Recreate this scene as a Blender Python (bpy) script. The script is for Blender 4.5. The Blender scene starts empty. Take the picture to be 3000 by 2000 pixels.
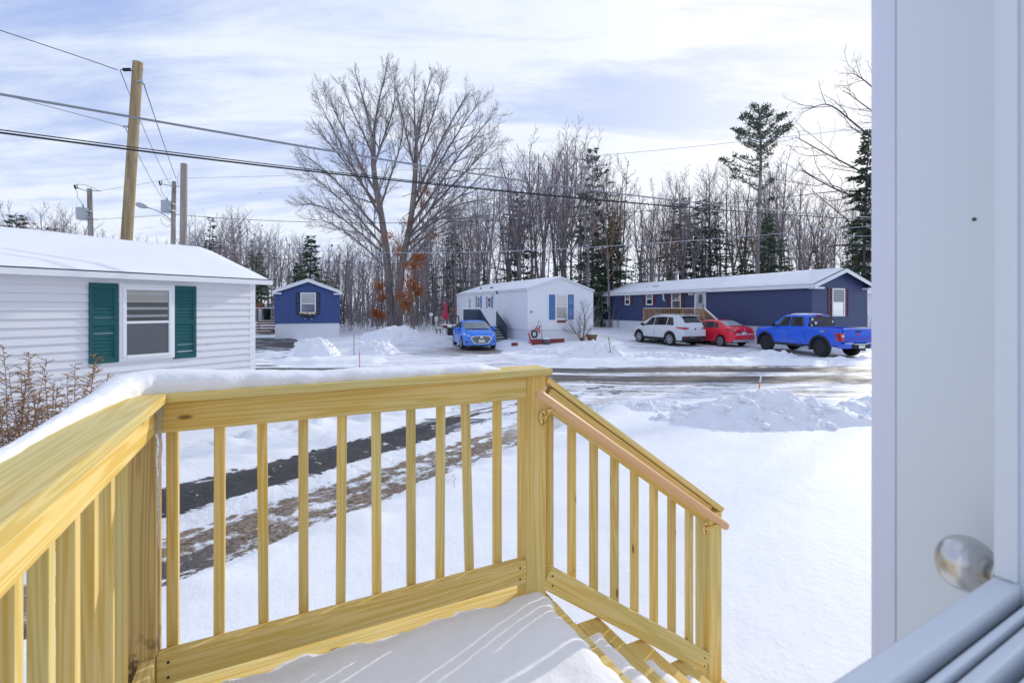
import bpy, bmesh, math, random
import numpy as np
from mathutils import Vector, Matrix
R = math.radians
SC = bpy.context.scene
COL = SC.collection
FPX, HE, HZ = 1417.0, 2.05, 900.0          # focal length in photo pixels, eye height, horizon row

# ------------------------------------------------------------------ camera
cam_d = bpy.data.cameras.new('camera')
cam = bpy.data.objects.new('camera', cam_d); COL.objects.link(cam)
cam.location = (0, 0, HE); cam.rotation_euler = (R(90), 0, 0)
cam_d.sensor_width = 36.0; cam_d.lens = 36.0 * FPX / 3000.0
cam_d.shift_y = -(1000.0 - HZ) / 3000.0
cam_d.clip_start = 0.02; cam_d.clip_end = 2000
cam_d.dof.use_dof = True; cam_d.dof.focus_distance = 14.0; cam_d.dof.aperture_fstop = 7.1
SC.camera = cam

# ------------------------------------------------------------------ light, sky, exposure
SUN_AZ, SUN_EL = 42.0, 23.0                 # azimuth to the right of the view direction
sd = Vector((math.sin(R(SUN_AZ)) * math.cos(R(SUN_EL)), math.cos(R(SUN_AZ)) * math.cos(R(SUN_EL)), math.sin(R(SUN_EL))))
sun_d = bpy.data.lights.new('sun', 'SUN'); sun_d.energy = 2.0; sun_d.angle = R(0.5); sun_d.color = (1.0, 0.96, 0.86)
sun = bpy.data.objects.new('sun', sun_d); COL.objects.link(sun)
sun.rotation_euler = (-sd).to_track_quat('-Z', 'Y').to_euler(); sun.location = (20, 20, 30)
W = bpy.data.worlds.new('World'); SC.world = W; W.use_nodes = True
nt = W.node_tree; nt.nodes.clear()
def wn(t, **k):
    n = nt.nodes.new(t)
    for a, b in k.items(): setattr(n, a, b)
    return n
def wl(a, b): nt.links.new(a, b)
def wmath(op, a, b=None, clamp=False):
    n = wn('ShaderNodeMath', operation=op); n.use_clamp = clamp
    for i, v in enumerate((a, b)):
        if v is None: continue
        if isinstance(v, (int, float)): n.inputs[i].default_value = v
        else: wl(v, n.inputs[i])
    return n.outputs[0]
def wmix(f, a, b):
    n = wn('ShaderNodeMix', data_type='RGBA')
    for s, v in ((n.inputs[0], f), (n.inputs[6], a), (n.inputs[7], b)):
        if isinstance(v, (int, float, tuple)): s.default_value = v
        else: wl(v, s)
    return n.outputs[2]
sky = wn('ShaderNodeTexSky', sky_type='NISHITA'); sky.sun_disc = False
sky.sun_elevation = R(SUN_EL); sky.sun_rotation = R(SUN_AZ); sky.air_density = 1.0; sky.dust_density = 0.6; sky.ozone_density = 3.0
tc = wn('ShaderNodeTexCoord')
nrm = wn('ShaderNodeVectorMath', operation='NORMALIZE'); wl(tc.outputs['Generated'], nrm.inputs[0])
sep = wn('ShaderNodeSeparateXYZ'); wl(nrm.outputs[0], sep.inputs[0])
zc = wmath('MAXIMUM', sep.outputs[2], 0.0)
den = wmath('ADD', zc, 0.16)
cmb = wn('ShaderNodeCombineXYZ'); wl(wmath('DIVIDE', sep.outputs[0], den), cmb.inputs[0]); wl(wmath('DIVIDE', sep.outputs[1], den), cmb.inputs[1])
def cloud(scale, rot, sx, sy, detail, rough, dist, off):
    mp = wn('ShaderNodeMapping'); mp.inputs['Rotation'].default_value = (0, 0, R(rot)); mp.inputs['Scale'].default_value = (sx, sy, 1); mp.inputs['Location'].default_value = (off, off * .7, 0)
    wl(cmb.outputs[0], mp.inputs[0])
    n = wn('ShaderNodeTexNoise'); n.inputs['Scale'].default_value = scale; n.inputs['Detail'].default_value = detail
    n.inputs['Roughness'].default_value = rough; n.inputs['Distortion'].default_value = dist
    wl(mp.outputs[0], n.inputs['Vector']); return n.outputs[0]
c1 = cloud(0.75, 20, 1.0, 1.6, 6, .55, .7, 3.1)       # broad veils
c2 = cloud(1.4, -42, 0.6, 2.5, 8, .6, 1.0, 1.7)      # streaked cirrus
c3 = cloud(4.0, -38, 0.6, 1.9, 7, .68, .8, 5.0)        # fine wisps
cc = wmath('ADD', wmath('MULTIPLY', c1, 0.85), wmath('ADD', wmath('MULTIPLY', c2, 0.75), wmath('MULTIPLY', c3, 0.30)))
mr = wn('ShaderNodeMapRange', interpolation_type='SMOOTHSTEP'); wl(cc, mr.inputs[0])
mr.inputs[1].default_value = 0.70; mr.inputs[2].default_value = 1.24; mr.inputs[3].default_value = 0.10; mr.inputs[4].default_value = 0.99
dt = wn('ShaderNodeVectorMath', operation='DOT_PRODUCT'); wl(nrm.outputs[0], dt.inputs[0]); dt.inputs[1].default_value = sd
dp = wmath('MAXIMUM', dt.outputs['Value'], 0.0)
hor = wmath('POWER', wmath('SUBTRACT', 1.0, zc), 5.0)
glow = wmath('POWER', dp, 4.5)
cov = wmath('ADD', mr.outputs[0], wmath('ADD', wmath('MULTIPLY', hor, 0.85), wmath('MULTIPLY', glow, 0.55)), True)
hs = wn('ShaderNodeHueSaturation'); hs.inputs['Hue'].default_value = 0.53; hs.inputs['Saturation'].default_value = 1.0; wl(sky.outputs[0], hs.inputs['Color'])
skyb = wmix(0.75, hs.outputs[0], (3.9, 5.7, 10.6, 1))
white = wmix(wmath('POWER', dp, 9.0), (9.0, 9.75, 11.1, 1), (11.9, 11.8, 11.8, 1))
bgc = wmix(cov, skyb, white)
bg = wn('ShaderNodeBackground'); bg.inputs['Strength'].default_value = 0.088; wl(bgc, bg.inputs['Color'])
wo = wn('ShaderNodeOutputWorld'); wl(bg.outputs[0], wo.inputs[0])
SC.view_settings.view_transform = 'Standard'; SC.view_settings.look = 'None'
SC.view_settings.exposure = 0.12; SC.view_settings.gamma = 1.0
try:
    SC.cycles.max_bounces = 8; SC.cycles.diffuse_bounces = 6; SC.cycles.glossy_bounces = 3; SC.cycles.transmission_bounces = 4; SC.cycles.transparent_max_bounces = 6
except Exception: pass

# ------------------------------------------------------------------ helpers
def P(u, v, Y): return Vector(((u - 1500.0) / FPX * Y, Y, HE - (v - HZ) / FPX * Y))
def PX(u, Y): return (u - 1500.0) / FPX * Y
def PZ(v, Y): return HE - (v - HZ) / FPX * Y

class MB:
    """collects faces and links them as one mesh object"""
    def __init__(s): s.v = []; s.f = []; s.n = 0
    def add(s, vs, fs):
        o = s.n; s.v.extend([tuple(map(float, p)) for p in vs]); s.n += len(vs)
        s.f.extend([tuple(i + o for i in f) for f in fs]); return s
    def quad(s, a, b, c, d): return s.add([a, b, c, d], [(0, 1, 2, 3)])
    def box(s, x0, x1, y0, y1, z0, z1, ch=0.0):
        if ch <= 0:
            vs = [(x, y, z) for z in (z0, z1) for y in (y0, y1) for x in (x0, x1)]
            return s.add(vs, [(0, 2, 3, 1), (4, 5, 7, 6), (0, 1, 5, 4), (2, 6, 7, 3), (0, 4, 6, 2), (1, 3, 7, 5)])
        c = min(ch, (x1 - x0) * .45, (y1 - y0) * .45, (z1 - z0) * .45)
        bm = bmesh.new(); bmesh.ops.create_cube(bm, size=1)
        bmesh.ops.scale(bm, vec=(x1 - x0, y1 - y0, z1 - z0), verts=bm.verts)
        bmesh.ops.translate(bm, vec=((x0 + x1) / 2, (y0 + y1) / 2, (z0 + z1) / 2), verts=bm.verts)
        bmesh.ops.bevel(bm, geom=bm.edges[:], offset=c, segments=2, profile=.6, affect='EDGES')
        bm.verts.index_update()
        s.add([v.co[:] for v in bm.verts], [[v.index for v in f.verts] for f in bm.faces]); bm.free(); return s
    def tube(s, pts, rad, n=6, cap=True):
        pts = [Vector(p) for p in pts]; m = len(pts)
        if not hasattr(rad, '__len__'): rad = [rad] * m
        vs = []; fs = []; ref = None
        for i in range(m):
            t = (pts[min(i + 1, m - 1)] - pts[max(i - 1, 0)])
            t = t.normalized() if t.length > 1e-9 else Vector((0, 0, 1))
            if ref is None:
                ref = Vector((0, 0, 1)) if abs(t.z) < .9 else Vector((1, 0, 0))
            a = t.cross(ref)
            if a.length < 1e-6: a = t.cross(Vector((0, 1, 0)))
            a.normalize(); b = t.cross(a); ref = b.cross(t) if False else ref
            for k in range(n):
                an = 2 * math.pi * k / n
                vs.append(pts[i] + (a * math.cos(an) + b * math.sin(an)) * rad[i])
        for i in range(m - 1):
            for k in range(n):
                k2 = (k + 1) % n
                fs.append((i * n + k, i * n + k2, (i + 1) * n + k2, (i + 1) * n + k))
        if cap and n > 2:
            fs.append(tuple(range(n - 1, -1, -1))); fs.append(tuple((m - 1) * n + k for k in range(n)))
        return s.add(vs, fs)
    def lathe(s, prof, n=20, axis='z', org=(0, 0, 0)):
        vs = []; fs = []; m = len(prof); o = Vector(org)
        for r, h in prof:
            for k in range(n):
                a = 2 * math.pi * k / n; c, d = r * math.cos(a), r * math.sin(a)
                p = {'z': (c, d, h), 'y': (c, h, d), 'x': (h, c, d)}[axis]
                vs.append(o + Vector(p))
        for i in range(m - 1):
            for k in range(n):
                k2 = (k + 1) % n; fs.append((i * n + k, i * n + k2, (i + 1) * n + k2, (i + 1) * n + k))
        fs.append(tuple(range(n))); fs.append(tuple((m - 1) * n + k for k in range(n)))
        return s.add(vs, fs)
    def prism(s, poly, t0, t1, axis='y'):
        """extrude a 2-D polygon (x,z) along y, (y,z) along x, or (x,y) along z"""
        n = len(poly)
        def p3(p, t): return {'y': (p[0], t, p[1]), 'x': (t, p[0], p[1]), 'z': (p[0], p[1], t)}[axis]
        vs = [p3(p, t0) for p in poly] + [p3(p, t1) for p in poly]
        fs = [tuple(range(n)), tuple(range(2 * n - 1, n - 1, -1))] + [(i, i + n, (i + 1) % n + n, (i + 1) % n) for i in range(n)]
        return s.add(vs, fs)
    def grid(s, pts):
        r = len(pts); c = len(pts[0]); vs = [p for row in pts for p in row]
        return s.add(vs, [(i * c + j, i * c + j + 1, (i + 1) * c + j + 1, (i + 1) * c + j) for i in range(r - 1) for j in range(c - 1)])
    def xf(s, M):
        s.v = [tuple(M @ Vector(p)) for p in s.v]; return s
    def build(s, name, m, parent=None, smooth=False, fixn=True, label=None):
        me = bpy.data.meshes.new(name); me.from_pydata(s.v, [], s.f); me.update()
        if fixn:
            bm = bmesh.new(); bm.from_mesh(me); bmesh.ops.recalc_face_normals(bm, faces=bm.faces); bm.to_mesh(me); bm.free()
        if smooth: me.polygons.foreach_set('use_smooth', [True] * len(me.polygons))
        me.materials.append(m)
        o = bpy.data.objects.new(name, me); COL.objects.link(o)
        if parent is not None: o.parent = parent
        if label: o['label'] = label
        return o

def tag(o, label, cat, group=None):
    o['label'] = label; o['category'] = cat
    if group: o['group'] = group
    return o
def thing(name, label, cat, loc=(0, 0, 0), rz=0.0, group=None):
    o = bpy.data.objects.new(name, None); COL.objects.link(o); o.empty_display_size = .2
    o.location = loc; o.rotation_euler = (0, 0, rz); return tag(o, label, cat, group)
def struct(o): o['kind'] = 'structure'; return o
def stuff(o): o['kind'] = 'stuff'; return o
def copy_tree(o, parent=None):
    c = o.copy(); COL.objects.link(c)
    if parent is not None: c.parent = parent
    for ch in o.children: copy_tree(ch, c)
    return c
def text_obj(body, size, name, m, parent, loc, rot, extr=0.004, align='CENTER', spacing=1.0, shear=0.0):
    cu = bpy.data.curves.new(name, 'FONT'); cu.body = body; cu.size = size; cu.extrude = extr; cu.align_x = align; cu.align_y = 'CENTER'
    cu.space_character = spacing; cu.shear = shear
    t = bpy.data.objects.new(name + '_curve', cu); COL.objects.link(t)
    dg = bpy.context.evaluated_depsgraph_get(); me = bpy.data.meshes.new_from_object(t.evaluated_get(dg))
    bpy.data.objects.remove(t); me.name = name; me.materials.clear(); me.materials.append(m)
    o = bpy.data.objects.new(name, me); COL.objects.link(o); o.location = loc; o.rotation_euler = rot
    if parent is not None: o.parent = parent
    return o

# numpy value noise
_rng = np.random.RandomState(7); _T = _rng.rand(256, 256)
def vnoise(x, y):
    xi = np.floor(x).astype(int); yi = np.floor(y).astype(int); fx = x - xi; fy = y - yi
    fx = fx * fx * (3 - 2 * fx); fy = fy * fy * (3 - 2 * fy)
    a = _T[xi % 256, yi % 256]; b = _T[(xi + 1) % 256, yi % 256]; c = _T[xi % 256, (yi + 1) % 256]; d = _T[(xi + 1) % 256, (yi + 1) % 256]
    return (a * (1 - fx) + b * fx) * (1 - fy) + (c * (1 - fx) + d * fx) * fy
def fbm(x, y, o=4):
    s = 0; a = .5; t = 0
    for i in range(o): s = s + a * vnoise(x + 17.3 * i, y + 9.1 * i); t += a; a *= .5; x = x * 2.03; y = y * 2.03
    return s / t
def sst(a, b, x):
    t = np.clip((x - a) / (b - a), 0, 1); return t * t * (3 - 2 * t)

# ------------------------------------------------------------------ materials
class MN:
    """a small node-material writer"""
    def __init__(s, name):
        s.m = bpy.data.materials.new(name); s.m.use_nodes = True; s.nt = s.m.node_tree
        s.b = s.nt.nodes['Principled BSDF']
    def n(s, t, **k):
        n = s.nt.nodes.new(t)
        for a, b in k.items(): setattr(n, a, b)
        return n
    def l(s, a, b): s.nt.links.new(a, b)
    def put(s, sock, v):
        if isinstance(v, (int, float, tuple)): sock.default_value = v
        else: s.l(v, sock)
    def math(s, op, a, b=0.0, clamp=False):
        n = s.n('ShaderNodeMath', operation=op); n.use_clamp = clamp; s.put(n.inputs[0], a); s.put(n.inputs[1], b); return n.outputs[0]
    def mix(s, f, a, b):
        n = s.n('ShaderNodeMix', data_type='RGBA'); s.put(n.inputs[0], f); s.put(n.inputs[6], a); s.put(n.inputs[7], b); return n.outputs[2]
    def coord(s, kind='Object', scale=(1, 1, 1), rot=(0, 0, 0), rand=False):
        c = s.n('ShaderNodeTexCoord'); out = c.outputs[kind]
        if rand:
            oi = s.n('ShaderNodeObjectInfo'); mu = s.n('ShaderNodeMath', operation='MULTIPLY'); s.l(oi.outputs['Random'], mu.inputs[0]); mu.inputs[1].default_value = 37.0
            ad = s.n('ShaderNodeVectorMath', operation='ADD'); s.l(out, ad.inputs[0]); s.l(mu.outputs[0], ad.inputs[1]); out = ad.outputs[0]
        mp = s.n('ShaderNodeMapping'); mp.inputs['Scale'].default_value = scale; mp.inputs['Rotation'].default_value = rot; s.l(out, mp.inputs[0]); return mp.outputs[0]
    def noise(s, vec, scale, detail=4, rough=.55, dist=0.0):
        n = s.n('ShaderNodeTexNoise'); n.inputs['Scale'].default_value = scale; n.inputs['Detail'].default_value = detail
        n.inputs['Roughness'].default_value = rough; n.inputs['Distortion'].default_value = dist; s.l(vec, n.inputs['Vector']); return n.outputs[0]
    def ramp(s, v, a, b, lo=0.0, hi=1.0):
        n = s.n('ShaderNodeMapRange', interpolation_type='SMOOTHSTEP'); s.put(n.inputs[0], v)
        for i, q in ((1, a), (2, b), (3, lo), (4, hi)): n.inputs[i].default_value = q
        return n.outputs[0]
    def bump(s, h, strength=.3, dist=.01):
        n = s.n('ShaderNodeBump'); n.inputs['Strength'].default_value = strength; n.inputs['Distance'].default_value = dist; s.l(h, n.inputs['Height']); s.l(n.outputs[0], s.b.inputs['Normal'])
    def set(s, **k):
        for a, v in k.items():
            s.put(s.b.inputs[{'color': 'Base Color', 'rough': 'Roughness', 'metal': 'Metallic', 'spec': 'Specular IOR Level', 'coat': 'Coat Weight', 'coatr': 'Coat Roughness', 'trans': 'Transmission Weight', 'ior': 'IOR', 'sss': 'Subsurface Weight'}[a]], v)
        return s.m
def c4(c): return (c[0], c[1], c[2], 1.0)
def plain(name, col, rough=.55, metal=0.0, var=.12, scale=6.0, bump=0.0, coat=0.0, spec=.5):
    m = MN(name); v = m.coord('Object'); nz = m.noise(v, scale, 5, .6)
    d = tuple(max(0, c * (1 - var)) for c in col); h = tuple(min(1, c * (1 + var)) for c in col)
    m.set(color=m.mix(nz, c4(d), c4(h)), rough=rough, metal=metal, coat=coat, spec=spec)
    if bump: m.bump(nz, bump, .01)
    return m.m
def snow_mat(name, bump=.5, fine=1.0, tint=(.86, .87, .90)):
    m = MN(name); v = m.coord('Object'); a = m.noise(v, 2.2, 6, .6); b = m.noise(v, 38 * fine, 5, .7); c = m.noise(v, 9, 6, .65)
    col = m.mix(m.ramp(a, .3, .7), c4(tuple(t * .965 for t in tint)), c4(tint))
    h = m.math('ADD', m.math('MULTIPLY', a, .6), m.math('ADD', m.math('MULTIPLY', b, .10), m.math('MULTIPLY', c, .45)))
    m.set(color=col, rough=.62, spec=.25); m.bump(h, bump, .05); return m.m
def wood_mat(name, light, mid, dark, green=.35, knots=True, rough=.62):
    """sawn softwood; the grain runs along the board's local X"""
    m = MN(name); v = m.coord('Object', (1, 1, 1), rand=True)
    def sc(s3):
        mp = m.n('ShaderNodeMapping'); mp.inputs['Scale'].default_value = s3; m.l(v, mp.inputs[0]); return mp.outputs[0]
    warp = m.noise(sc((.5, 17, 17)), 1.0, 2, .45, .2)
    rings = m.math('SINE', m.math('MULTIPLY', warp, 80.0))
    fib = m.noise(sc((2.2, 260, 260)), 1.0, 3, .65)
    broad = m.noise(sc((.9, 6, 6)), 1.7, 3, .5)
    f = m.ramp(m.math('ADD', m.math('MULTIPLY', rings, .34), m.math('MULTIPLY', fib, .95)), .12, .80)
    col = m.mix(f, c4(mid), c4(light))
    tint = m.ramp(m.noise(sc((.7, 3.2, 3.2)), 2.1, 2, .5), .40, .66, 0.0, green)
    col = m.mix(tint, col, (.52, .54, .26, 1))
    col = m.mix(m.ramp(broad, .52, .78, 0, .30), col, c4(tuple(a * .82 for a in mid)))
    if knots:
        vo = m.n('ShaderNodeTexVoronoi'); vo.inputs['Scale'].default_value = 1.0; vo.inputs['Randomness'].default_value = 1.0; m.l(sc((3.4, 9.5, 9.5)), vo.inputs['Vector'])
        kd = m.ramp(vo.outputs['Distance'], .045, .10, .85, 0.0)
        halo = m.ramp(vo.outputs['Distance'], .08, .26, .40, 0.0)
        col = m.mix(halo, col, c4(mid)); col = m.mix(kd, col, c4(dark))
    oi = m.n('ShaderNodeObjectInfo'); hsv = m.n('ShaderNodeHueSaturation'); m.l(col, hsv.inputs['Color'])
    m.put(hsv.inputs['Value'], m.math('ADD', m.math('MULTIPLY', oi.outputs['Random'], .22), .89)); hsv.inputs['Saturation'].default_value = 1.0
    m.set(color=hsv.outputs[0], rough=rough, spec=.3)
    m.bump(m.math('ADD', m.math('MULTIPLY', rings, .35), fib), .25, .0012); return m.m

M = {}
M['snow'] = snow_mat('fresh_snow', .45)
M['snow_rough'] = snow_mat('ploughed_snow', 1.0, .5)
M['snow_roof'] = snow_mat('roof_snow', .25, 1.0, (.86, .87, .90))
M['wood'] = wood_mat('treated_pine', (.80, .615, .25), (.69, .47, .115), (.20, .09, .03), .42)
M['wood_warm'] = wood_mat('treated_pine_warm', (.79, .59, .225), (.68, .455, .105), (.16, .07, .025), .25)
M['handrail'] = wood_mat('salmon_dowel', (.84, .52, .28), (.76, .44, .22), (.4, .2, .1), 0.0, False, .4)
M['brass'] = plain('brass', (.78, .58, .24), .22, 1.0, .05)
M['vinyl_white'] = plain('white_vinyl', (.74, .74, .77), .48, var=.04, scale=1.5)
M['vinyl_trailer'] = plain('white_trailer_vinyl', (.80, .82, .86), .5, var=.03, scale=1.2)
M['trim_white'] = plain('white_trim', (.80, .81, .83), .45, var=.03, scale=2)
M['trim_grey'] = plain('grey_trim', (.46, .48, .52), .5, var=.05)
M['vinyl_blue'] = plain('navy_vinyl', (.040, .080, .255), .5, var=.10, scale=2)
M['vinyl_blue2'] = plain('slate_navy_vinyl', (.045, .066, .165), .45, var=.10, scale=2)
M['skirt'] = plain('skirting_vinyl', (.74, .75, .79), .55, var=.05, scale=1.5)
M['shingle'] = plain('dark_shingle', (.055, .06, .075), .9, var=.3, scale=30, bump=.5)
M['green_shutter'] = plain('green_shutter', (.020, .105, .112), .7, var=.08, spec=.2)
M['blue_shutter'] = plain('blue_shutter', (.075, .18, .42), .5, var=.08)
M['red_shutter'] = plain('maroon_shutter', (.13, .018, .022), .5, var=.15)
M['black_shutter'] = plain('black_shutter', (.008, .009, .02), .5, var=.1)
M['curtain'] = plain('pale_curtain', (.52, .53, .52), .9, var=.12, scale=9)
M['blind'] = plain('cream_blind', (.62, .60, .55), .8, var=.06)
M['dark_room'] = plain('dark_interior', (.025, .028, .035), .9, var=.3)
M['screen'] = plain('window_screen', (.16, .175, .205), .8, var=.12, scale=4)
M['steel'] = plain('galvanised_steel', (.45, .48, .50), .4, .7, .1)
M['grey_paint'] = plain('grey_transformer_paint', (.42, .45, .48), .45, var=.06)
M['black'] = plain('black_plastic', (.014, .015, .018), .55, var=.2)
M['rubber'] = plain('tyre_rubber', (.018, .019, .021), .85, var=.3, scale=20)
M['alloy'] = plain('alloy_rim', (.60, .62, .66), .32, .6, .05)
M['dark_alloy'] = plain('dark_rim', (.05, .055, .065), .4, .5, .1)
M['chrome'] = plain('chrome', (.75, .77, .80), .15, 1.0, .03)
M['wire'] = plain('cable_black', (.018, .02, .028), .6, var=.1)
M['wire_grey'] = plain('cable_grey', (.24, .25, .28), .5, var=.1)
M['wire_pale'] = plain('cable_pale', (.48, .50, .55), .5, var=.1)
M['red_plastic'] = plain('red_fabric', (.55, .02, .07), .7, var=.15)
M['red_paint'] = plain('weathered_red_board', (.20, .035, .03), .7, var=.25)
M['green_bin'] = plain('green_bin_plastic', (.012, .035, .030), .6, var=.2)
M['grey_step'] = plain('weathered_grey_wood', (.13, .14, .13), .85, var=.3, scale=8)
M['slate_panel'] = plain('slate_painted_wood', (.050, .080, .115), .6, var=.2)
M['tan_deck'] = plain('tan_deck_wood', (.45, .25, .11), .7, var=.2, scale=4)
M['old_deck'] = plain('brown_deck_wood', (.20, .105, .055), .8, var=.3, scale=5)
M['yellow'] = plain('yellow_petals', (.80, .50, .03), .6, var=.2)
M['petal_white'] = plain('white_petals', (.80, .80, .80), .6, var=.05)
M['plate'] = plain('plate_white', (.72, .76, .70), .5, var=.05)
M['plate_green'] = plain('plate_green_ink', (.05, .25, .12), .5)
M['plate_red'] = plain('plate_red_ink', (.55, .05, .10), .5)
M['lamp_red'] = plain('red_lens', (.50, .012, .02), .15, var=.1, coat=1.0)
M['lamp_clear'] = plain('clear_lens', (.66, .68, .72), .12, .2, .05, coat=1.0)
M['lamp_white'] = plain('white_lens', (.75, .76, .78), .2, .1, .05)
M['door_white'] = plain('door_white_paint', (.68, .72, .76), .4, var=.02, scale=.7)
M['jamb'] = plain('jamb_white_vinyl', (.74, .79, .84), .4, var=.025, scale=.8)
M['casing'] = plain('casing_white', (.74, .76, .88), .45, var=.02)
M['nickel'] = plain('brushed_nickel', (.60, .59, .58), .27, 1.0, .08, 14)
M['gasket'] = plain('dark_glazing_bead', (.025, .035, .045), .3, var=.1)
M['orange'] = plain('orange_fibreglass', (.80, .13, .06), .5)
M['decal_white'] = plain('decal_white', (.7, .72, .75), .5); M['decal_red'] = plain('decal_red', (.55, .03, .10), .5)
M['ink'] = plain('black_ink', (.02, .02, .03), .6)
M['teal'] = plain('teal_glass', (.10, .42, .50), .2)

def glass_mat(name, col, rough=.06, spec=.6):
    m = MN(name); v = m.coord('Object'); nz = m.noise(v, 1.7, 3, .5)
    m.set(color=m.mix(nz, c4(tuple(c * .6 for c in col)), c4(col)), rough=rough, spec=spec, coat=.6, coatr=.03); return m.m
M['car_glass'] = glass_mat('car_glass', (.025, .035, .04))
M['frost_glass'] = glass_mat('frosted_windscreen', (.20, .26, .27), .35, .5)
M['snow_glass'] = glass_mat('snow_dusted_rear_glass', (.42, .46, .50), .5, .4)
M['black_glass'] = glass_mat('privacy_glass', (.006, .007, .009), .08, .4)
m = MN('window_pane'); tr = m.n('ShaderNodeBsdfTransparent'); gl = m.n('ShaderNodeBsdfGlossy'); gl.inputs['Roughness'].default_value = .03
fr = m.n('ShaderNodeFresnel'); fr.inputs['IOR'].default_value = 1.5; mxs = m.n('ShaderNodeMixShader')
m.l(m.math('ADD', m.math('MULTIPLY', fr.outputs[0], 1.3), .05, True), mxs.inputs[0]); m.l(tr.outputs[0], mxs.inputs[1]); m.l(gl.outputs[0], mxs.inputs[2])
m.l(mxs.outputs[0], m.nt.nodes['Material Output'].inputs['Surface']); M['pane'] = m.m
m = MN('ice'); m.set(color=(.92, .95, .98, 1), rough=.08, trans=.85, ior=1.31); nz = m.noise(m.coord('Object'), 40, 3); m.bump(nz, .5, .01); M['ice'] = m.m

def paint(name, col, rough=.28, salt=1.0):
    m = MN(name); v = m.coord('Object'); a = m.noise(v, 1.2, 5, .6); b = m.noise(v, 7, 6, .7)
    sp = m.n('ShaderNodeSeparateXYZ'); m.l(m.coord('Object'), sp.inputs[0])
    low = m.ramp(sp.outputs[2], .9, .25)                                # winter road salt builds up on the lower body
    dirt = m.math('MULTIPLY', m.ramp(m.math('ADD', m.math('MULTIPLY', a, .6), m.math('MULTIPLY', b, .5)), .35, .8), m.math('ADD', m.math('MULTIPLY', low, .30 * salt), .03 * salt))
    m.set(color=m.mix(dirt, c4(col), (.45, .45, .50, 1)), rough=m.math('ADD', m.math('MULTIPLY', dirt, .6), rough), coat=.4, coatr=.08, spec=.35); return m.m
M['paint_blue'] = paint('bright_blue_paint', (.006, .20, .85)); M['paint_blue2'] = paint('deep_blue_paint', (.003, .11, .74))
M['paint_red'] = paint('red_paint', (.82, .016, .045), salt=.4); M['paint_silver'] = paint('silver_white_paint', (.66, .68, .72), .3)

def bark(name, a, b, sc=6.0):
    m = MN(name); v = m.coord('Object', (1, 1, .25)); nz = m.noise(v, sc, 6, .65, .3)
    m.set(color=m.mix(m.ramp(nz, .3, .7), c4(a), c4(b)), rough=.9, spec=.2); m.bump(nz, .6, .03); return m.m
M['bark_grey'] = bark('grey_bark', (.12, .108, .112), (.30, .27, .275)); M['bark_oak'] = bark('oak_bark', (.13, .115, .11), (.30, .265, .245), 5)
M['bark_dark'] = bark('dark_bark', (.07, .06, .06), (.17, .145, .14)); M['twig'] = bark('bare_twigs', (.19, .17, .18), (.35, .31, .325), 2)
M['twig_brown'] = bark('brown_twigs', (.15, .09, .065), (.30, .20, .135), 4)
def leaf(name, a, b, sc=.9):
    m = MN(name); nz = m.noise(m.coord('Object'), sc, 4, .6); nz2 = m.noise(m.coord('Object'), 14, 2)
    m.set(color=m.mix(m.math('ADD', m.math('MULTIPLY', m.ramp(nz, .35, .65), .6), m.math('MULTIPLY', nz2, .4)), c4(a), c4(b)), rough=.75, spec=.2); return m.m
M['needles'] = leaf('evergreen_needles', (.030, .060, .040), (.10, .155, .085)); M['needles_pine'] = leaf('pine_needles', (.040, .070, .045), (.115, .155, .09))
M['needles_grey'] = leaf('grey_green_needles', (.055, .075, .062), (.14, .165, .125)); M['rust_leaf'] = leaf('rust_leaves', (.28, .085, .03), (.50, .19, .065), 1.5)
M['seed_tan'] = leaf('dry_seed_heads', (.34, .19, .085), (.62, .38, .17), 6); M['dry_grass'] = leaf('dry_grass', (.25, .18, .09), (.45, .35, .20), 3)
def pole_mat(name, a, b, sp):
    m = MN(name); v = m.coord('Object', (1, 1, .06)); nz = m.noise(v, 9, 6, .65); bl = m.noise(m.coord('Object', (1, 1, .4)), 2.2, 4, .6)
    col = m.mix(m.ramp(nz, .3, .7), c4(a), c4(b)); col = m.mix(m.ramp(bl, .52, .72, 0, .75), col, c4(sp)); m.set(color=col, rough=.85, spec=.2); m.bump(nz, .4, .01); return m.m
M['pole_new'] = pole_mat('treated_pole_wood', (.24, .175, .095), (.40, .315, .19), (.15, .095, .05)); M['pole_old'] = pole_mat('weathered_pole_wood', (.25, .22, .20), (.42, .37, .33), (.17, .14, .12))
# ------------------------------------------------------------------ ground, road, driveways
def nn(x, y): return .81 * x - .58 * y          # across / along the near driveway
def tt(x, y): return .58 * x + .81 * y
def base_z(x, y):
    z = -.09 * sst(9, 13, y) + .05 * sst(26, 33, y) + .30 * sst(33, 46, y)
    z = z + .27 * sst(24.2, 27.0, y) * sst(-1.6, -.2, x) * (1 - sst(5.5, 8.0, x))
    z = z + .12 * sst(28.5, 31, y) * sst(5, 9, x)
    z = z + .10 * (fbm(x * .22 + 3, y * .22, 3) - .5)
    return z
def m_near(x, y):
    n = nn(x, y) + .30 * (fbm(x * 1.6, y * 1.6, 4) - .5)
    t = tt(x, y)
    wide = .5 * sst(6.0, 8.5, t)
    return sst(-6.62 - wide, -6.45 - wide, n) * (1 - sst(-4.22, -4.05, n)) * sst(-6, -5, t) * (1 - sst(10.2, 11.2, t))
def m_road(x, y):
    w = .9 * (fbm(x * .45 + 9, y * .45, 4) - .5)
    return sst(10.8, 11.2, y + w * 2.0) * (1 - sst(18.0, 18.35, y + w * .8))
def m_drive(x, y):
    q = x + .40 * (y - 20) + .8 * (fbm(x * .8, y * .8, 3) - .5)
    return sst(-13.2, -12.6, q) * (1 - sst(-9.7, -9.2, q)) * sst(17.5, 18.2, y) * (1 - sst(33, 34, y))
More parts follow.
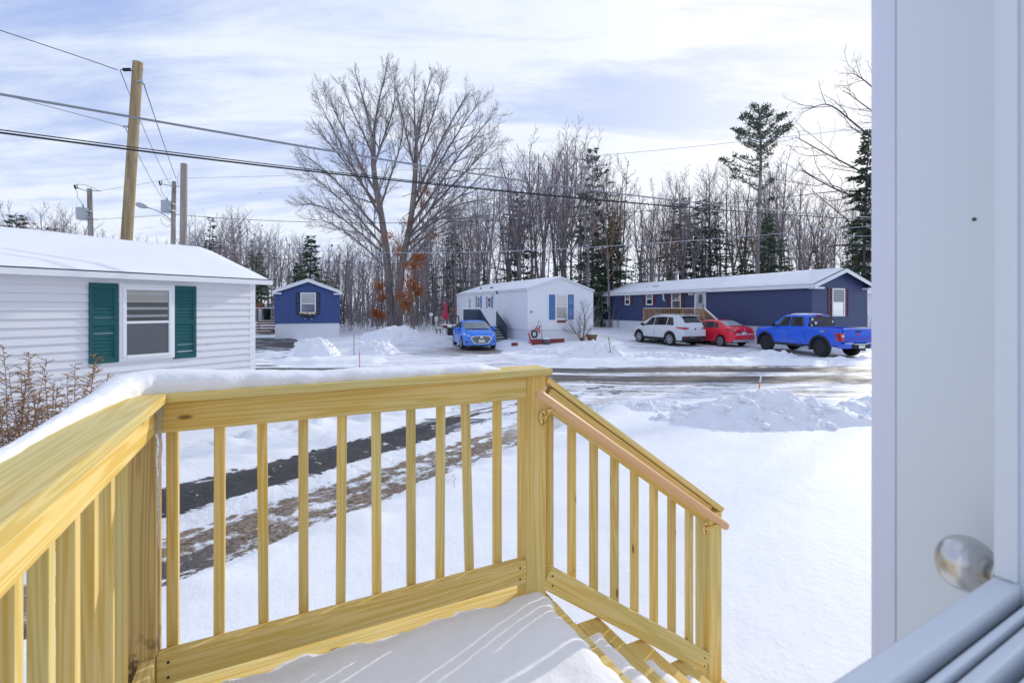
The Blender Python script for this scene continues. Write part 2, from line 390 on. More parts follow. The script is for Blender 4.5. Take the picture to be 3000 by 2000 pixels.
def m_park(x, y):
    w = 1.2 * (fbm(x * .5, y * .5 + 4, 3) - .5)
    return sst(-5.4, -4.6, x + w + .18 * (y - 20)) * (1 - sst(.1, .8, x + w + .30 * (y - 20))) * sst(17.5, 18.2, y) * (1 - sst(31, 33, y))
def m_lot(x, y):                                   # under the three cars on the right
    w = 1.0 * (fbm(x * .6, y * .6 + 8, 3) - .5)
    return sst(6.6, 7.6, x + w + .25 * (y - 22)) * (1 - sst(16.5, 17.5, x + w)) * sst(20.6, 21.4, y + w * .6 + .16 * (x - 13)) * (1 - sst(30.0, 31.0, y + .3 * (x - 10)))
def rough(x, y):
    n = nn(x, y); t = tt(x, y)
    ch = np.abs(fbm(x * 3.1, y * 3.1, 5) - .5) * 2
    lump = fbm(x * 1.3 + 5, y * 1.3, 4)
    z = .020 * (fbm(x * .9, y * .9, 3) - .5)
    bank = np.exp(-((n + 7.35) / .60) ** 2) * (1 - sst(9.5, 11, t)) * sst(-4, -2, t)
    ch2 = np.abs(fbm(x * 4.6 + 2, y * 4.6, 4) - .5) * 2
    z = z + bank * (.05 + .45 * ch * lump + .34 * (ch2 - .25) * lump)
    z = z + np.exp(-((n + 3.92) / .22) ** 2) * (.02 + .20 * ch * lump + .12 * (ch2 - .25)) * (1 - sst(9, 10, t))
    far = np.exp(-((y - 19.0) / .85) ** 2)
    gap = 1 - sst(-13.5, -12.5, x) * (1 - sst(-9.8, -9.2, x)); gap = gap * (1 - sst(-5.5, -4.8, x) * (1 - sst(-.4, .6, x)))
    z = z + far * gap * (.05 + .32 * lump * ch + .10 * lump)
    side = np.exp(-((y - 10.2 - .05 * x) / .55) ** 2) * sst(.8, 2.2, x)
    z = z + side * (.04 + .20 * ch * lump)
    z = z + .05 * (ch - .3) * sst(18.5, 20, y) * (1 - sst(30, 34, y)) * sst(4.5, 6.5, x)
    return z
def allm(x, y): return np.maximum.reduce([m_near(x, y), m_road(x, y), m_drive(x, y), m_park(x, y), m_lot(x, y)])
def ground_z(x, y): return base_z(x, y) + rough(x, y) - .085 * allm(x, y)
def gz(x, y): return float(ground_z(np.array([float(x)]), np.array([float(y)]))[0])
def bz(x, y): return float(base_z(np.array([float(x)]), np.array([float(y)]))[0])

def sheet(name, xs, ys, zf, m):
    X, Y = np.meshgrid(xs, ys); Z = zf(X, Y)
    co = np.stack([X, Y, Z], -1).reshape(-1, 3); r, c = X.shape
    i = np.arange(r * c).reshape(r, c)
    f = np.stack([i[:-1, :-1], i[:-1, 1:], i[1:, 1:], i[1:, :-1]], -1).reshape(-1, 4)
    me = bpy.data.meshes.new(name); me.vertices.add(len(co)); me.vertices.foreach_set('co', co.ravel())
    me.loops.add(f.size); me.loops.foreach_set('vertex_index', f.ravel()); me.polygons.add(len(f))
    me.polygons.foreach_set('loop_start', np.arange(0, f.size, 4)); me.update(calc_edges=True); me.validate()
    me.polygons.foreach_set('use_smooth', [True] * len(f)); me.materials.append(m)
    o = bpy.data.objects.new(name, me); COL.objects.link(o); return o

def patch_mat(name, build):
    m = MN(name); v = m.coord('Object'); sp = m.n('ShaderNodeSeparateXYZ'); m.l(v, sp.inputs[0]); build(m, v, sp.outputs[0], sp.outputs[1]); return m.m
SNOWC = (.86, .875, .92, 1)
def asphalt_col(m, v):
    g = m.noise(v, 130, 2, .8); l = m.noise(v, 1.6, 4, .6)
    a = m.mix(g, (.018, .018, .022, 1), (.085, .083, .088, 1)); return m.mix(m.ramp(l, .45, .75, 0, .45), a, (.11, .10, .095, 1))
def road_nodes(m, v, x, y):
    st = m.noise(m.coord('Object', (.16, 1.3, 1)), 2.0, 6, .62, .3); st2 = m.noise(m.coord('Object', (.16, 3.0, 1)), 2.2, 7, .68, .15)
    sl = m.math('ADD', y, m.math('MULTIPLY', m.math('SUBTRACT', st, .5), 1.1))
    def band(c, w): return m.math('EXPONENT', m.math('MULTIPLY', m.math('POWER', m.math('DIVIDE', m.math('SUBTRACT', sl, c), w), 2.0), -1.0))
    bands = m.math('ADD', m.math('ADD', m.math('MULTIPLY', band(14.7, .80), .66), m.math('MULTIPLY', band(16.8, .65), .74)), m.math('ADD', m.math('MULTIPLY', band(17.75, .22), .20), m.math('MULTIPLY', band(12.4, 1.0), .22)))
    am = m.math('ADD', bands, m.math('SUBTRACT', m.math('ADD', m.math('MULTIPLY', st2, 1.9), m.math('MULTIPLY', m.noise(v, 5.5, 5, .7), .45)), 1.22))
    ak = m.ramp(am, .16, .28)
    mud = m.mix(m.ramp(st2, .45, .7), asphalt_col(m, v), (.15, .115, .085, 1))
    ice = m.mix(m.ramp(st, .40, .62), SNOWC, (.62, .64, .70, 1))
    m.set(color=m.mix(ak, ice, mud), rough=m.math('SUBTRACT', .60, m.math('MULTIPLY', m.ramp(st, .45, .65), .22)), spec=.35)
    m.bump(m.math('ADD', st2, m.math('MULTIPLY', ak, -.6)), .5, .03)
M['road'] = patch_mat('icy_road', road_nodes)
def near_nodes(m, v, x, y):
    n0 = m.math('SUBTRACT', m.math('MULTIPLY', x, .81), m.math('MULTIPLY', y, .58)); t = m.math('ADD', m.math('MULTIPLY', x, .58), m.math('MULTIPLY', y, .81))
    vr = m.coord('Object', (1, 1, 1), (0, 0, R(-54.4)))
    mp = m.n('ShaderNodeMapping'); mp.inputs['Scale'].default_value = (.42, 1.7, 1); m.l(vr, mp.inputs[0])
    st = m.noise(mp.outputs[0], 2.4, 6, .62, .2); fn = m.noise(v, 7.0, 6, .68)
    n = m.math('ADD', n0, m.math('ADD', m.math('MULTIPLY', m.math('SUBTRACT', fn, .5), .75), m.math('MULTIPLY', m.math('SUBTRACT', st, .5), .45)))
    def inside(a, b, w=.03): return m.math('MULTIPLY', m.ramp(n, a - w, a + w), m.ramp(n, b - w, b + w, 1, 0))
    a1 = m.math('MULTIPLY', inside(-6.42, -5.47), m.ramp(m.noise(v, 3.4, 5, .7), .62, .66, 1, .12))
    patch = m.math('MULTIPLY', m.ramp(t, 5.6, 7.4), m.ramp(st, .44, .55))
    far = m.math('MULTIPLY', m.math('MULTIPLY', m.ramp(n, -7.2, -6.6), m.ramp(n, -4.9, -4.5, 1, 0)), m.math('MULTIPLY', m.ramp(t, 7.0, 7.8), m.ramp(st, .49, .42)))
    a1 = m.math('MAXIMUM', m.math('MULTIPLY', a1, m.math('SUBTRACT', 1.0, patch)), far)
    d1 = m.math('MULTIPLY', inside(-5.0, -4.16, .05), m.ramp(m.math('ADD', m.math('MULTIPLY', st, .6), m.math('MULTIPLY', fn, .55)), .47, .58))
    fade = m.ramp(t, 5.5, 8.0, 1.0, .35); d1 = m.math('MULTIPLY', d1, fade)
    d2 = m.math('MULTIPLY', m.math('MULTIPLY', inside(-6.75, -6.35, .08), m.ramp(fn, .50, .58)), m.ramp(t, 2.5, 3.4))
    dirtc = m.mix(m.ramp(fn, .35, .65), (.065, .045, .030, 1), (.21, .145, .09, 1))
    slush = m.mix(m.ramp(m.noise(v, 22, 4, .7), .4, .6), dirtc, (.30, .245, .20, 1))
    col = m.mix(m.math('MULTIPLY', d2, .8), SNOWC, (.36, .24, .12, 1)); col = m.mix(d1, col, slush)
    wet = m.math('MULTIPLY', inside(-4.55, -4.2, .05), m.math('MULTIPLY', m.ramp(t, 1.6, 2.3, 1, 0), m.ramp(fn, .40, .50))); col = m.mix(wet, col, (.10, .09, .085, 1))
    col = m.mix(a1, col, asphalt_col(m, v))
    m.set(color=col, rough=m.math('SUBTRACT', .72, m.math('MULTIPLY', wet, .5)), spec=.3)
    m.bump(m.math('ADD', m.math('MULTIPLY', fn, 1.0), m.math('ADD', m.math('MULTIPLY', st, .6), m.math('MULTIPLY', a1, -.5))), .9, .06)
M['near_drive'] = patch_mat('muddy_driveway', near_nodes)
def far_drive_nodes(m, v, x, y):
    mp = m.coord('Object', (.5, 2.0, 1), (0, 0, R(12))); st = m.noise(mp, 1.3, 5, .6, .3)
    ak = m.ramp(m.math('ADD', st, m.ramp(y, 22, 28, -.04, .14)), .47, .56)
    m.set(color=m.mix(ak, SNOWC, asphalt_col(m, v)), rough=.65, spec=.3); m.bump(st, .4, .04)
M['far_drive'] = patch_mat('patchy_driveway', far_drive_nodes)
def park_nodes(m, v, x, y):
    mp = m.coord('Object', (.45, 2.6, 1), (0, 0, R(-6))); st = m.noise(mp, 1.4, 6, .66, .3); fn = m.noise(v, 5, 5, .7)
    ck = m.math('EXPONENT', m.math('MULTIPLY', m.math('ADD', m.math('POWER', m.math('DIVIDE', m.math('ADD', x, 1.6), 2.3), 2.0), m.math('POWER', m.math('DIVIDE', m.math('SUBTRACT', y, 24.2), 2.0), 2.0)), -1.0))
    k = m.ramp(m.math('ADD', m.math('ADD', m.math('MULTIPLY', st, .8), m.math('MULTIPLY', fn, .25)), m.math('MULTIPLY', ck, .26)), .55, .68)
    dirt = m.mix(m.ramp(fn, .4, .6), (.16, .13, .11, 1), (.34, .28, .22, 1))
    ice = m.mix(m.ramp(st, .45, .6), SNOWC, (.68, .70, .76, 1))
    m.set(color=m.mix(k, ice, dirt), rough=.5, spec=.35); m.bump(m.math('ADD', st, m.math('MULTIPLY', fn, .5)), .6, .05)
M['park'] = patch_mat('icy_parking', park_nodes)
def lot_nodes(m, v, x, y):
    mp = m.coord('Object', (.5, 2.4, 1), (0, 0, R(10))); st = m.noise(mp, 1.5, 6, .66, .3); fn = m.noise(v, 6, 5, .7)
    k = m.ramp(m.math('ADD', m.math('MULTIPLY', st, .8), m.math('MULTIPLY', fn, .3)), .57, .69)
    m.set(color=m.mix(k, (.80, .815, .86, 1), (.16, .15, .15, 1)), rough=.6, spec=.3); m.bump(m.math('ADD', st, fn), .6, .05)
M['lot'] = patch_mat('packed_snow_lot', lot_nodes)

def dense(a, b, s): return np.arange(a, b + s * .5, s)
gx = np.concatenate([np.linspace(-420, -60, 10), np.linspace(-55, -17, 20), dense(-15.5, 19.5, .13), np.linspace(21, 60, 20), np.linspace(70, 420, 10)])
gy = np.concatenate([np.linspace(-120, -12, 8), np.linspace(-10, -1.5, 12), dense(-1, 14, .09), dense(14.15, 36, .16), np.linspace(37, 70, 24), np.linspace(80, 600, 12)])
struct(sheet('snow_ground', gx, gy, ground_z, M['snow']))
def off(k): return lambda x, y: base_z(x, y) - .040 + k
struct(sheet('road', np.concatenate([np.linspace(-120, -26, 20), dense(-25, 30, .35), np.linspace(31, 120, 20)]), dense(9.0, 19.4, .16), off(0), M['road']))
struct(sheet('driveway', dense(-9.5, 6.5, .09), dense(-2.0, 13.5, .09), lambda x, y: base_z(x, y) - .052 + .022 * fbm(x * 5, y * 5, 4) + .018 * (m_near(x, y) > .5) * np.sin(nn(x, y) * 9), M['near_drive']))
struct(sheet('side_driveway', dense(-22, -7, .3), dense(17.2, 35, .3), off(.006), M['far_drive']))
struct(sheet('parking_pad', dense(-8, 3, .2), dense(17.2, 33, .2), off(.010), M['park']))
struct(sheet('parking_lot', dense(4.5, 18.5, .2), dense(19.6, 32, .2), off(.014), M['lot']))

# ------------------------------------------------------------------ ploughed snow piles
def pile(label, cx, cy, rx, ry, h, rot, seed, chunk=.22, flat=1.6, nr=34, na=120, group='ploughed snow piles'):
    rs = np.random.RandomState(seed); o1 = rs.rand() * 90
    vs = []; ca, sa = math.cos(R(rot)), math.sin(R(rot))
    A = np.linspace(0, 2 * math.pi, na, endpoint=False)
    rad = 1 + .42 * (fbm(np.cos(A) * 1.6 + o1, np.sin(A) * 1.6 + o1, 3) - .5)
    fs = []
    rr = np.linspace(0.0, 1.12, nr)
    pts = np.zeros((nr, na, 3))
    for i, q in enumerate(rr):
        lx = np.cos(A) * rx * q * rad; ly = np.sin(A) * ry * q * rad
        x = cx + lx * ca - ly * sa; y = cy + lx * sa + ly * ca
        prof = np.clip(1 - q ** flat, -.15, 1)
        big = fbm(x * 1.1 + o1, y * 1.1, 3); ch = np.abs(fbm(x * 3.3 + o1, y * 3.3 + 4, 4) - .5) * 2; fine = fbm(x * 9, y * 9 + o1, 3)
        z = base_z(x, y) - .03 + h * prof * (.62 + .75 * big) + (chunk * (ch - .25) + .10 * chunk * (fine - .5) * 4) * np.clip(1.12 - q, 0, 1) ** .5
        z = np.where(q > 1.06, base_z(x, y) - .14, z)
        pts[i] = np.stack([x, y, z], -1)
    mb = MB(); flatp = pts.reshape(-1, 3); mb.v = [tuple(p) for p in flatp]; mb.n = len(mb.v)
    for i in range(nr - 1):
        for k in range(na):
            k2 = (k + 1) % na; mb.f.append((i * na + k, i * na + k2, (i + 1) * na + k2, (i + 1) * na + k))
    # loose lumps of ploughed snow that belong to the heap
    r2 = random.Random(seed)
    for _ in range(int(60 * rx * ry ** .5)):
        a = r2.uniform(0, 6.283); q = r2.uniform(.35, 1.08); x = cx + (math.cos(a) * rx * q) * ca - (math.sin(a) * ry * q) * sa; y = cy + (math.cos(a) * rx * q) * sa + (math.sin(a) * ry * q) * ca
        i = min(nr - 1, int(q / 1.12 * (nr - 1))); k = int(a / 6.2832 * na) % na; p = pts[i][k]; s = r2.uniform(.02, .075) * (1 + chunk)
        bm = bmesh.new(); bmesh.ops.create_icosphere(bm, subdivisions=1, radius=s)
        for vv in bm.verts: vv.co *= r2.uniform(.7, 1.25)
        bm.verts.index_update()
        mb.add([(vv.co.x + p[0], vv.co.y + p[1], vv.co.z * .7 + p[2]) for vv in bm.verts], [[vv.index for vv in f.verts] for f in bm.faces]); bm.free()
    o = mb.build('snow_pile', M['snow_rough'], None, True, False); return tag(o, label, 'snow pile', group)
pile('broad lumpy snow pile on the front lawn beside the white doorway', 4.75, 8.95, 2.0, .90, .47, 4, 11, .30)
pile('low end of ploughed snow cut off by the white doorway', 7.4, 9.7, 1.6, .7, .24, 10, 12, .2)
pile('low rubble of ploughed snow between the lawn and the icy road', 2.9, 9.9, 1.2, .5, .16, -8, 13, .16)
pile('rounded bright snow heap in front of the small blue home', PX(925, 21.5), 21.6, 1.05, .8, .86, 0, 14, .2, 2.4)
pile('jagged snow heap left of the blue sedan by the road', PX(1085, 22.2), 22.8, 1.15, 1.2, .62, 20, 15, .34, 2.0)
pile('large snow mound at the foot of the big bare oak', PX(1150, 32.5), 32.6, 2.3, 1.5, .78, 0, 16, .3, 2.2)
pile('long snow bank before the white trailer with the small tree', PX(1735, 21.0), 21.2, 1.65, .8, .66, 6, 17, .32, 1.9)
pile('low snow bank spreading left below the trailer flower bed', PX(1600, 22.3), 22.4, 1.5, .8, .22, 0, 18, .2)
pile('snow ridge in front of the silver SUV along the road', PX(1960, 20.2), 20.4, 2.1, .6, .30, -4, 19, .24)
pile('small snow ridge pushed up beside the front wheel of the blue pickup', PX(2265, 21.3), 21.6, 1.3, .55, .24, -8, 20, .2)

# ------------------------------------------------------------------ the porch (frame: x along the front rail, y away from the house)
AZ = R(26.2)
porch = thing('porch', 'new yellow pine entry porch with railing, balusters and steps in the foreground', 'porch', (0, 0, 0), AZ)
DZ = .86
def board(name, p0, p1, w, h, m, parent=None, ch=.004, twist=0.0, up=(0, 0, 1)):
    p0, p1 = Vector(p0), Vector(p1); L = (p1 - p0).length; x = (p1 - p0).normalized(); u = Vector(up)
    if abs(x.dot(u)) > .95: u = Vector((0, 1, 0))
    y = u.cross(x).normalized(); z = x.cross(y)
    mb = MB(); mb.box(0, L, -w / 2, w / 2, -h / 2, h / 2, ch)
    o = mb.build(name, m, parent if parent is not None else porch)
    o.matrix_basis = Matrix((( x.x, y.x, z.x, p0.x), (x.y, y.y, z.y, p0.y), (x.z, y.z, z.z, p0.z), (0, 0, 0, 1)))
    return o
WD, WW = M['wood'], M['wood_warm']
# a post with a mildew stain of its own near its foot
stained = wood_mat('stained_pine_post', (.64, .43, .16), (.47, .285, .085), (.12, .05, .02), .15)
mm = stained.node_tree; pb = mm.nodes['Principled BSDF']; src = pb.inputs['Base Color'].links[0].from_socket
tcn = mm.nodes.new('ShaderNodeTexCoord'); sx = mm.nodes.new('ShaderNodeSeparateXYZ'); mm.links.new(tcn.outputs['Object'], sx.inputs[0])
mr1 = mm.nodes.new('ShaderNodeMapRange'); mr1.inputs[1].default_value = 1.12; mr1.inputs[2].default_value = 1.25; mr1.inputs[3].default_value = 1; mr1.inputs[4].default_value = 0; mm.links.new(sx.outputs[0], mr1.inputs[0])
nzz = mm.nodes.new('ShaderNodeTexNoise'); nzz.inputs['Scale'].default_value = 26; nzz.inputs['Detail'].default_value = 6; nzz.inputs['Roughness'].default_value = .7; mm.links.new(tcn.outputs['Object'], nzz.inputs['Vector'])
mr2 = mm.nodes.new('ShaderNodeMapRange'); mr2.inputs[1].default_value = .50; mr2.inputs[2].default_value = .60; mm.links.new(nzz.outputs[0], mr2.inputs[0])
mu = mm.nodes.new('ShaderNodeMath'); mu.operation = 'MULTIPLY'; mm.links.new(mr1.outputs[0], mu.inputs[0]); mm.links.new(mr2.outputs[0], mu.inputs[1])
mu2 = mm.nodes.new('ShaderNodeMath'); mu2.operation = 'MULTIPLY'; mm.links.new(mu.outputs[0], mu2.inputs[0]); mu2.inputs[1].default_value = .85
mxx = mm.nodes.new('ShaderNodeMix'); mxx.data_type = 'RGBA'; mm.links.new(mu2.outputs[0], mxx.inputs[0]); mm.links.new(src, mxx.inputs[6]); mxx.inputs[7].default_value = (.045, .022, .010, 1); mm.links.new(mxx.outputs[2], pb.inputs['Base Color'])

LA, JA, SA, NR = -.353, .955, 1.975, 1.76       # post positions along the rail, rail line
CT = 1.80; CB = CT - .027
board('post', (JA, NR, -.1), (JA, NR, CB), .089, .089, WW)
lp = board('post', (LA, NR, -.1), (LA, NR, CB), .089, .089, stained); lp['label'] = 'corner post with a dark mildew stain near its foot'
board('post', (SA, NR, -.1), (SA, NR, 1.028), .089, .089, WD)
board('post', (LA, .43, -.1), (LA, .43, CB), .089, .089, WD)
g = .0015
board('top_rail', (LA + .0455, NR - .026, CB - .0455), (JA - .0455, NR - .026, CB - .0455), .038, .089, WW)
board('bottom_rail', (LA + .0455, NR - .026, .9905), (JA - .0455, NR - .026, .9905), .038, .089, WW)
board('top_rail', (LA + .026, .48, CB - .0455), (LA + .026, NR - .0455, CB - .0455), .038, .089, WW)
board('bottom_rail', (LA + .026, .48, .9905), (LA + .026, NR - .0455, .9905), .038, .089, WD)
board('cap_rail', (LA - .075, NR + .002, CT - .0125), (JA + .062, NR + .002, CT - .0125), .140, .027, WD)
board('cap_rail', (LA + .005, .38, CT - .0120), (LA + .005, NR - .0695, CT - .0120), .140, .0275, WD)
rb = random.Random(5)
for a in (-.2744, -.1535, -.0315, .089, .209, .3297, .4545, .566, .6795, .8037):
    lean = rb.uniform(-.004, .004) + (.012 if abs(a - .6795) < .01 else 0)
    board('baluster', (a + lean * .5, NR + .0095, .952), (a - lean, NR + .0095, CB - .002), .030, .030, rb.choice([WD, WD, WW]), ch=.003)
for n in (1.59, 1.47, 1.35, 1.237, 1.114, .992, .872, .752, .632, .53):
    board('baluster', (LA - .0095, n, .952), (LA - .0095, n, CB - .002), .030, .030, rb.choice([WD, WD, WW]), ch=.003)
SL = -.708; ca_ = math.cos(math.atan(SL))
def stair_line(z1, a): return z1 + SL * (a - 1.0)
upv = Vector((-SL, 0, 1)).normalized()
board('stair_cap', (1.004, NR + .004, stair_line(1.757, 1.004)), (2.025, NR + .004, stair_line(1.757, 2.025)), .110, .026, WD, up=upv)
board('stair_top_rail', (1.003, NR - .026, stair_line(1.684, 1.003)), (1.928, NR - .026, stair_line(1.684, 1.928)), .038, .085, WW, up=upv)
board('stair_bottom_rail', (1.004, NR - .026, stair_line(.945, 1.004)), (1.925, NR - .026, stair_line(.945, 1.925)), .038, .089, WD, up=upv)
for a in (1.045, 1.159, 1.275, 1.390, 1.505, 1.623, 1.736, 1.851):
    board('baluster', (a, NR + .0095, stair_line(.90, a)), (a, NR + .0095, stair_line(1.728, a)), .030, .030, rb.choice([WD, WD, WW]), ch=.003)
for n_, a_, z_ in ((NR - .0455, LA + .075, 1.012), (NR - .0455, LA + .075, .968), (NR - .0455, JA - .075, 1.012), (NR - .0455, JA - .075, .968), (NR - .0455, 1.03, stair_line(.965, 1.03)), (NR - .0455, 1.03, stair_line(.925, 1.03)), (NR - .0455, 1.90, stair_line(.965, 1.90)), (NR - .0455, 1.90, stair_line(.925, 1.90))):
    mb = MB(); mb.lathe([(.0005, n_ - .0006), (.0042, n_ - .0006), (.0042, n_ + .002)], 10, 'y', (a_, 0, z_)); mb.build('screw', M['black'], porch)
# round handrail on brass brackets
hp0, hp1 = Vector((.918, NR - .118, 1.716)), Vector((1.965, NR - .118, .990))
hl = (hp1 - hp0).length
mb = MB(); pr = [(.004, -.003), (.014, 0), (.0195, .006)] + [(.0195, hl * t) for t in (.02, .25, .5, .75, .985)] + [(.0185, hl - .006), (.013, hl), (.004, hl + .003)]
mb.lathe(pr, 20, 'x'); hr = mb.build('handrail', M['handrail'], porch, True)
hx = (hp1 - hp0).normalized(); hy = Vector((0, 1, 0)); hzv = hx.cross(hy)
hr.matrix_basis = Matrix(((hx.x, hy.x, hzv.x, hp0.x), (hx.y, hy.y, hzv.y, hp0.y), (hx.z, hy.z, hzv.z, hp0.z), (0, 0, 0, 1)))
for t in (.055, .93):
    q = hp0 + (hp1 - hp0) * t; wpt = Vector((q.x + .006, NR - .0475, q.z - .075))
    mb = MB(); mb.lathe([(.005, .0), (.018, .0), (.018, .004), (.010, .008)], 14, 'y'); mb.v = [(x + wpt.x, -y + wpt.y + .0, z * 1.7 + wpt.z) for x, y, z in mb.v]
    mb.tube([wpt + Vector((0, -.004, .012)), wpt + Vector((0, -.022, .012)), wpt + Vector((0, -.045, .028)), q + Vector((0, 0, -.028))], [.0075, .007, .006, .007], 8)
    mb.tube([wpt + Vector((0, -.004, -.022)), wpt + Vector((0, -.018, -.004)), wpt + Vector((0, -.036, .020))], [.004, .0045, .004], 6)
    mb.box(q.x - .016, q.x + .016, q.y - .011, q.y + .011, q.z - .031, q.z - .0235)
    mb.tube([q + Vector((.012, -.004, -.031)), q + Vector((.012, -.004, -.040))], .005, 8)
    b = mb.build('bracket', M['brass'], None, True); b.parent = hr; b.matrix_parent_inverse = hr.matrix_basis.inverted()
# deck, steps
for i in range(10):
    n = .45 + i * .146
    board('deck_board', (-.40, n, DZ - .0135), (1.022, n, DZ - .0135), .140, .027, WD)
board('rim_board', (-.405, 1.885, DZ - .12), (1.0, 1.885, DZ - .12), .036, .18, WD)
board('rim_board', (1.0, .40, DZ - .115), (1.0, 1.865, DZ - .115), .036, .17, WD, up=(0, 0, 1))
board('rim_board', (-.385, .40, DZ - .115), (-.385, 1.865, DZ - .115), .036, .17, WD)
for k in range(1, 5):
    z = DZ - .17 * k; a0 = 1.02 + .25 * (k - 1)
    board('tread', (a0 + .075, .50, z - .0135), (a0 + .075, 1.745, z - .0135), .140, .027, WD)
    board('tread', (a0 + .205, .50, z - .0135), (a0 + .205, 1.745, z - .0135), .112, .027, WW)
for n in (.55, 1.16, 1.70):
    mb = MB(); mb.prism([(1.0, DZ - .03), (1.0, DZ - .33), (1.75, -.1), (2.05, -.1), (2.05, DZ - .85 + .13), (1.78, DZ - .68 - .03), (1.76, DZ - .51 - .03), (1.53, DZ - .51 - .03), (1.51, DZ - .34 - .03), (1.28, DZ - .34 - .03), (1.26, DZ - .17 - .03), (1.03, DZ - .17 - .03)], n - .019, n + .019, 'y'); mb.build('stringer', WD, porch)

# snow lying on the porch
def snow_slab(name, label, a0, a1, n0, n1, z0, thick, edge, wob, res=.022, parent_rot=AZ, edges='anNA', mnd=.3, seed=0.0, amat='snow'):
    xs = np.arange(a0 - .02, a1 + .021, res); ys = np.arange(n0 - .02, n1 + .021, res); X, Y = np.meshgrid(xs, ys)
    w = wob * (fbm(X * 9 + seed, Y * 9 + seed, 3) - .5) * 2
    d = np.full(X.shape, 9.0)
    if 'a' in edges: d = np.minimum(d, X - a0 + w)
    if 'A' in edges: d = np.minimum(d, a1 - X + w)
    if 'n' in edges: d = np.minimum(d, Y - n0 + w)
    if 'N' in edges: d = np.minimum(d, n1 - Y + w)
    t = np.clip(d / edge, -.35, 1); h = np.where(t > 0, np.sqrt(np.clip(1 - (1 - np.clip(t, 0, 1)) ** 2, 0, 1)), t)
    Z = z0 + h * thick * (1 - mnd / 2 + mnd * fbm(X * 4 + seed, Y * 4, 3)) + .004 * (fbm(X * 30, Y * 30 + seed, 2) - .5) * (h > 0)
    Z = np.where(t > -.2, Z, z0 - .012)
    mb = MB(); mb.grid([[(X[i, j], Y[i, j], Z[i, j]) for j in range(X.shape[1])] for i in range(X.shape[0])])
    o = mb.build(name, M[amat], None, True, True); o.rotation_euler = (0, 0, parent_rot); return tag(o, label, 'snow')
snow_slab('deck_snow', 'smooth sheet of fresh snow covering the porch floor', -.30, .992, .39, 1.755, DZ - .004, .062, .13, .045, .016, edges='anNA', mnd=.45, seed=2.0)
TL = ['snow patch on the top tread of the porch steps', 'snow patch on the second tread of the porch steps', 'snow patch on the third tread of the porch steps', 'snow patch on the lowest tread of the porch steps']
for k in range(1, 5):
    a0 = 1.02 + .25 * (k - 1)
    snow_slab('step_snow', TL[k - 1], a0 + .004, a0 + .188, .46, 1.60 + .03 * (k % 2), DZ - .17 * k - .004, .060, .070, .016, .014, edges='aNA', seed=5.0 * k, mnd=.4)
def snow_ridge(label, poly, wf, thf, seed, n=150, m_=15, wob=.006):
    """one rounded ridge of snow following the rail caps; poly is its centre line on top of the caps"""
    pts = [Vector(p) for p in poly]
    for _ in range(3):
        q = [pts[0]]
        for p0, p1 in zip(pts[:-1], pts[1:]): q += [p0 * .75 + p1 * .25, p0 * .25 + p1 * .75]
        pts = q + [pts[-1]]
    cum = [0.0]
    for p0, p1 in zip(pts[:-1], pts[1:]): cum.append(cum[-1] + (p1 - p0).length)
    L = cum[-1]
    def at(s_):
        i = max(0, min(len(pts) - 2, int(np.searchsorted(cum, s_)) - 1)); f = (s_ - cum[i]) / max(1e-9, cum[i + 1] - cum[i]); return pts[i] + (pts[i + 1] - pts[i]) * f
    def vn(x, y): return vnoise(np.array([float(x)]), np.array([float(y)]))[0] - .5
    rows = []
    for i in range(n + 1):
        s_ = L * i / n; c = at(s_); tg = (at(min(L, s_ + .03)) - at(max(0, s_ - .03))).normalized(); sd_ = Vector((tg.y, -tg.x, 0)); endt = min(1, max(0, L - s_) / .10 + .08); row = []
        w0 = wf(s_); th = thf(s_) * endt * (1 + .30 * vn(s_ * 7 + seed, 3.0)); wl_ = w0 * (.5 + wob * 10 * vn(s_ * 14 + seed, seed)); wr_ = w0 * (.5 + wob * 26 * vn(s_ * 17 + seed, seed + 9) + .06 * vn(s_ * 60, 2.0))
        for j in range(m_):
            an = math.pi * j / (m_ - 1); x_ = math.cos(an); hh = math.sin(an) ** .75; ww = (wr_ if x_ > 0 else wl_) * (1 + .12 * hh)
            row.append(c + sd_ * (x_ * ww * (.25 + .75 * endt)) + Vector((0, 0, -.002 + th * hh + .004 * vn(s_ * 40 + j * .5, seed + j * .7))))
        rows.append(row)
    mb = MB(); mb.grid(rows); o = mb.build('rail_snow', M['snow'], None, True, True); o.rotation_euler = (0, 0, AZ); return tag(o, label, 'snow')
SQ = NR - .40                                           # arc length at which the ridge turns the corner
def wid_(s_): return float(np.interp(s_, [0, SQ - .45, SQ - .12, SQ + .06, SQ + .35, 9], [.028, .032, .075, .130, .118, .110]))
def thk_(s_): return float(np.interp(s_, [0, SQ - .5, SQ - .15, SQ + .05, SQ + .22, SQ + .5, SQ + 1.2], [.014, .016, .044, .074, .060, .036, .030]))
snow_ridge('ridge of snow lying along the caps of the left and front porch rails', [(LA - .058, .40, CT + .001), (LA - .055, 1.30, CT + .001), (LA - .046, 1.62, CT + .001), (LA - .020, NR + .010, CT + .001), (LA + .16, NR + .016, CT + .001), (.30, NR + .018, CT + .001), (.82, NR + .020, CT + .001)], wid_, thk_, 3.0)
# icicle beside the corner post
mb = MB(); ip = []; ir = []
for i in range(22):
    t = i / 21; ip.append((LA + .054 + .0015 * math.sin(i * 1.3), NR - .056 - .001 * math.cos(i * 1.7), CB - .002 - .42 * t)); ir.append(max(.0012, .0095 * (1 - t) ** .7 * (1 + .14 * math.sin(i * 2.1))))
mb.tube(ip, ir, 10); ic = mb.build('icicle', M['ice'], None, True); ic.rotation_euler = (0, 0, AZ); tag(ic, 'thin icicle hanging from the porch rail against the corner post', 'icicle')

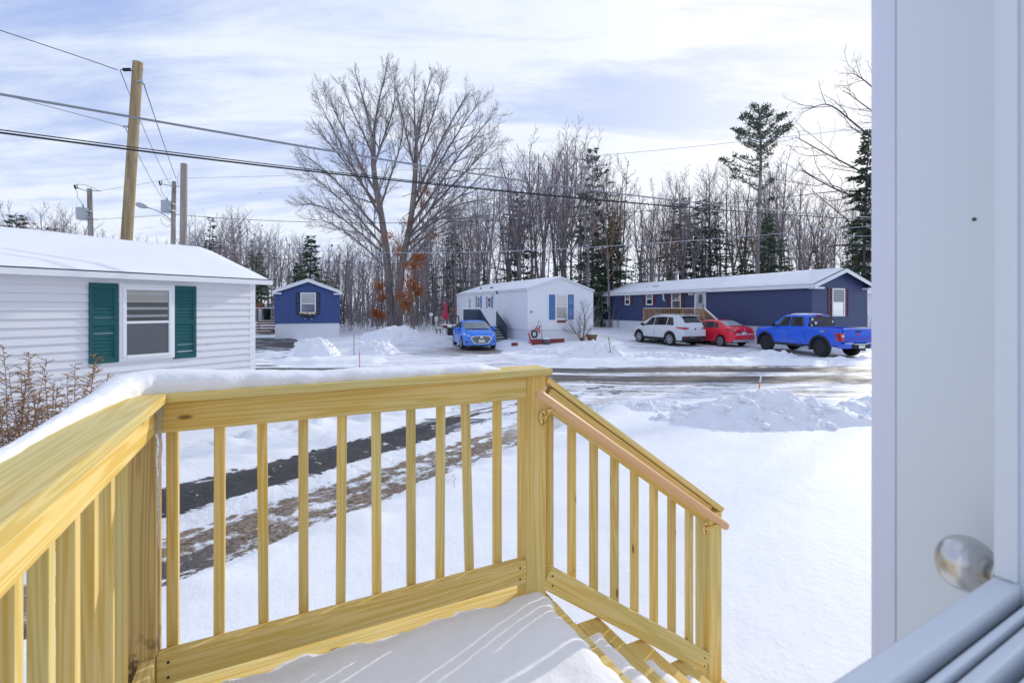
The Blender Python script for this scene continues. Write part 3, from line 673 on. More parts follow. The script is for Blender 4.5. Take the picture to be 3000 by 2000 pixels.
# ------------------------------------------------------------------ the house around the camera: door frame and half-glazed door
hw = thing('house_entrance', 'white door frame and outer wall of the house at the right edge', 'doorway', (0, 0, 0), AZ)
mb = MB(); mb.box(.7655, 4.5, .20, .36, 0, 3.3); mb.box(-4.5, -.2955, .20, .36, 0, 3.3); mb.box(-.2955, .7655, .20, .36, 2.98, 3.3); mb.build('wall', M['vinyl_white'], hw)
mb = MB(); mb.box(.730, .7645, .196, .346, DZ - .05, 2.96, .002); mb.box(-.2945, -.26, .196, .346, DZ - .05, 2.96, .002); mb.box(-.2945, .7645, .196, .346, 2.961, 2.979); mb.build('jamb', M['jamb'], hw)
mb = MB(); mb.box(.7288, .83, .3462, .375, DZ - .05, 3.05, .002); mb.box(-.36, -.254, .3465, .375, DZ - .05, 3.05, .003); mb.build('casing', M['casing'], hw)
mb = MB(); mb.box(.716, .7295, .203, .226, DZ - .05, 2.96, .003); mb.build('weather_strip', M['door_white'], hw)
for n_, z_ in ((.267, 2.152), (.262, 1.30)):
    mb = MB(); mb.lathe([(.0003, .7292), (.0022, .7292), (.0022, .7303)], 10, 'x', (0, n_, z_)); mb.build('screw', M['gasket'], hw)
mb = MB(); mb.box(-.29, .76, .14, .37, DZ - .06, DZ + .02); mb.build('threshold', M['steel'], hw)
gd = thing('glazed_door', 'half glazed white entry door with a nickel knob, seen from indoors', 'door')
ZB, AB = 1.806, .592                                  # lower edge and right edge of the glazed opening
DA = R(28.4); pv = Vector((AB, .2015, 0)); gd.rotation_euler = (0, 0, DA)          # the door stands ajar by two degrees
gd.location = Matrix.Rotation(AZ, 3, 'Z') @ pv - Matrix.Rotation(DA, 3, 'Z') @ pv
mb = MB(); mb.box(-.255, .714, .140, .198, DZ + .03, ZB - .05, .002); mb.build('lower_panel', M['door_white'], gd)
mb = MB(); mb.box(AB, .714, .140, .198, ZB - .0495, 2.955, .002); mb.box(-.255, -.24, .140, .198, ZB - .0495, 2.955, .002); mb.box(-.2395, AB - .0005, .140, .198, 2.80, 2.955); mb.build('stile', M['door_white'], gd)
for (n0, n1, zt) in ((.1845, .2015, ZB), (.1725, .1775, ZB - .008), (.160, .1685, ZB - .010), (.140, .1515, ZB - .016)):
    mb = MB(); mb.box(-.239, AB - .0005, n0, n1, ZB - .049, zt, .0025); mb.build('glazing_bead', M['door_white'], gd, True)
mb = MB()
for n0, n1, zt in ((.178, .184, ZB - .018), (.169, .172, ZB - .016), (.152, .1595, ZB - .034)):
    mb.box(-.239, AB - .0005, n0, n1, ZB - .049, zt)
mb.build('gasket', M['gasket'], gd)
mb = MB(); mb.box(AB - .006, AB - .0005, .186, .2015, ZB + .0005, 2.7995, .002); mb.build('glazing_bead', M['door_white'], gd)
prof = [(.0115, .222)]
for i in range(25):
    t = math.pi * i / 24; prof.append((max(.0006, .0285 * math.sin(t) ** .80 if i > 6 else max(.0115, .0285 * math.sin(t) ** .80)), .2475 - .0245 * math.cos(t)))
mb = MB(); mb.lathe(prof, 48, 'y', (.667, 0, 1.776)); mb.lathe([(.0115, .200), (.0115, .2225)], 24, 'y', (.667, 0, 1.776)); kn = mb.build('knob', M['nickel'], gd, True)
mb = MB(); mb.lathe([(.004, .1985), (.033, .1985), (.034, .2015), (.033, .2045), (.029, .2072), (.022, .2088), (.013, .2092)], 36, 'y', (.667, 0, 1.776)); mb.build('rose', M['nickel'], kn, True)
# ------------------------------------------------------------------ mobile homes
def siding(w_of_z, z0, z1, course, depth=.026, zs=None):
    """lapped courses on a wall facing -y; w_of_z(z) -> (x0, x1)"""
    mb = MB(); z = z0
    while z < z1 - 1e-4:
        zt = min(z + course, z1); a0, a1 = w_of_z(z); b0, b1 = w_of_z(zt)
        if a1 - a0 < .02: break
        if b1 - b0 < 0: b0 = b1 = (b0 + b1) / 2
        mb.quad((a0, -depth, z), (a1, -depth, z), (b1, 0, zt), (b0, 0, zt))
        mb.quad((a0, 0, z), (a1, 0, z), (a1, -depth, z), (a0, -depth, z)); z = zt
    return mb
def ribbed(x0, x1, z0, z1, pitch=.10, depth=.012):
    mb = MB(); n = max(2, int((x1 - x0) / (pitch / 2))); row = [(x0 + (x1 - x0) * i / n, -depth * (1 if (i // 1) % 2 else 0)) for i in range(n + 1)]
    mb.grid([[(x, y, z0) for x, y in row], [(x, y, z1) for x, y in row]]); return mb
def put(o, loc=(0, 0, 0), rz=0.0):
    o.location = loc; o.rotation_euler = (0, 0, rz); return o
def window(parent, loc, rz, w, h, frame=.05, blind=.5, cover='curtain', low='dark_room', trim=0.0, lintel=None, sash=.5):
    """double hung window on a wall facing local -y: frame, two panes, what hangs behind"""
    mb = MB(); f = frame
    mb.box(-w / 2, -w / 2 + f, -.045, .0, 0, h, .004); mb.box(w / 2 - f, w / 2, -.045, 0, 0, h, .004); mb.box(-w / 2 + f, w / 2 - f, -.045, 0, h - f, h, .004); mb.box(-w / 2 + f, w / 2 - f, -.055, 0, 0, f, .004)
    zm = h * sash; mb.box(-w / 2 + f, w / 2 - f, -.040, -.008, zm - f * .4, zm + f * .4)
    if trim > 0:
        t = trim
        mb.box(-w / 2 - t, -w / 2, -.03, 0, -t, h + t); mb.box(w / 2, w / 2 + t, -.03, 0, -t, h + t); mb.box(-w / 2, w / 2, -.03, 0, h, h + t); mb.box(-w / 2, w / 2, -.035, 0, -t, 0)
    o = put(mb.build('window', M['trim_white'], parent), loc, rz)
    def sub(name, x0, x1, y, z0, z1, mk, wave=0):
        mb = MB()
        if wave:
            n = 40; mb.grid([[(x0 + (x1 - x0) * i / n, y - wave * abs(math.sin(i * .9 + .4 * math.sin(i))), z) for i in range(n + 1)] for z in (z0, z1)])
        else: mb.quad((x0, y, z0), (x1, y, z0), (x1, y, z1), (x0, y, z1))
        return mb.build(name, M[mk], o)
    xa, xb = -w / 2 + f, w / 2 - f
    sub('pane', xa, xb, -.026, zm, h - f, 'pane'); sub('pane', xa, xb, -.014, f, zm, 'pane')
    if cover == 'blind':
        zb = h - f - (h - 2 * f) * blind; n = max(3, int((h - f - zb) / .045)); mb = MB()
        for i in range(n):
            z = zb + (h - f - zb) * i / n; mb.quad((xa, -.004, z), (xb, -.004, z), (xb, -.009, z + (h - f - zb) / n), (xa, -.009, z + (h - f - zb) / n))
        mb.build('blind', M['blind'], o); 
        if zb > f + .01: sub('interior', xa, xb, -.003, f, h - f, low)
        else: sub('interior', xa, xb, -.003, f, h - f, low)
    else:
        zb = h - f - (h - 2 * f) * blind
        if blind > 0: sub('curtain', xa, xb, -.006, zb, h - f, cover, .006)
        if blind < 1: sub('interior', xa, xb, -.003, f, zb, low)
    return o
def shutter(parent, loc, rz, w, h, mk, louvre=True):
    mb = MB(); s = min(.05, w * .17); t = .028
    mb.box(-w / 2, -w / 2 + s, -t, 0, 0, h, .003); mb.box(w / 2 - s, w / 2, -t, 0, 0, h, .003)
    for z0, z1 in ((0, s * 1.5), (h * .5 - s * .7, h * .5 + s * .7), (h - s * 1.5, h)): mb.box(-w / 2 + s, w / 2 - s, -t, 0, z0, z1, .003)
    if louvre:
        for za, zb in ((s * 1.5, h * .5 - s * .7), (h * .5 + s * .7, h - s * 1.5)):
            n = max(4, int((zb - za) / .050))
            pr = []
            for i in range(n):
                z = za + (zb - za) * i / n; pr += [(-.019, z), (-.009, z + (zb - za) / n * .84)]
            pr.append((-.019, zb)); mb.grid([[(x_, y_, z_) for y_, z_ in pr] for x_ in (-w / 2 + s, w / 2 - s)])
    mb.quad((-w / 2 + s, -.0015, 0), (w / 2 - s, -.0015, 0), (w / 2 - s, -.0015, h), (-w / 2 + s, -.0015, h))
    return put(mb.build('shutter', M[mk], parent), loc, rz)
def home(name, label, loc, ang, w, L, zsk, ze, rise, wall, course, ox=.18, oy=.20, fas=.14, skirt='skirt', trim='trim_white', corner=.08, snow=.05, soffit=True, zg=-.25, bare=.0, ret=0.0):
    """local: gable wall on y=0 facing -y, long wall on x=0 facing -x, z up from the world zero"""
    e = thing(name, label, 'mobile home', loc, ang); zr = ze + rise; k = rise / (w / 2)
    def gw(z): return (0, w) if z <= ze else ((z - ze) / k, w - (z - ze) / k)
    front = siding(gw, zsk, zr, course); back = siding(gw, zsk, zr, course); side = siding(lambda z: (0, L), zsk, ze + .02, course); side2 = siding(lambda z: (0, L), zsk, ze + .02, course)
    mb = MB(); RZ = lambda a: Matrix.Rotation(a, 4, 'Z')
    for part, mt in ((front, Matrix.Identity(4)), (back, Matrix.Translation((w, L, 0)) @ RZ(math.pi)), (side, Matrix.Translation((0, L, 0)) @ RZ(-math.pi / 2)), (side2, Matrix.Translation((w, 0, 0)) @ RZ(math.pi / 2))):
        part.xf(mt); mb.add(part.v, part.f)
    mb.build('wall', M[wall], e, fixn=False)
    mb = MB()
    for part, mt in ((ribbed(.02, w - .02, zg, zsk), Matrix.Translation((0, .03, 0))), (ribbed(.02, L - .02, zg, zsk), Matrix.Translation((.03, L, 0)) @ RZ(-math.pi / 2)), (ribbed(.02, L - .02, zg, zsk), Matrix.Translation((w - .03, 0, 0)) @ RZ(math.pi / 2)), (ribbed(.02, w - .02, zg, zsk), Matrix.Translation((w, L - .03, 0)) @ RZ(math.pi))):
        part.xf(mt); mb.add(part.v, part.f)
    mb.build('skirting', M[skirt], e, fixn=False)
    cm = wall if wall in ('vinyl_blue', 'vinyl_blue2') else trim
    for cx, cy in ((0, 0), (w, 0), (0, L), (w, L)):
        sx = 1 if cx == 0 else -1; sy = 1 if cy == 0 else -1; q = .018
        poly = [(cx - sx * q, cy - sy * q), (cx + sx * corner, cy - sy * q), (cx + sx * corner, cy - sy * .001), (cx - sx * .001, cy - sy * .001), (cx - sx * .001, cy + sy * corner), (cx - sx * q, cy + sy * corner)]
        mb = MB(); mb.prism(poly, zsk - .02, ze, 'z'); mb.build('corner_trim', M[cm], e)
    # roof slab, fascia and the snow on top
    zeo = ze - ox * k; rt = .05
    def roofprof(o_, up): return [(-o_, ze - o_ * k + up), (w / 2, zr + up), (w + o_, ze - o_ * k + up)]
    mb = MB(); top = roofprof(ox, rt + .03); bot = roofprof(ox, .03)
    mb.prism([top[0], top[1], top[2], bot[2], bot[1], bot[0]], -oy, L + oy, 'y'); mb.build('roof', M['shingle'], e)
    mb = MB(); t0 = .022; zt = zeo + .03 + rt - .012
    mb.box(-ox - t0, -ox - .001, -oy - t0, L + oy + t0, zt - fas, zt); mb.box(w + ox + .001, w + ox + t0, -oy - t0, L + oy + t0, zt - fas, zt)
    for y0, y1 in ((-oy - t0, -oy - .001), (L + oy + .001, L + oy + t0)):
        a = roofprof(ox, .03 + rt - .012); b = [(p[0], p[1] - fas) for p in a]
        mb.prism([a[0], a[1], b[1], b[0]], y0, y1, 'y'); mb.prism([a[1], a[2], b[2], b[1]], y0, y1, 'y')
    if soffit:
        mb.box(-ox, -.013, -oy, L + oy, zt - fas + .01, zt - fas + .022); mb.box(w + .013, w + ox, -oy, L + oy, zt - fas + .01, zt - fas + .022)
    if ret:
        mb.box(-ox - t0, ret, -oy - t0 - .004, -.014, zt - fas - .03, zt - fas + .06); mb.box(w - ret, w + ox + t0, -oy - t0 - .004, -.014, zt - fas - .03, zt - fas + .06)
    mb.build('fascia', M[trim], e)
    rs = 18; nx = 22; ny = max(30, int(L / .25)); rows = []
    y0s, y1s = -oy + bare, L + oy - .03
    for i in range(ny + 1):
        y = y0s + (y1s - y0s) * i / ny; row = []
        for j in range(nx + 1):
            x = -ox + .03 + (w + 2 * ox - .06) * j / nx; d = min(x + ox, w + ox - x, y - y0s + .02, y1s - y + .02); up = rt + .032 + snow * min(1, max(0, d) / .10) ** .5
            jit = .03 * (vnoise(np.array([y * 2.2 + j]), np.array([x * 2.0 + L]))[0] - .5)
            z = ze + min(x, w - x) * k + up + snow * .5 * (vnoise(np.array([y * .8]), np.array([x * 1.1 + 9]))[0] - .5)
            if j in (0, nx): z = ze + min(x, w - x) * k + rt + .031; x += jit
            if i in (0, ny): z = ze + min(x, w - x) * k + rt + .031; y2 = y + abs(jit)
            else: y2 = y
            row.append((x, y2, z))
        rows.append(row)
    mb = MB(); mb.grid(rows); mb.build('roof_snow', M['snow_roof'], e, True, True)
    return e
def pipe_vent(parent, x, y, z, h, r=.055, cap=True, mk='steel', name='vent_pipe'):
    mb = MB(); mb.lathe([(r * 1.5, -.1), (r * 1.5, .12), (r, .14), (r, h)], 14)
    if cap: mb.lathe([(r * .6, h), (r * 1.5, h + .01), (r * 1.55, h + .07), (r * .5, h + .12)], 14)
    mb.v = [(a + x, b + y, c + z) for a, b, c in mb.v]; return mb.build(name, M[mk], parent, True)

def frame_of(loc, ang):
    return Vector((loc[0], loc[1])), Vector((math.cos(ang), math.sin(ang))), Vector((-math.sin(ang), math.cos(ang)))
def hit(loc, d, u):
    """distance along d from loc where the photo column u meets the line"""
    r = (u - 1500.0) / FPX; return (loc[0] - r * loc[1]) / (r * d[1] - d[0])

# --- near white house on the left
lw = (-4.92, 9.22, 0.0); LA_ = R(149.0)
near_home = home('mobile_home', 'nearby white mobile home with green shutters behind the porch rail', lw, LA_, 3.75, 14.0, .36, 2.56, .61, 'vinyl_white', .118, ox=.20, oy=.22, fas=.085, corner=.09, snow=.06, soffit=True, zg=-.2, bare=.02)
lo, lx_, ly_ = frame_of(lw, LA_)
def ls(u): return hit(lw, ly_, u)
def lY(s): return lw[1] + ly_[1] * s
sa_, sb_ = ls(510), ls(344); sm = (sa_ + sb_) / 2; ww_ = abs(sb_ - sa_)
zt_, zb_ = PZ(833, lY(sm)), PZ(1053, lY(sm))
window(near_home, (-.014, sm, zb_ + .045), -math.pi / 2, ww_ - .10, zt_ - zb_ - .09, .048, .19, 'blind', 'dark_room', trim=.040)
_w = [c for c in near_home.children if c.name.startswith('window')][0]; _W, _H = ww_ - .10, zt_ - zb_ - .09
mb = MB(); mb.quad((-_W / 2 + .048, -.0125, .048), (_W / 2 - .048, -.0125, .048), (_W / 2 - .048, -.0125, _H / 2), (-_W / 2 + .048, -.0125, _H / 2)); mb.build('insect_screen', M['screen'], _w)
for ua, ub, v0, v1 in ((258, 343, 829, 1063), (506, 572, 838, 1048)):
    a, b = ls(ub), ls(ua); s = (a + b) / 2; z1, z0 = PZ(v0, lY(s)), PZ(v1, lY(s)); shutter(near_home, (-.014, s, z0), -math.pi / 2, abs(b - a), z1 - z0, 'green_shutter')
for s, z in ((1.1, .95), (.45, 1.75), (.85, 1.42), (3.9, 1.30), (1.5, .62), (2.35, .72)):
    mb = MB(); mb.box(-.0145, -.010, s, s + .0035, z - .055, z + .06); mb.build('siding_seam', M['trim_grey'], near_home)

# --- white trailer in the middle
wt = (.87, 26.7, 0.0); WA = R(25.0)
trailer = home('mobile_home', 'white trailer home with blue shutters and the number 39', wt, WA, 4.30, 12.2, .80, 3.02, .70, 'vinyl_trailer', .105, ox=.06, oy=.06, fas=.085, corner=.09, snow=.035, soffit=False, zg=-.2, trim='trim_white', bare=0)
wo_, wx_, wy_ = frame_of(wt, WA)
def ws(u): return hit(wt, wy_, u)
def wY(s): return wt[1] + wy_[1] * s
def wxx(u): return hit(wt, wx_, u)
def wXY(x): return wt[1] + wx_[1] * x
x0, x1 = wxx(1626), wxx(1661); ym = wXY((x0 + x1) / 2)
window(trailer, ((x0 + x1) / 2, -.013, PZ(935, ym)), 0, x1 - x0, PZ(863, ym) - PZ(935, ym), .06, .98, 'blind', 'screen')
for a, b in ((1608, 1625), (1663.5, 1680)):
    xa, xb = wxx(a), wxx(b); ym = wXY((xa + xb) / 2); shutter(trailer, ((xa + xb) / 2, -.013, PZ(936.5, ym)), 0, xb - xa, PZ(863, ym) - PZ(936.5, ym), 'blue_shutter')
for (ua, ub, v0, v1, sh) in ((1429.5, 1441, 871, 900, 2), (1399, 1408, 869, 901, 2)):
    a, b = ws(ub), ws(ua); s = (a + b) / 2; z0, z1 = PZ(v1, wY(s)), PZ(v0, wY(s)); w_ = max(.5, abs(b - a) * .8)
    window(trailer, (-.013, s, z0), -math.pi / 2, w_, z1 - z0, .05, .5, 'curtain', 'dark_room')
    for q in (-1, 1): shutter(trailer, (-.013, s + q * (w_ / 2 + .17), z0 - .04), -math.pi / 2, .26, z1 - z0 + .08, 'blue_shutter', False)
s = ws(1378); window(trailer, (-.013, s, PZ(908, wY(s))), -math.pi / 2, .36, PZ(874, wY(s)) - PZ(908, wY(s)), .05, .45, 'curtain', 'dark_room')
def plain_door(parent, loc, rz, w, h, mk='trim_white', lite=False, storm=False):
    mb = MB(); t = .06
    mb.box(-w / 2 - t, -w / 2, -.04, 0, 0, h + t); mb.box(w / 2, w / 2 + t, -.04, 0, 0, h + t); mb.box(-w / 2, w / 2, -.04, 0, h, h + t); mb.box(-w / 2, w / 2, -.018, 0, 0, h)
    if not lite:
        for zz0, zz1 in ((.12, h * .48), (h * .54, h - .12)):
            for xx0, xx1 in ((-w / 2 + .09, -.03), (.03, w / 2 - .09)): mb.box(xx0, xx1, -.026, -.0175, zz0, zz1, .006)
    d = put(mb.build('door', M[mk], parent), loc, rz)
    if lite:
        mb = MB(); mb.quad((-w / 2 + .10, -.021, .25), (w / 2 - .10, -.021, .25), (w / 2 - .10, -.021, h - .12), (-w / 2 + .10, -.021, h - .12)); mb.build('pane', M['pane'], d)
        mb = MB(); mb.quad((-.14, -.0195, h * .62), (.20, -.0195, h * .62), (.20, -.0195, h - .22), (-.14, -.0195, h - .22)); mb.build('inner_window', M['screen'], d)
    mb = MB(); mb.lathe([(.012, -.02), (.012, -.05), (.028, -.06), (.028, -.08), (.01, -.09)], 12, 'y', (w / 2 - .07, 0, h * .47)); mb.build('handle', M['black'] if lite else M['steel'], d, True)
    return d
s = ws(1457); plain_door(trailer, (-.013, s, .92), -math.pi / 2, .82, 1.92)
s = ws(1387); plain_door(trailer, (-.013, s, .92), -math.pi / 2, .72, 1.86)
# porch lamp, vents, number
mb = MB(); mb.box(-.10, .10, -.10, 0, 0, .14, .02); put(mb.build('porch_light', M['blind'], trailer), (-.013, ws(1445), 2.74), -math.pi / 2)
mb = MB(); mb.lathe([(.09, 0), (.09, -.06), (.05, -.12)], 12, 'y'); put(mb.build('vent_hood', M['black'], trailer, True), (-.013, ws(1457) - .1, 2.98), -math.pi / 2)
pipe_vent(trailer, .75, 9.0, 3.32, .16, .045, False, 'black'); pipe_vent(trailer, .75, 6.9, 3.30, .12, .09, False, 'black', 'roof_vent')
text_obj('39', .21, 'house_number', M['ink'], trailer, (wxx(1555.5), -.020, PZ(914.5, 26.8)), (R(90), 0, 0))
mb = MB(); mb.box(0, .10, -.004, 0, 0, .025); mb.box(.12, .19, -.004, 0, .0, .02); put(mb.build('name_plate', M['ink'], trailer), (wxx(1552.5), -.016, PZ(910.3, 26.8)))
xa, xb = wxx(1631.5), wxx(1657); ym = wXY(2.1); mb = MB(); mb.box(0, xb - xa, -.05, 0, 0, PZ(938, ym) - PZ(944, ym), .006); put(mb.build('window_box', M['red_paint'], trailer), (xa, -.014, PZ(944.5, ym)))
# --- steps of the white trailer
st = thing('entry_steps', 'weathered grey steps with slate blue side panels at the white trailer', 'steps', wt, WA)
fl = .90; sx0, sx1 = -1.42, -.45; yl = 3.35
for k in range(6):
    z = fl - .155 * k; y1 = yl - .26 * k
    mb = MB(); mb.box(sx0, sx1, y1 - .30, y1, z - .04, z, .006); mb.build('tread', M['grey_step'], st)
    mb = MB(); mb.box(sx0 + .02, sx1 - .02, y1 - .27, y1 - .255, z - .155, z - .041); mb.build('riser', M['grey_step'], st)
    mb = MB(); mb.box(sx0 + .05 + .1 * (k % 3), sx1 - .05, y1 - .285 + .03 * (k % 2), y1 - .03, z + .0005, z + .018, .008); mb.build('tread_snow', M['snow'], st)
mb = MB(); mb.box(-1.60, -.02, yl, 5.6, fl - .10, fl, .01); mb.build('landing', M['grey_step'], st)
mb = MB(); mb.box(-1.45, -.05, yl + .05, 5.4, fl + .0005, fl + .05, .02); mb.build('landing_snow', M['snow'], st, True)
def panel(poly, x0, x1, name='side_panel', mk='slate_panel'):
    mb = MB(); mb.prism(poly, x0, x1, 'x'); return mb.build(name, M[mk], st)
panel([(yl + .1, fl - .1), (yl + .1, fl + .92), (yl - 1.45, fl + .10), (yl - 1.45, fl - .82), (yl - .9, fl - .82)], sx1 + .02, sx1 + .06)
panel([(yl + .1, fl - .3), (yl + .1, fl + 1.0), (yl - 1.45, fl + .12), (yl - 1.45, fl - .85), (yl - .6, fl - .85)], sx0 - .07, sx0 - .03)
for i in range(7):
    xx = -2.55 + i * .155; mb = MB(); mb.box(xx, xx + .150, yl + .06, yl + .085, .0, fl + 1.02); mb.build('side_panel', M['slate_panel'], st)
mb = MB(); mb.box(-2.62, -1.44, yl + .02, yl + .20, fl + 1.025, fl + 1.11, .03); mb.build('panel_snow', M['snow'], st, True)
mb = MB(); mb.box(-2.55, -1.60, yl + .09, 5.6, fl - .12, fl - .01); mb.build('landing', M['grey_step'], st)

# --- small blue home on the left
bh = (PX(805, 33.0), 33.0, 0.0); BA = R(22.0)
blue = home('mobile_home', 'small blue mobile home with black shutters and a flower box', bh, BA, 4.18, 17.0, .93, 3.16, .78, 'vinyl_blue', .115, ox=.14, oy=.22, fas=.20, corner=.07, snow=.05, zg=-.2, ret=.42)
bo_, bx_, by_ = frame_of(bh, BA)
def bxx(u): return hit(bh, bx_, u)
def bXY(x): return bh[1] + bx_[1] * x
x0, x1 = bxx(880), bxx(925.5); ym = bXY((x0 + x1) / 2)
window(blue, ((x0 + x1) / 2, -.013, PZ(917.5, ym)), 0, x1 - x0, PZ(857, ym) - PZ(917.5, ym), .075, .52, 'curtain', 'screen', sash=.46)
for a, b in ((866.5, 879.5), (926, 938.5)):
    xa, xb = bxx(a), bxx(b); shutter(blue, ((xa + xb) / 2, -.013, PZ(920.5, ym)), 0, xb - xa, PZ(857.5, ym) - PZ(920.5, ym), 'black_shutter', False)
pipe_vent(blue, 2.40, 2.2, 3.86, .50, .10, True)
fb = thing('flower_box', 'black window box of white and yellow flowers on the small blue home', 'flower box', bh, BA)
xa, xb = bxx(880), bxx(926); mb = MB(); zz = PZ(928, ym); mb.prism([(xa + .12, zz), (xb - .12, zz), (xb, zz + .20), (xa, zz + .20)], -.26, -.035, 'y'); mb.build('trough', M['black'], fb)
for q in (.3, .72):
    mb = MB(); mb.lathe([(.035, -.05), (.035, -.16), (.01, -.17)], 10, 'y', (xa + (xb - xa) * q, 0, PZ(933, ym))); mb.build('bracket', M['trim_white'], fb, True)
rr = random.Random(3)
for nm, mk, cnt in (('blossom', 'petal_white', 60), ('blossom', 'yellow', 34)):
    mb = MB()
    for _ in range(cnt):
        q = rr.random()
        if mk == 'yellow': q = rr.choice([rr.uniform(0, .08), rr.uniform(.36, .52), rr.uniform(.86, .98)])
        c = Vector((xa + (xb - xa) * q, -.15 + rr.uniform(-.13, .09), zz + .20 + rr.uniform(-.02, .11)))
        bm = bmesh.new(); bmesh.ops.create_icosphere(bm, subdivisions=1, radius=rr.uniform(.03, .06)); bm.verts.index_update()
        mb.add([(v.co + c) for v in bm.verts], [[v.index for v in f.verts] for f in bm.faces]); bm.free()
    mb.build(nm, M[mk], fb, True)
# its deck, steps and bin
dk = thing('side_deck', 'brown wooden side deck with snowy railing beside the small blue home', 'deck', (PX(740, 37.5), 37.5, 0), R(6))
mb = MB(); mb.box(-2.2, 2.0, 0, 3, .92, 1.02); mb.build('deck_floor', M['old_deck'], dk)
mb = MB(); mb.box(-2.2, .35, -.02, .0, -.2, .95); mb.build('skirting', M['skirt'], dk)
mb = MB(); mb.box(-2.2, 2.0, 2.92, 3.0, 1.86, 1.94); mb.build('top_rail', M['old_deck'], dk)
mb = MB(); mb.box(-2.2, 2.0, 2.88, 3.04, 1.9405, 2.02, .03); mb.build('rail_snow', M['snow'], dk, True)
for i in range(24):
    mb = MB(); mb.box(-2.1 + i * .17, -2.06 + i * .17, 2.93, 2.97, 1.02, 1.86); mb.build('baluster', M['trim_grey'], dk)
for x in (-.6, .42):
    mb = MB(); mb.box(x, x + .10, -.06, .04, .0, 1.95 if x < 0 else 1.05); mb.build('post', M['old_deck'], dk)
for k in range(5):
    mb = MB(); z = 1.0 - .19 * k; mb.box(.50, 1.95, -.30 * (k + 1), -.30 * k, z - .10, z, .01); mb.build('step', M['old_deck'], dk)
    mb = MB(); mb.box(.55, 1.9, -.30 * (k + 1) + .05, -.30 * k - .05, z + .0005, z + .04, .015); mb.build('step_snow', M['snow'], dk, True)
def bin_(label, loc, s=1.0, mk='green_bin'):
    b = thing('trash_bin', label, 'bin', loc, R(10))
    mb = MB(); mb.lathe([(.20 * s, 0), (.22 * s, .05 * s), (.29 * s, .78 * s), (.31 * s, .80 * s), (.31 * s, .86 * s)], 22); mb.build('barrel', M[mk], b, True)
    mb = MB(); mb.lathe([(.315 * s, .862 * s), (.32 * s, .90 * s), (.20 * s, .94 * s), (.02, .95 * s)], 22); mb.build('lid', M[mk], b, True)
    mb = MB(); mb.tube([(-.05, -.31 * s, .62 * s), (-.05, -.335 * s, .66 * s), (.05, -.335 * s, .66 * s), (.05, -.31 * s, .62 * s)], .012, 6); mb.build('handle', M['black'], b)
bin_('dark green round trash bin on the deck of the small blue home', (PX(781, 39.0), 39.0, 1.02))
cb = thing('snow_board', 'upright grey board leaning by the deck post of the small blue home', 'board', (PX(762, 37.9), 37.9, 1.02), R(8))
mb = MB(); mb.box(-.11, .11, -.02, .02, 0, .82, .015); mb.xf(Matrix.Rotation(R(-6), 4, 'X')); mb.build('panel', M['grey_paint'], cb)
mb = MB(); mb.box(-.12, .12, -.03, .03, .78, .86, .02); mb.build('snow_cap', M['snow'], cb, True)

# --- long blue home on the right
ng = (15.5, 25.0, 0.0); NA = R(22.0)
longb = home('mobile_home', 'long navy mobile home with maroon shutters behind the parked cars', ng, NA, 4.35, 23.4, .97, 3.25, .78, 'vinyl_blue2', .14, ox=.24, oy=.34, fas=.20, corner=.09, snow=.05, zg=-.2, ret=.45, bare=.10)
no_, nx_, ny_ = frame_of(ng, NA)
def ns(u): return hit(ng, ny_, u)
def nY(s): return ng[1] + ny_[1] * s
def nxx(u): return hit(ng, nx_, u)
def nXY(x): return ng[1] + nx_[1] * x
for ua, ub, v0, v1, cv, bl in ((1764.5, 1782, 863, 911, 'curtain', .5), (1832, 1846.5, 860.5, 893.5, 'curtain', .45), (1894, 1913.5, 858.5, 893.5, 'curtain', .5), (1968, 1996, 855.5, 905, 'blind', .55)):
    a, b = ns(ub), ns(ua); s = (a + b) / 2; z1, z0 = PZ(v0, nY(s)), PZ(v1, nY(s)); w_ = abs(b - a)
    window(longb, (-.013, s, z0), -math.pi / 2, w_, z1 - z0, .09, bl, cv, 'dark_room')
    for q in (-1, 1): shutter(longb, (-.013, s + q * (w_ / 2 + .19), z0 - .02), -math.pi / 2, .32, z1 - z0 + .04, 'red_shutter', False)
a, b = ns(2069), ns(2036); s = (a + b) / 2; plain_door(longb, (-.013, s, 1.02), -math.pi / 2, abs(b - a) - .1, PZ(853, nY(s)) - 1.02, 'trim_white', True)
s = ns(2025); mb = MB(); mb.box(-.20, .20, -.05, 0, 0, .42, .01); mb.box(-.23, .23, -.03, 0, -.03, .45); o = put(mb.build('wall_vent', M['trim_white'], longb), (-.013, s, PZ(863, nY(s))), -math.pi / 2)
mb = MB(); mb.lathe([(.10, -.051), (.10, -.055), (.02, -.056)], 14, 'y', (0.02, 0, .21)); mb.build('flap', M['black'], o)
s = ns(1951); mb = MB(); zt = PZ(853, nY(s)); mb.tube([(0, -.25, zt), (0, -.25, zt - .25), (.0, -.20, zt - .62), (0.05, -.1, zt - .72)], .06, 8); put(mb.build('downspout', M['trim_white'], longb, True), (0, s, 0), -math.pi / 2)
a, b = ns(2080), ns(1945); mb = MB(); mb.box(-.40, -.26, a, b, 3.06, 3.18, .02); mb.build('gutter', M['trim_white'], longb)
pipe_vent(longb, 2.2, ns(1890) - 1.0, 3.98, .72, .13, True); pipe_vent(longb, .9, ns(1870), 3.55, .14, .10, False, 'black', 'roof_vent')
mb = MB(); mb.box(.8, 1.35, ns(1905), ns(1905) + .8, 3.52, 3.72, .06); mb.build('skylight', M['black'], longb)
pipe_vent(longb, .7, ns(1822), 3.45, .22, .03, False, 'steel')
x0, x1 = nxx(2436), nxx(2473); ym = nXY((x0 + x1) / 2)
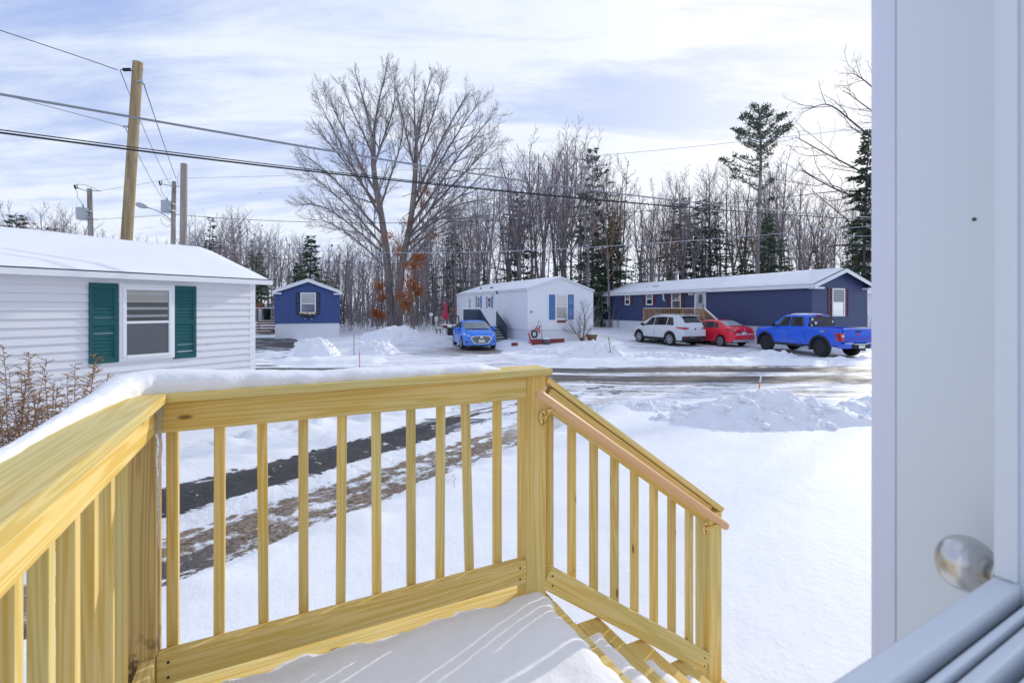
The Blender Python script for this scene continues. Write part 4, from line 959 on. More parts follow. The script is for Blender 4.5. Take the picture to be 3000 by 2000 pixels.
window(longb, ((x0 + x1) / 2, -.013, PZ(926.5, ym)), 0, x1 - x0, PZ(844.5, ym) - PZ(926.5, ym), .075, 1.0, 'curtain', 'dark_room')
for ua, ub in ((2424, 2435.5), (2473.5, 2484)):
    xa, xb = nxx(ua), nxx(ub); shutter(longb, ((xa + xb) / 2, -.013, PZ(927, ym)), 0, xb - xa, PZ(843, ym) - PZ(927, ym), 'red_shutter', False)
# its porch
lp_ = thing('side_porch', 'tan wooden porch with balusters in front of the navy home door', 'porch', ng, NA)
ya, yb = ns(2080) - 1.35, ns(1889) - 2.2; xf0 = -1.75
mb = MB(); mb.box(xf0, -.03, ya, yb, .86, .96); mb.build('deck_floor', M['tan_deck'], lp_)
zr_ = 1.98
mb = MB(); mb.box(xf0 - .06, xf0 + .06, ya, yb, zr_ - .04, zr_, .01); mb.build('top_rail', M['tan_deck'], lp_)
mb = MB(); mb.box(xf0 - .04, xf0 + .04, ya + .1, yb, zr_ + .0005, zr_ + .03, .01); mb.build('rail_snow', M['snow'], lp_, True)
mb = MB(); mb.box(xf0 - .02, xf0 + .02, ya, yb, 1.02, 1.08); mb.build('bottom_rail', M['tan_deck'], lp_)
n_ = int((yb - ya) / .17)
for i in range(1, n_):
    y = ya + (yb - ya) * i / n_; mb = MB(); mb.box(xf0 - .055, xf0 - .021, y - .02, y + .02, .86, zr_ - .04); mb.build('baluster', M['tan_deck'], lp_)
for y in (ya, (ya * .68 + yb * .32), yb):
    mb = MB(); mb.box(xf0 - .06, xf0 + .05, y - .055, y + .055, -.1, zr_ - .041); mb.build('post', M['tan_deck'], lp_)
for i in range(1, 8):
    x = xf0 + i * .2; mb = MB(); mb.box(x, x + .035, yb - .02, yb + .02, .9, zr_ - .05); mb.build('baluster', M['tan_deck'], lp_)
mb = MB(); mb.box(xf0, 0, yb - .05, yb + .05, zr_ - .05, zr_ - .005); mb.build('top_rail', M['tan_deck'], lp_)
for k in range(4):
    y1 = ya - .28 * k; z = .96 - .19 * (k + 1); mb = MB(); mb.box(xf0 + .05, -.4, y1 - .30, y1, z - .04, z, .006); mb.build('tread', M['tan_deck'], lp_)
for xx in (xf0, ):
    mb = MB(); mb.prism([(ya, zr_), (ya - 1.5, zr_ - 1.0), (ya - 1.5, zr_ - 1.10), (ya, zr_ - .10)], xx - .05, xx + .05, 'x'); mb.build('stair_rail', M['tan_deck'], lp_)
    mb = MB(); mb.prism([(ya, zr_ + .035), (ya - 1.5, zr_ - .965), (ya - 1.5, zr_ - .998), (ya, zr_ + .002)], xx - .055, xx + .055, 'x'); mb.build('rail_snow', M['snow'], lp_)
    for i in range(1, 9):
        y = ya - .165 * i; mb = MB(); mb.box(xx - .05, xx - .015, y - .02, y + .02, zr_ - .11 - 1.0 * (ya - y) / 1.5 - .80, zr_ - .10 - 1.0 * (ya - y) / 1.5); mb.build('baluster', M['tan_deck'], lp_)
    mb = MB(); mb.box(xx - .05, xx + .05, ya - 1.55, ya - 1.45, -.1, zr_ - 1.0); mb.build('post', M['tan_deck'], lp_)
gc = thing('grill_cover', 'dark grill under a black cover on the navy home porch', 'grill', (0, 0, 0))
c0 = no_ + nx_ * (xf0 + .45) + ny_ * (ns(1957) - 2.0); gc.location = (c0.x, c0.y, .96); gc.rotation_euler = (0, 0, NA)
mb = MB(); mb.prism([(-.62, 0), (.62, 0), (.60, .75), (.50, 1.05), (-.50, 1.05), (-.60, .75)], -.30, .30, 'x'); mb.build('cover', M['green_bin'], gc)
mb = MB(); mb.tube([(-.33, -.55, .80), (-.37, -.55, .82), (-.37, .55, .82), (-.33, .55, .80)], .015, 6); mb.build('handle', M['black'], gc)
def shovel(label, u, Y, z, mk):
    t = thing('snow_shovel', label, 'shovel', (PX(u, Y), Y, z), NA)
    mb = MB(); mb.tube([(0, 0, .25), (.12, .05, 1.15)], .018, 6); mb.build('shaft', M['tan_deck'], t)
    mb = MB(); mb.grid([[(-.2 + .1 * i, .03 * (1 - abs(i - 2) / 2), z_) for i in range(5)] for z_ in (0, .35)]); mb.build('blade', M[mk], t)
    mb = MB(); mb.tube([(.06, .05, 1.15), (.06, .05, 1.26), (.18, .05, 1.26), (.18, .05, 1.15)], .014, 6); mb.build('handle', M['black'], t)
sp_ = no_ + nx_ * (-.25) + ny_ * ns(2065); shovel('snow shovel leaning beside the glass door of the navy home', 1500 + FPX * sp_.x / sp_.y, sp_.y, .96, 'red_paint')

# --- the white home partly seen beyond it
fh = thing('mobile_home', 'white home far right, only its snowy end showing beside the door frame', 'mobile home', (PX(2528, 33), 33.0, 0), R(22))
mb = siding(lambda z: (0, 9), .6, 3.1, .12); mb.build('wall', M['vinyl_white'], fh, fixn=False)
mb = ribbed(0, 9, -.2, .6); mb.build('skirting', M['skirt'], fh, fixn=False)
mb = MB(); mb.prism([(-.3, 3.05), (-.3, 3.2), (2.5, 3.9), (5.0, 3.2), (5.0, 3.05)], -.25, 9.2, 'x'); mb.build('roof', M['snow_roof'], fh)
mb = MB(); mb.box(-.27, 9.2, -.34, -.305, 2.98, 3.14); mb.build('fascia', M['trim_white'], fh)
mb = MB(); mb.box(0, 9, .02, 4.6, .55, 3.04); mb.build('core', M['dark_room'], fh)
# ------------------------------------------------------------------ vehicles (local: x forward, y left, z up, origin midway between the axles)
def lerp_tab(tab):
    xs = [p[0] for p in tab]; ys = [p[1] for p in tab]
    def f(x):                                            # smoothed piecewise-linear profile
        d = .05; return float(.25 * np.interp(x - d, xs, ys) + .5 * np.interp(x, xs, ys) + .25 * np.interp(x + d, xs, ys))
    return f
class Shell:
    def __init__(s, sp):
        s.sp = sp; s.top = lerp_tab(sp['top']); s.belt = lerp_tab(sp['belt']); s.wid = lerp_tab(sp['wid']); s.sill = lerp_tab(sp['sill']); s.xr, s.xf = sp['x']; s.roofin = sp.get('roofin', .17)
    def bottom(s, x):
        z = s.sill(x)
        for xw in s.sp['axles']:
            d = s.sp['arch'] ** 2 - (x - xw) ** 2
            if d > 0: z = max(z, s.sp['wr'] * .98 + math.sqrt(d))
        return z
    def sec(s, x):
        zt = s.top(x); bl = min(s.belt(x), zt - .015); w = s.wid(x); zb = min(s.bottom(x), bl - .06); h = zt - bl; k = min(1, max(0, h / .45)); zm = zb + (bl - zb) * .45
        y4 = w * .955 - s.roofin * k - .02 - .03 * (1 - k); z4 = bl + h * (.86 if k > .5 else .86 - .36 * (1 - k * 2))
        return [(w * .72, zb), (w * .965, zb + .0), (w * .995, zb + (bl - zb) * .22), (w, zm), (w * .992, bl - (bl - zb) * .16), (w * .955, bl), (y4, z4), (y4 * .86, z4 + (zt - z4) * .72), (y4 * .5, z4 + (zt - z4) * .95), (0, zt)]
    def mesh(s, n=150):
        xs = list(np.linspace(s.xr, s.xf, n)); rows = []
        for x in xs:
            c = s.sec(x); rows.append([(x, y, z) for y, z in c] + [(x, -y, z) for y, z in reversed(c[:-1])])
        mb = MB(); mb.grid(rows); m_ = len(rows[0])
        mb.f.append(tuple(range(m_))); mb.f.append(tuple((n - 1) * m_ + k for k in range(m_))); return mb
    def side(s, x, t, o=.008):
        c = s.sec(x); (y5, z5), (y6, z6) = c[5], c[6]; return Vector((x, y5 + (y6 - y5) * t + o, z5 + (z6 - z5) * t + o * .3))
    def body(s, x, z, o=.006):
        c = s.sec(x); pts = c[1:6]
        ys = float(np.interp(z, [p[1] for p in pts], [p[0] for p in pts])); return Vector((x, ys + o, z))
    def topz(s, x, y):
        c = s.sec(x)[6:]; ys = [p[0] for p in reversed(c)]; zs = [p[1] for p in reversed(c)]; return float(np.interp(abs(y), ys, zs))
    def glass_side(s, bot, top, t0=.10, t1=.93, n=10, sgn=1, o=.010):
        rows = []
        for j in range(6):
            q = j / 5; t = t0 + (t1 - t0) * q; a = bot[0] + (top[0] - bot[0]) * q; b = bot[1] + (top[1] - bot[1]) * q; row = []
            for i in range(n + 1):
                p = s.side(a + (b - a) * i / n, t, o); row.append((p.x, sgn * p.y, p.z))
            rows.append(row)
        mb = MB(); mb.grid(rows); return mb
    def glass_top(s, xa, xb, fy=.93, n=10, o=.012, shrink=1.0):
        rows = []
        for i in range(n + 1):
            x = xa + (xb - xa) * i / n; ym = s.sec(x)[6][0] * fy; row = []
            for j in range(13):
                y = ym * (j / 6 - 1); row.append((x, y, s.topz(x, y) + o))
            rows.append(row)
        mb = MB(); mb.grid(rows); return mb
    def patch(s, xa, xb, za, zb, sgn, o=.008, n=6):
        """panel on the flank: corners (xa,za) ... z limits may be pairs for the two ends"""
        za = za if hasattr(za, '__len__') else (za, za); zb = zb if hasattr(zb, '__len__') else (zb, zb); rows = []
        for i in range(n + 1):
            q = i / n; x = xa + (xb - xa) * q; a = za[0] + (za[1] - za[0]) * q; b = zb[0] + (zb[1] - zb[0]) * q
            rows.append([tuple((lambda p: (p.x, sgn * p.y, p.z))(s.body(x, a + (b - a) * j / 4, o))) for j in range(5)])
        mb = MB(); mb.grid(rows); return mb
def wheel(e, x, y, r, w, rim='alloy', spokes=10, rr=.66):
    s = 1 if y > 0 else -1
    mb = MB(); hw_ = w / 2
    mb.lathe([(r * rr, -hw_ * .8), (r * .88, -hw_), (r * .97, -hw_ * .8), (r, -hw_ * .4), (r, hw_ * .4), (r * .97, hw_ * .8), (r * .88, hw_), (r * rr, hw_ * .8)], 32, 'y'); t = mb.build('wheel', M['rubber'], e, True); t.location = (x, y, r)
    mb = MB(); f = s * hw_ * .86
    ring = [(r * rr, f - s * .05), (r * rr, f + s * .004), (r * rr * .91, f + s * .006), (r * rr * .89, f - s * .03)]
    mb.lathe(ring, 32, 'y')
    for k in range(spokes):
        a = 2 * math.pi * k / spokes; d = .5 * 2 * math.pi / spokes * .62; vs = []
        for rad_, dd in ((r * .13, d * 1.6), (r * rr * .93, d)):
            for q in (-dd / 2, dd / 2): vs.append((rad_ * math.cos(a + q), f + (.0 if rad_ < .1 else 0), rad_ * math.sin(a + q)))
        mb.quad(vs[0], vs[1], vs[3], vs[2])
    mb.lathe([(.001, f + s * .012), (r * .15, f + s * .010), (r * .16, f - s * .01)], 14, 'y')
    mb.build('rim', M[rim], t, False)
    mb = MB(); mb.lathe([(.001, f - s * .035), (r * rr * .9, f - s * .035)], 24, 'y'); mb.build('brake_disc', M['black'], t)
def car(name, label, cat, loc, ang, sp):
    e = thing(name, label, cat, loc, ang); sh = Shell(sp); p = sp['paint']
    b = sh.mesh().build('body', M[p], e, True); 
    md = b.modifiers.new('split', 'EDGE_SPLIT'); md.split_angle = R(38)
    xr, xf = sh.xr, sh.xf; mb = MB(); wi = sp['wid'][2][1]; mb.box(xr + .25, xf - .3, -wi * .74, wi * .74, sp['sillz'] - .03, sp['wr'] * 2 + .05); mb.build('underbody', M['black'], e)
    for xw in sp['axles']:
        for s in (1, -1): wheel(e, xw, s * (wi - sp['ww'] * .52), sp['wr'], sp['ww'], sp.get('rim', 'alloy'), sp.get('spokes', 10), sp.get('rimr', .66))
    for s in (1, -1):
        for (bt, tp, mk) in sp['side_glass']: sh.glass_side(bt, tp, sgn=s).build('side_window', M[mk], e, True)
    return e, sh
def arch_trim(e, sh, x, s, wdt=.075, mk='black', o=.016):
    r0 = sh.sp['arch'] - .012; zc = sh.sp['wr'] * .98; rows = []
    for i in range(25):
        a = math.pi * i / 24; row = []
        for r_, oo in ((r0, -.05), (r0, o), (r0 + wdt * .8, o), (r0 + wdt, .0)):
            xx = x + math.cos(a) * r_; z = max(.20, zc + math.sin(a) * r_); y = sh.wid(xx) * .99 + oo; row.append((xx, s * y, z))
        rows.append(row)
    mb = MB(); mb.grid(rows); return mb.build('wheel_arch', M[mk], e, True)
def mirror(e, x, y, z, mk, s):
    mb = MB(); mb.box(x - .09, x + .05, min(s * y, s * (y + .19)), max(s * y, s * (y + .19)), z, z + .15, .04); return mb.build('mirror', M[mk], e, True)
def plate(e, x, z, rot, ink, txt=None, tilt=0.0, w=.31, h=.155):
    mb = MB(); mb.box(-w / 2, w / 2, -.006, 0, -h / 2, h / 2, .004); o = mb.build('number_plate', M['plate'], e); o.location = (x, 0, z); o.rotation_euler = (tilt, 0, rot)
    mb = MB(); mb.box(-w * .28, w * .28, -.0075, -.0062, h * .28, h * .40); mb.build('plate_band', M[ink], o)
    return o

# --- silver SUV, seen from behind
suv, sh = car('parked_suv', 'silver white SUV parked on snow, seen from behind, beside the red car', 'car', (9.07, 28.55, -.085), math.atan2(.92, -.39), dict(
    x=(-2.36, 2.30), axles=(-1.35, 1.35), wr=.355, ww=.225, arch=.425, sillz=.27, paint='paint_silver', spokes=10, roofin=.20,
    top=[(-2.36, .97), (-2.30, 1.10), (-2.16, 1.36), (-1.98, 1.60), (-1.8, 1.665), (-1.0, 1.715), (-.2, 1.72), (.35, 1.665), (.62, 1.58), (1.40, 1.10), (1.8, 1.03), (2.15, .92), (2.30, .70)],
    belt=[(-2.36, .95), (-2.1, 1.10), (-1.0, 1.09), (.6, 1.05), (1.35, 1.03), (2.3, .66)], wid=[(-2.36, .74), (-2.1, .87), (-1.0, .915), (1.2, .915), (1.9, .86), (2.2, .72), (2.30, .58)],
    sill=[(-2.36, .42), (-2.1, .32), (2.1, .30), (2.3, .38)],
    side_glass=[((.08, .95), (.05, .40), 'car_glass'), ((-1.0, .02), (-1.0, -.01), 'black_glass'), ((-1.62, -1.06), (-1.38, -1.06), 'black_glass')]))
sh.glass_top(-2.20, -1.93, .90).build('rear_window', M['black_glass'], suv, True); sh.glass_top(.70, 1.30, .95).build('windscreen', M['car_glass'], suv, True)
mb = MB(); mb.box(-2.06, -1.80, -.62, .62, 1.655, 1.69, .015); mb.build('spoiler', M['paint_silver'], suv, True)
for s in (1, -1):
    sh.patch(-2.34, -1.84, (.92, 1.02), (1.06, 1.06), s, .012).build('tail_light', M['lamp_red'], suv, True)
    mb = MB(); mb.prism([(s * .76, .93), (s * .46, .97), (s * .44, 1.02), (s * .76, 1.05)], -2.385, -2.355, 'x'); mb.build('tail_light', M['lamp_red'], suv)
    for xw in (-1.35, 1.35): arch_trim(suv, sh, xw, s)
    sh.patch(-.92, .92, .305, .43, s, .014).build('sill_trim', M['black'], suv, True)
    mirror(suv, .92, .88, 1.06, 'black', s)
    for x in (-.62, .38):
        q = sh.body(x, .93, .018); mb = MB(); mb.box(q.x - .09, q.x + .09, s * q.y - .012, s * q.y + .012, .915, .945, .008); mb.build('door_handle', M['chrome'], suv)
    for x in (-.12, .95):
        q0, q1 = sh.body(x, .46, .004), sh.body(x, 1.03, .004); mb = MB(); mb.tube([(q.x, s * q.y, q.z) for q in (q0, sh.body(x, .6, .004), sh.body(x, .8, .004), q1)], .006, 4); mb.build('door_seam', M['black'], suv)
    mb = MB(); mb.tube([(-1.55, s * .60, 1.70), (-1.4, s * .61, 1.745), (.05, s * .61, 1.75), (.25, s * .60, 1.70)], .018, 6); mb.build('roof_rail', M['steel'], suv, True)
mb = MB(); mb.box(-2.40, -2.20, -.80, .80, .36, .56, .03); mb.build('rear_bumper', M['black'], suv, True)
mb = MB(); mb.box(-2.412, -2.399, -.42, .42, .49, .515); mb.build('bumper_strip', M['chrome'], suv)
for s in (1, -1):
    mb = MB(); mb.box(-2.408, -2.395, min(s * .56, s * .76), max(s * .56, s * .76), .50, .545); mb.build('reflector', M['lamp_red'], suv)
mb = MB(); mb.box(-2.368, -2.357, -.40, .40, .735, .90, .004); mb.build('plate_recess', M['paint_silver'], suv)
plate(suv, -2.369, .82, R(-90), 'plate_red')
mb = MB(); mb.lathe([(.04, -2.36), (.055, -2.362), (.055, -2.372), (.04, -2.372)], 16, 'x', (0, 0, .955)); mb.box(-2.372, -2.36, -.07, .07, .948, .962); mb.build('emblem', M['chrome'], suv)

# --- red sedan, seen from behind
red, sh = car('parked_sedan', 'red sedan with a snow dusted rear window, parked beside the silver SUV', 'car', (11.72, 28.05, -.10), math.atan2(.927, -.375), dict(
    x=(-2.12, 2.15), axles=(-1.25, 1.25), wr=.305, ww=.20, arch=.365, sillz=.24, paint='paint_red', spokes=9, roofin=.20, rimr=.70,
    top=[(-2.12, .96), (-2.05, 1.065), (-1.72, 1.10), (-1.55, 1.125), (-.95, 1.40), (-.5, 1.455), (.1, 1.44), (.45, 1.37), (1.25, .98), (1.7, .90), (2.0, .79), (2.15, .60)],
    belt=[(-2.12, .92), (-1.8, 1.0), (-1.0, .99), (.6, .93), (1.2, .90), (2.15, .56)], wid=[(-2.12, .70), (-1.9, .80), (-1.0, .855), (1.0, .855), (1.7, .80), (2.0, .68), (2.15, .5)],
    sill=[(-2.12, .34), (-1.9, .26), (1.9, .25), (2.15, .32)],
    side_glass=[((.02, .98), (.0, .35), 'car_glass'), ((-.78, -.03), (-.68, -.05), 'car_glass'), ((-1.20, -.84), (-.90, -.74), 'car_glass')]))
sh.glass_top(-1.56, -.95, .90).build('rear_window', M['snow_glass'], red, True); sh.glass_top(.50, 1.18, .95).build('windscreen', M['car_glass'], red, True)
for s in (1, -1):
    sh.patch(-2.10, -1.68, (.80, .93), (.98, .99), s, .012).build('tail_light', M['lamp_red'], red, True)
    mb = MB(); mb.prism([(s * .73, .86), (s * .50, .84), (s * .47, .90), (s * .73, .97)], -2.142, -2.115, 'x'); mb.build('tail_light', M['lamp_red'], red)
    mb = MB(); mb.prism([(s * .72, .895), (s * .56, .905), (s * .56, .945), (s * .72, .955)], -2.150, -2.1425, 'x'); mb.build('reverse_light', M['lamp_white'], red)
    mirror(red, .80, .82, .96, 'black', s)
    for x in (-.72, .22):
        q = sh.body(x, .86, .016); mb = MB(); mb.box(q.x - .08, q.x + .08, s * q.y - .012, s * q.y + .012, .845, .872, .008); mb.build('door_handle', M['paint_red'], red)
    for x in (-.40, .70):
        mb = MB(); mb.tube([tuple((lambda q: (q.x, s * q.y, q.z))(sh.body(x, z, .004))) for z in (.30, .5, .7, .90)], .005, 4); mb.build('door_seam', M['black'], red)
mb = MB(); mb.box(-2.165, -1.95, -.70, .70, .28, .40, .02); mb.build('bumper_lip', M['grey_paint'], red, True)
mb = MB(); mb.box(-2.17, -2.02, -.74, .74, .40, .66, .05); mb.build('rear_bumper', M['paint_red'], red, True)
mb = MB(); mb.box(-2.135, -2.118, -.44, .44, .838, .848); mb.build('boot_trim', M['black'], red)
plate(red, -2.122, .765, R(-90), 'plate_green')
mb = MB(); mb.lathe([(.001, -2.115), (.075, -2.115), (.078, -2.128), (.001, -2.130)], 20, 'x'); mb.v = [(x, y, z * .5 + .925) for x, y, z in mb.v]; mb.build('emblem', M['chrome'], red)
mb = MB(); mb.box(-2.172, -2.02, -.60, .60, .661, .70, .02); mb.build('bumper_snow', M['snow'], red, True)
mb = MB(); mb.box(-2.15, -2.13, .34, .60, .70, .745, .01); mb.build('badge', M['chrome'], red)
mb = MB(); mb.tube([(-.75, 0, 1.43), (-.80, 0, 1.50)], .02, 6); mb.build('antenna', M['black'], red)

# --- blue compact sedan facing us
blu, sh = car('parked_sedan', 'blue sedan facing the road with a frosted windscreen, beside the white trailer steps', 'car', (-2.10, 26.15, -.07), math.atan2(-.966, .26), dict(
    x=(-2.22, 2.24), axles=(-1.35, 1.35), wr=.315, ww=.205, arch=.375, sillz=.22, paint='paint_blue', spokes=10, roofin=.20, rimr=.70,
    top=[(-2.22, .92), (-2.1, 1.04), (-1.7, 1.10), (-.9, 1.37), (-.4, 1.425), (.1, 1.42), (.40, 1.35), (1.22, .99), (1.6, .94), (1.95, .84), (2.14, .70), (2.24, .50)],
    belt=[(-2.22, .88), (-1.8, .98), (-1.0, .97), (.6, .92), (1.2, .89), (1.8, .80), (2.1, .66), (2.24, .46)], wid=[(-2.22, .70), (-1.9, .82), (-1.0, .895), (1.0, .895), (1.7, .86), (2.05, .74), (2.24, .52)],
    sill=[(-2.22, .34), (-1.9, .22), (1.9, .21), (2.24, .22)],
    side_glass=[((.0, .98), (.0, .32), 'car_glass'), ((-.85, -.05), (-.75, -.05), 'car_glass'), ((-1.25, -.92), (-.98, -.82), 'car_glass')]))
sh.glass_top(.43, 1.18, .95, o=.016).build('windscreen', M['frost_glass'], blu, True); sh.glass_top(-1.6, -.95, .92).build('rear_window', M['car_glass'], blu, True)
mb = MB(); mb.tube([(1.21, -.62, 1.0), (1.26, -.1, 1.0), (1.21, .55, 1.0)], .02, 5); mb.build('wiper', M['black'], blu)
def nose(y):
    return max(x for x in np.linspace(1.7, 2.24, 55) if sh.wid(x) * .985 >= abs(y) or x < 1.71)
def nose_strip(pts, name, mk, o0=.02, o1=-.05):
    """outline in (y,z) wrapped round the nose"""
    mb = MB(); n = len(pts); f = [(nose(y) + o0 - .18 * max(0, z - .48), y, z) for y, z in pts]; b = [(x + o1, y, z) for x, y, z in f]
    mb.add(f + b, [tuple(range(n)), tuple(range(2 * n - 1, n - 1, -1))] + [(i, (i + 1) % n, (i + 1) % n + n, i + n) for i in range(n)]); return mb.build(name, M[mk], blu)
hexo = [(-.50, .58), (-.40, .665), (-.2, .69), (0, .695), (.2, .69), (.40, .665), (.50, .58), (.33, .36), (.15, .335), (0, .33), (-.15, .335), (-.33, .36)]
nose_strip([(y * 1.09, .515 + (z - .515) * 1.13) for y, z in hexo], 'grille_surround', 'chrome', .030); nose_strip(hexo, 'grille', 'black', .036)
for i, z in enumerate((.63, .575, .52, .465, .41)):
    w_ = (.44, .47, .46, .42, .37)[i]
    mb = MB(); mb.tube([(nose(y) + .042 - .18 * max(0, z - .48), y, z) for y in np.linspace(-w_, w_, 13)], .011, 5); mb.build('grille_bar', M['chrome'], blu, True)
for s in (1, -1):
    nose_strip([(s * .50, .655), (s * .62, .665), (s * .78, .715), (s * .85, .80), (s * .80, .815), (s * .66, .745), (s * .52, .695)], 'headlight', 'lamp_clear', .035, -.12)
    nose_strip([(s * .66, .44), (s * .78, .52), (s * .81, .50), (s * .74, .37), (s * .68, .36)], 'fog_light', 'black', .045, -.08)
    mirror(blu, .84, .86, .94, 'paint_blue', s)
    for x in (-.72, .22):
        q = sh.body(x, .84, .016); mb = MB(); mb.box(q.x - .09, q.x + .09, s * q.y - .012, s * q.y + .012, .825, .852, .008); mb.build('door_handle', M['chrome'], blu)
    for x in (-.38, .75):
        mb = MB(); mb.tube([tuple((lambda q: (q.x, s * q.y, q.z))(sh.body(x, z, .004))) for z in (.28, .5, .7, .88)], .005, 4); mb.build('door_seam', M['black'], blu)
pl = plate(blu, 2.305, .455, R(90), 'plate_green')
mb = MB(); mb.lathe([(.050, 2.262), (.064, 2.268), (.064, 2.28), (.050, 2.28)], 18, 'x', (0, 0, 0)); mb.v = [(x, y * 1.35, z * .8 + .635) for x, y, z in mb.v]; mb.build('emblem', M['chrome'], blu)
text_obj('H', .10, 'emblem_letter', M['chrome'], blu, (2.274, 0, .635), (R(90), 0, R(90)), .004, shear=.25)
mb = MB(); mb.box(2.02, 2.27, -.52, .52, .20, .245, .02); mb.build('front_lip', M['black'], blu)

# --- blue pickup, seen from behind
TX, TY, TZ = 13.98, 22.95, -.11
trk, sh = car('parked_pickup', 'blue crew cab pickup truck with black fender flares beside the navy home', 'pickup truck', (TX, TY, TZ), math.atan2(.974, -.225), dict(
    x=(-.86, 2.52), axles=(1.62,), wr=.40, ww=.27, arch=.49, sillz=.42, paint='paint_blue2', rim='dark_alloy', spokes=7, roofin=.17, rimr=.60,
    top=[(-.86, 1.50), (-.82, 1.64), (-.70, 1.80), (-.55, 1.835), (.2, 1.85), (.55, 1.82), (.78, 1.74), (1.38, 1.26), (1.6, 1.21), (2.2, 1.17), (2.42, 1.10), (2.52, .85)],
    belt=[(-.86, 1.26), (.5, 1.22), (1.3, 1.18), (2.3, 1.10), (2.52, .80)], wid=[(-.86, .90), (0, .92), (1.3, .92), (2.1, .90), (2.4, .80), (2.52, .66)],
    sill=[(-.86, .46), (2.2, .46), (2.52, .55)],
    side_glass=[((.18, 1.12), (.16, .58), 'car_glass'), ((-.72, .10), (-.60, .09), 'car_glass')]))
wheel(trk, -1.62, .785, .40, .27, 'dark_alloy', 7, .60); wheel(trk, -1.62, -.785, .40, .27, 'dark_alloy', 7, .60)
mb = MB(); mb.box(-2.5, .2, -.62, .62, .45, .62); mb.build('chassis', M['black'], trk)
sh.glass_top(.84, 1.34, .95).build('windscreen', M['car_glass'], trk, True)
mb = MB(); rw = [(-.70, 1.30), (.70, 1.30), (.72, 1.40), (.60, 1.70), (.50, 1.745), (-.50, 1.745), (-.60, 1.70), (-.72, 1.40)]
vs = [(-.915 + max(0, z - 1.45) * .36, y, z) for y, z in rw]; mb.add(vs + [(x + .07, y, z) for x, y, z in vs], [tuple(range(8)), tuple(range(15, 7, -1))] + [(i, (i + 1) % 8, (i + 1) % 8 + 8, i + 8) for i in range(8)]); mb.build('rear_window', M['black_glass'], trk)
mb = MB(); mb.box(-.80, -.70, -.16, .16, 1.775, 1.815, .01); mb.build('brake_light', M['lamp_red'], trk)
for y, z, r_ in ((.52, 1.62, .065), (.40, 1.45, .075), (.62, 1.34, .045), (-.55, 1.50, .05)):
    x_ = -.918 + max(0, z - 1.45) * .36; mb = MB(); mb.lathe([(.001, x_), (r_, x_), (r_, x_ - .003)], 16, 'x', (0, y, z)); mb.build('sticker', M['decal_white'], trk)
# cargo bed: two flanks with arches, front board, tailgate
bedr, bedt = -2.60, 1.255
def flank(s):
    xs = np.linspace(bedr, -.90, 50); rows = []
    for x in xs:
        d = .49 ** 2 - (x + 1.62) ** 2; zb = max(.50, .392 + math.sqrt(d)) if d > 0 else .50
        if x < -2.3: zb = max(zb, .56)
        yo = .925 - .03 * max(0, (-2.45 - x) / .15)
        rows.append([(x, s * .74, zb), (x, s * (yo - .02), zb), (x, s * yo, zb + (1.0 - zb) * .5), (x, s * yo, 1.10), (x, s * (yo - .03), bedt - .03), (x, s * (yo - .06), bedt), (x, s * .78, bedt), (x, s * .76, .66)])
    mb = MB(); mb.grid(rows); m_ = 8; mb.f.append(tuple(range(m_))); mb.f.append(tuple(49 * m_ + k for k in range(m_))); o = mb.build('bed_side', M['paint_blue2'], trk, True); o.modifiers.new('split', 'EDGE_SPLIT').split_angle = R(38)
for s in (1, -1): flank(s)
mb = MB(); mb.box(-2.60, -.92, -.755, .755, .62, .66); mb.build('bed_floor', M['black'], trk)
mb = MB(); mb.box(-.945, -.895, -.78, .78, .62, 1.22); mb.build('bed_board', M['paint_blue2'], trk)
mb = MB(); mb.box(-2.645, -2.595, -.745, .745, .64, 1.25, .02); mb.build('tailgate', M['paint_blue2'], trk, True)
mb = MB(); mb.box(-2.655, -2.640, -.14, .14, 1.10, 1.17, .005); mb.build('tailgate_handle', M['black'], trk)
mb = MB(); mb.box(-2.64, -2.60, -.74, .74, 1.2505, 1.268, .008); mb.build('tailgate_snow', M['snow'], trk)
text_obj('FRONTIER', .135, 'tailgate_lettering', M['decal_red'], trk, (-2.648, 0, .80), (R(90), 0, R(-90)), .004, spacing=2.35)
mb = MB(); mb.lathe([(.05, -2.645), (.066, -2.645), (.066, -2.655), (.05, -2.655)], 18, 'x', (0, 0, .985)); mb.box(-2.654, -2.646, -.085, .085, .975, .995); mb.build('emblem', M['decal_red'], trk)
text_obj('PRO', .105, 'decal', M['decal_white'], trk, (-1.86, .9285, 1.105), (R(90), 0, R(180)), .002, 'RIGHT', 1.1, .2); text_obj('-4X', .105, 'decal', M['decal_red'], trk, (-1.87, .9285, 1.105), (R(90), 0, R(180)), .002, 'LEFT', 1.1, .2)
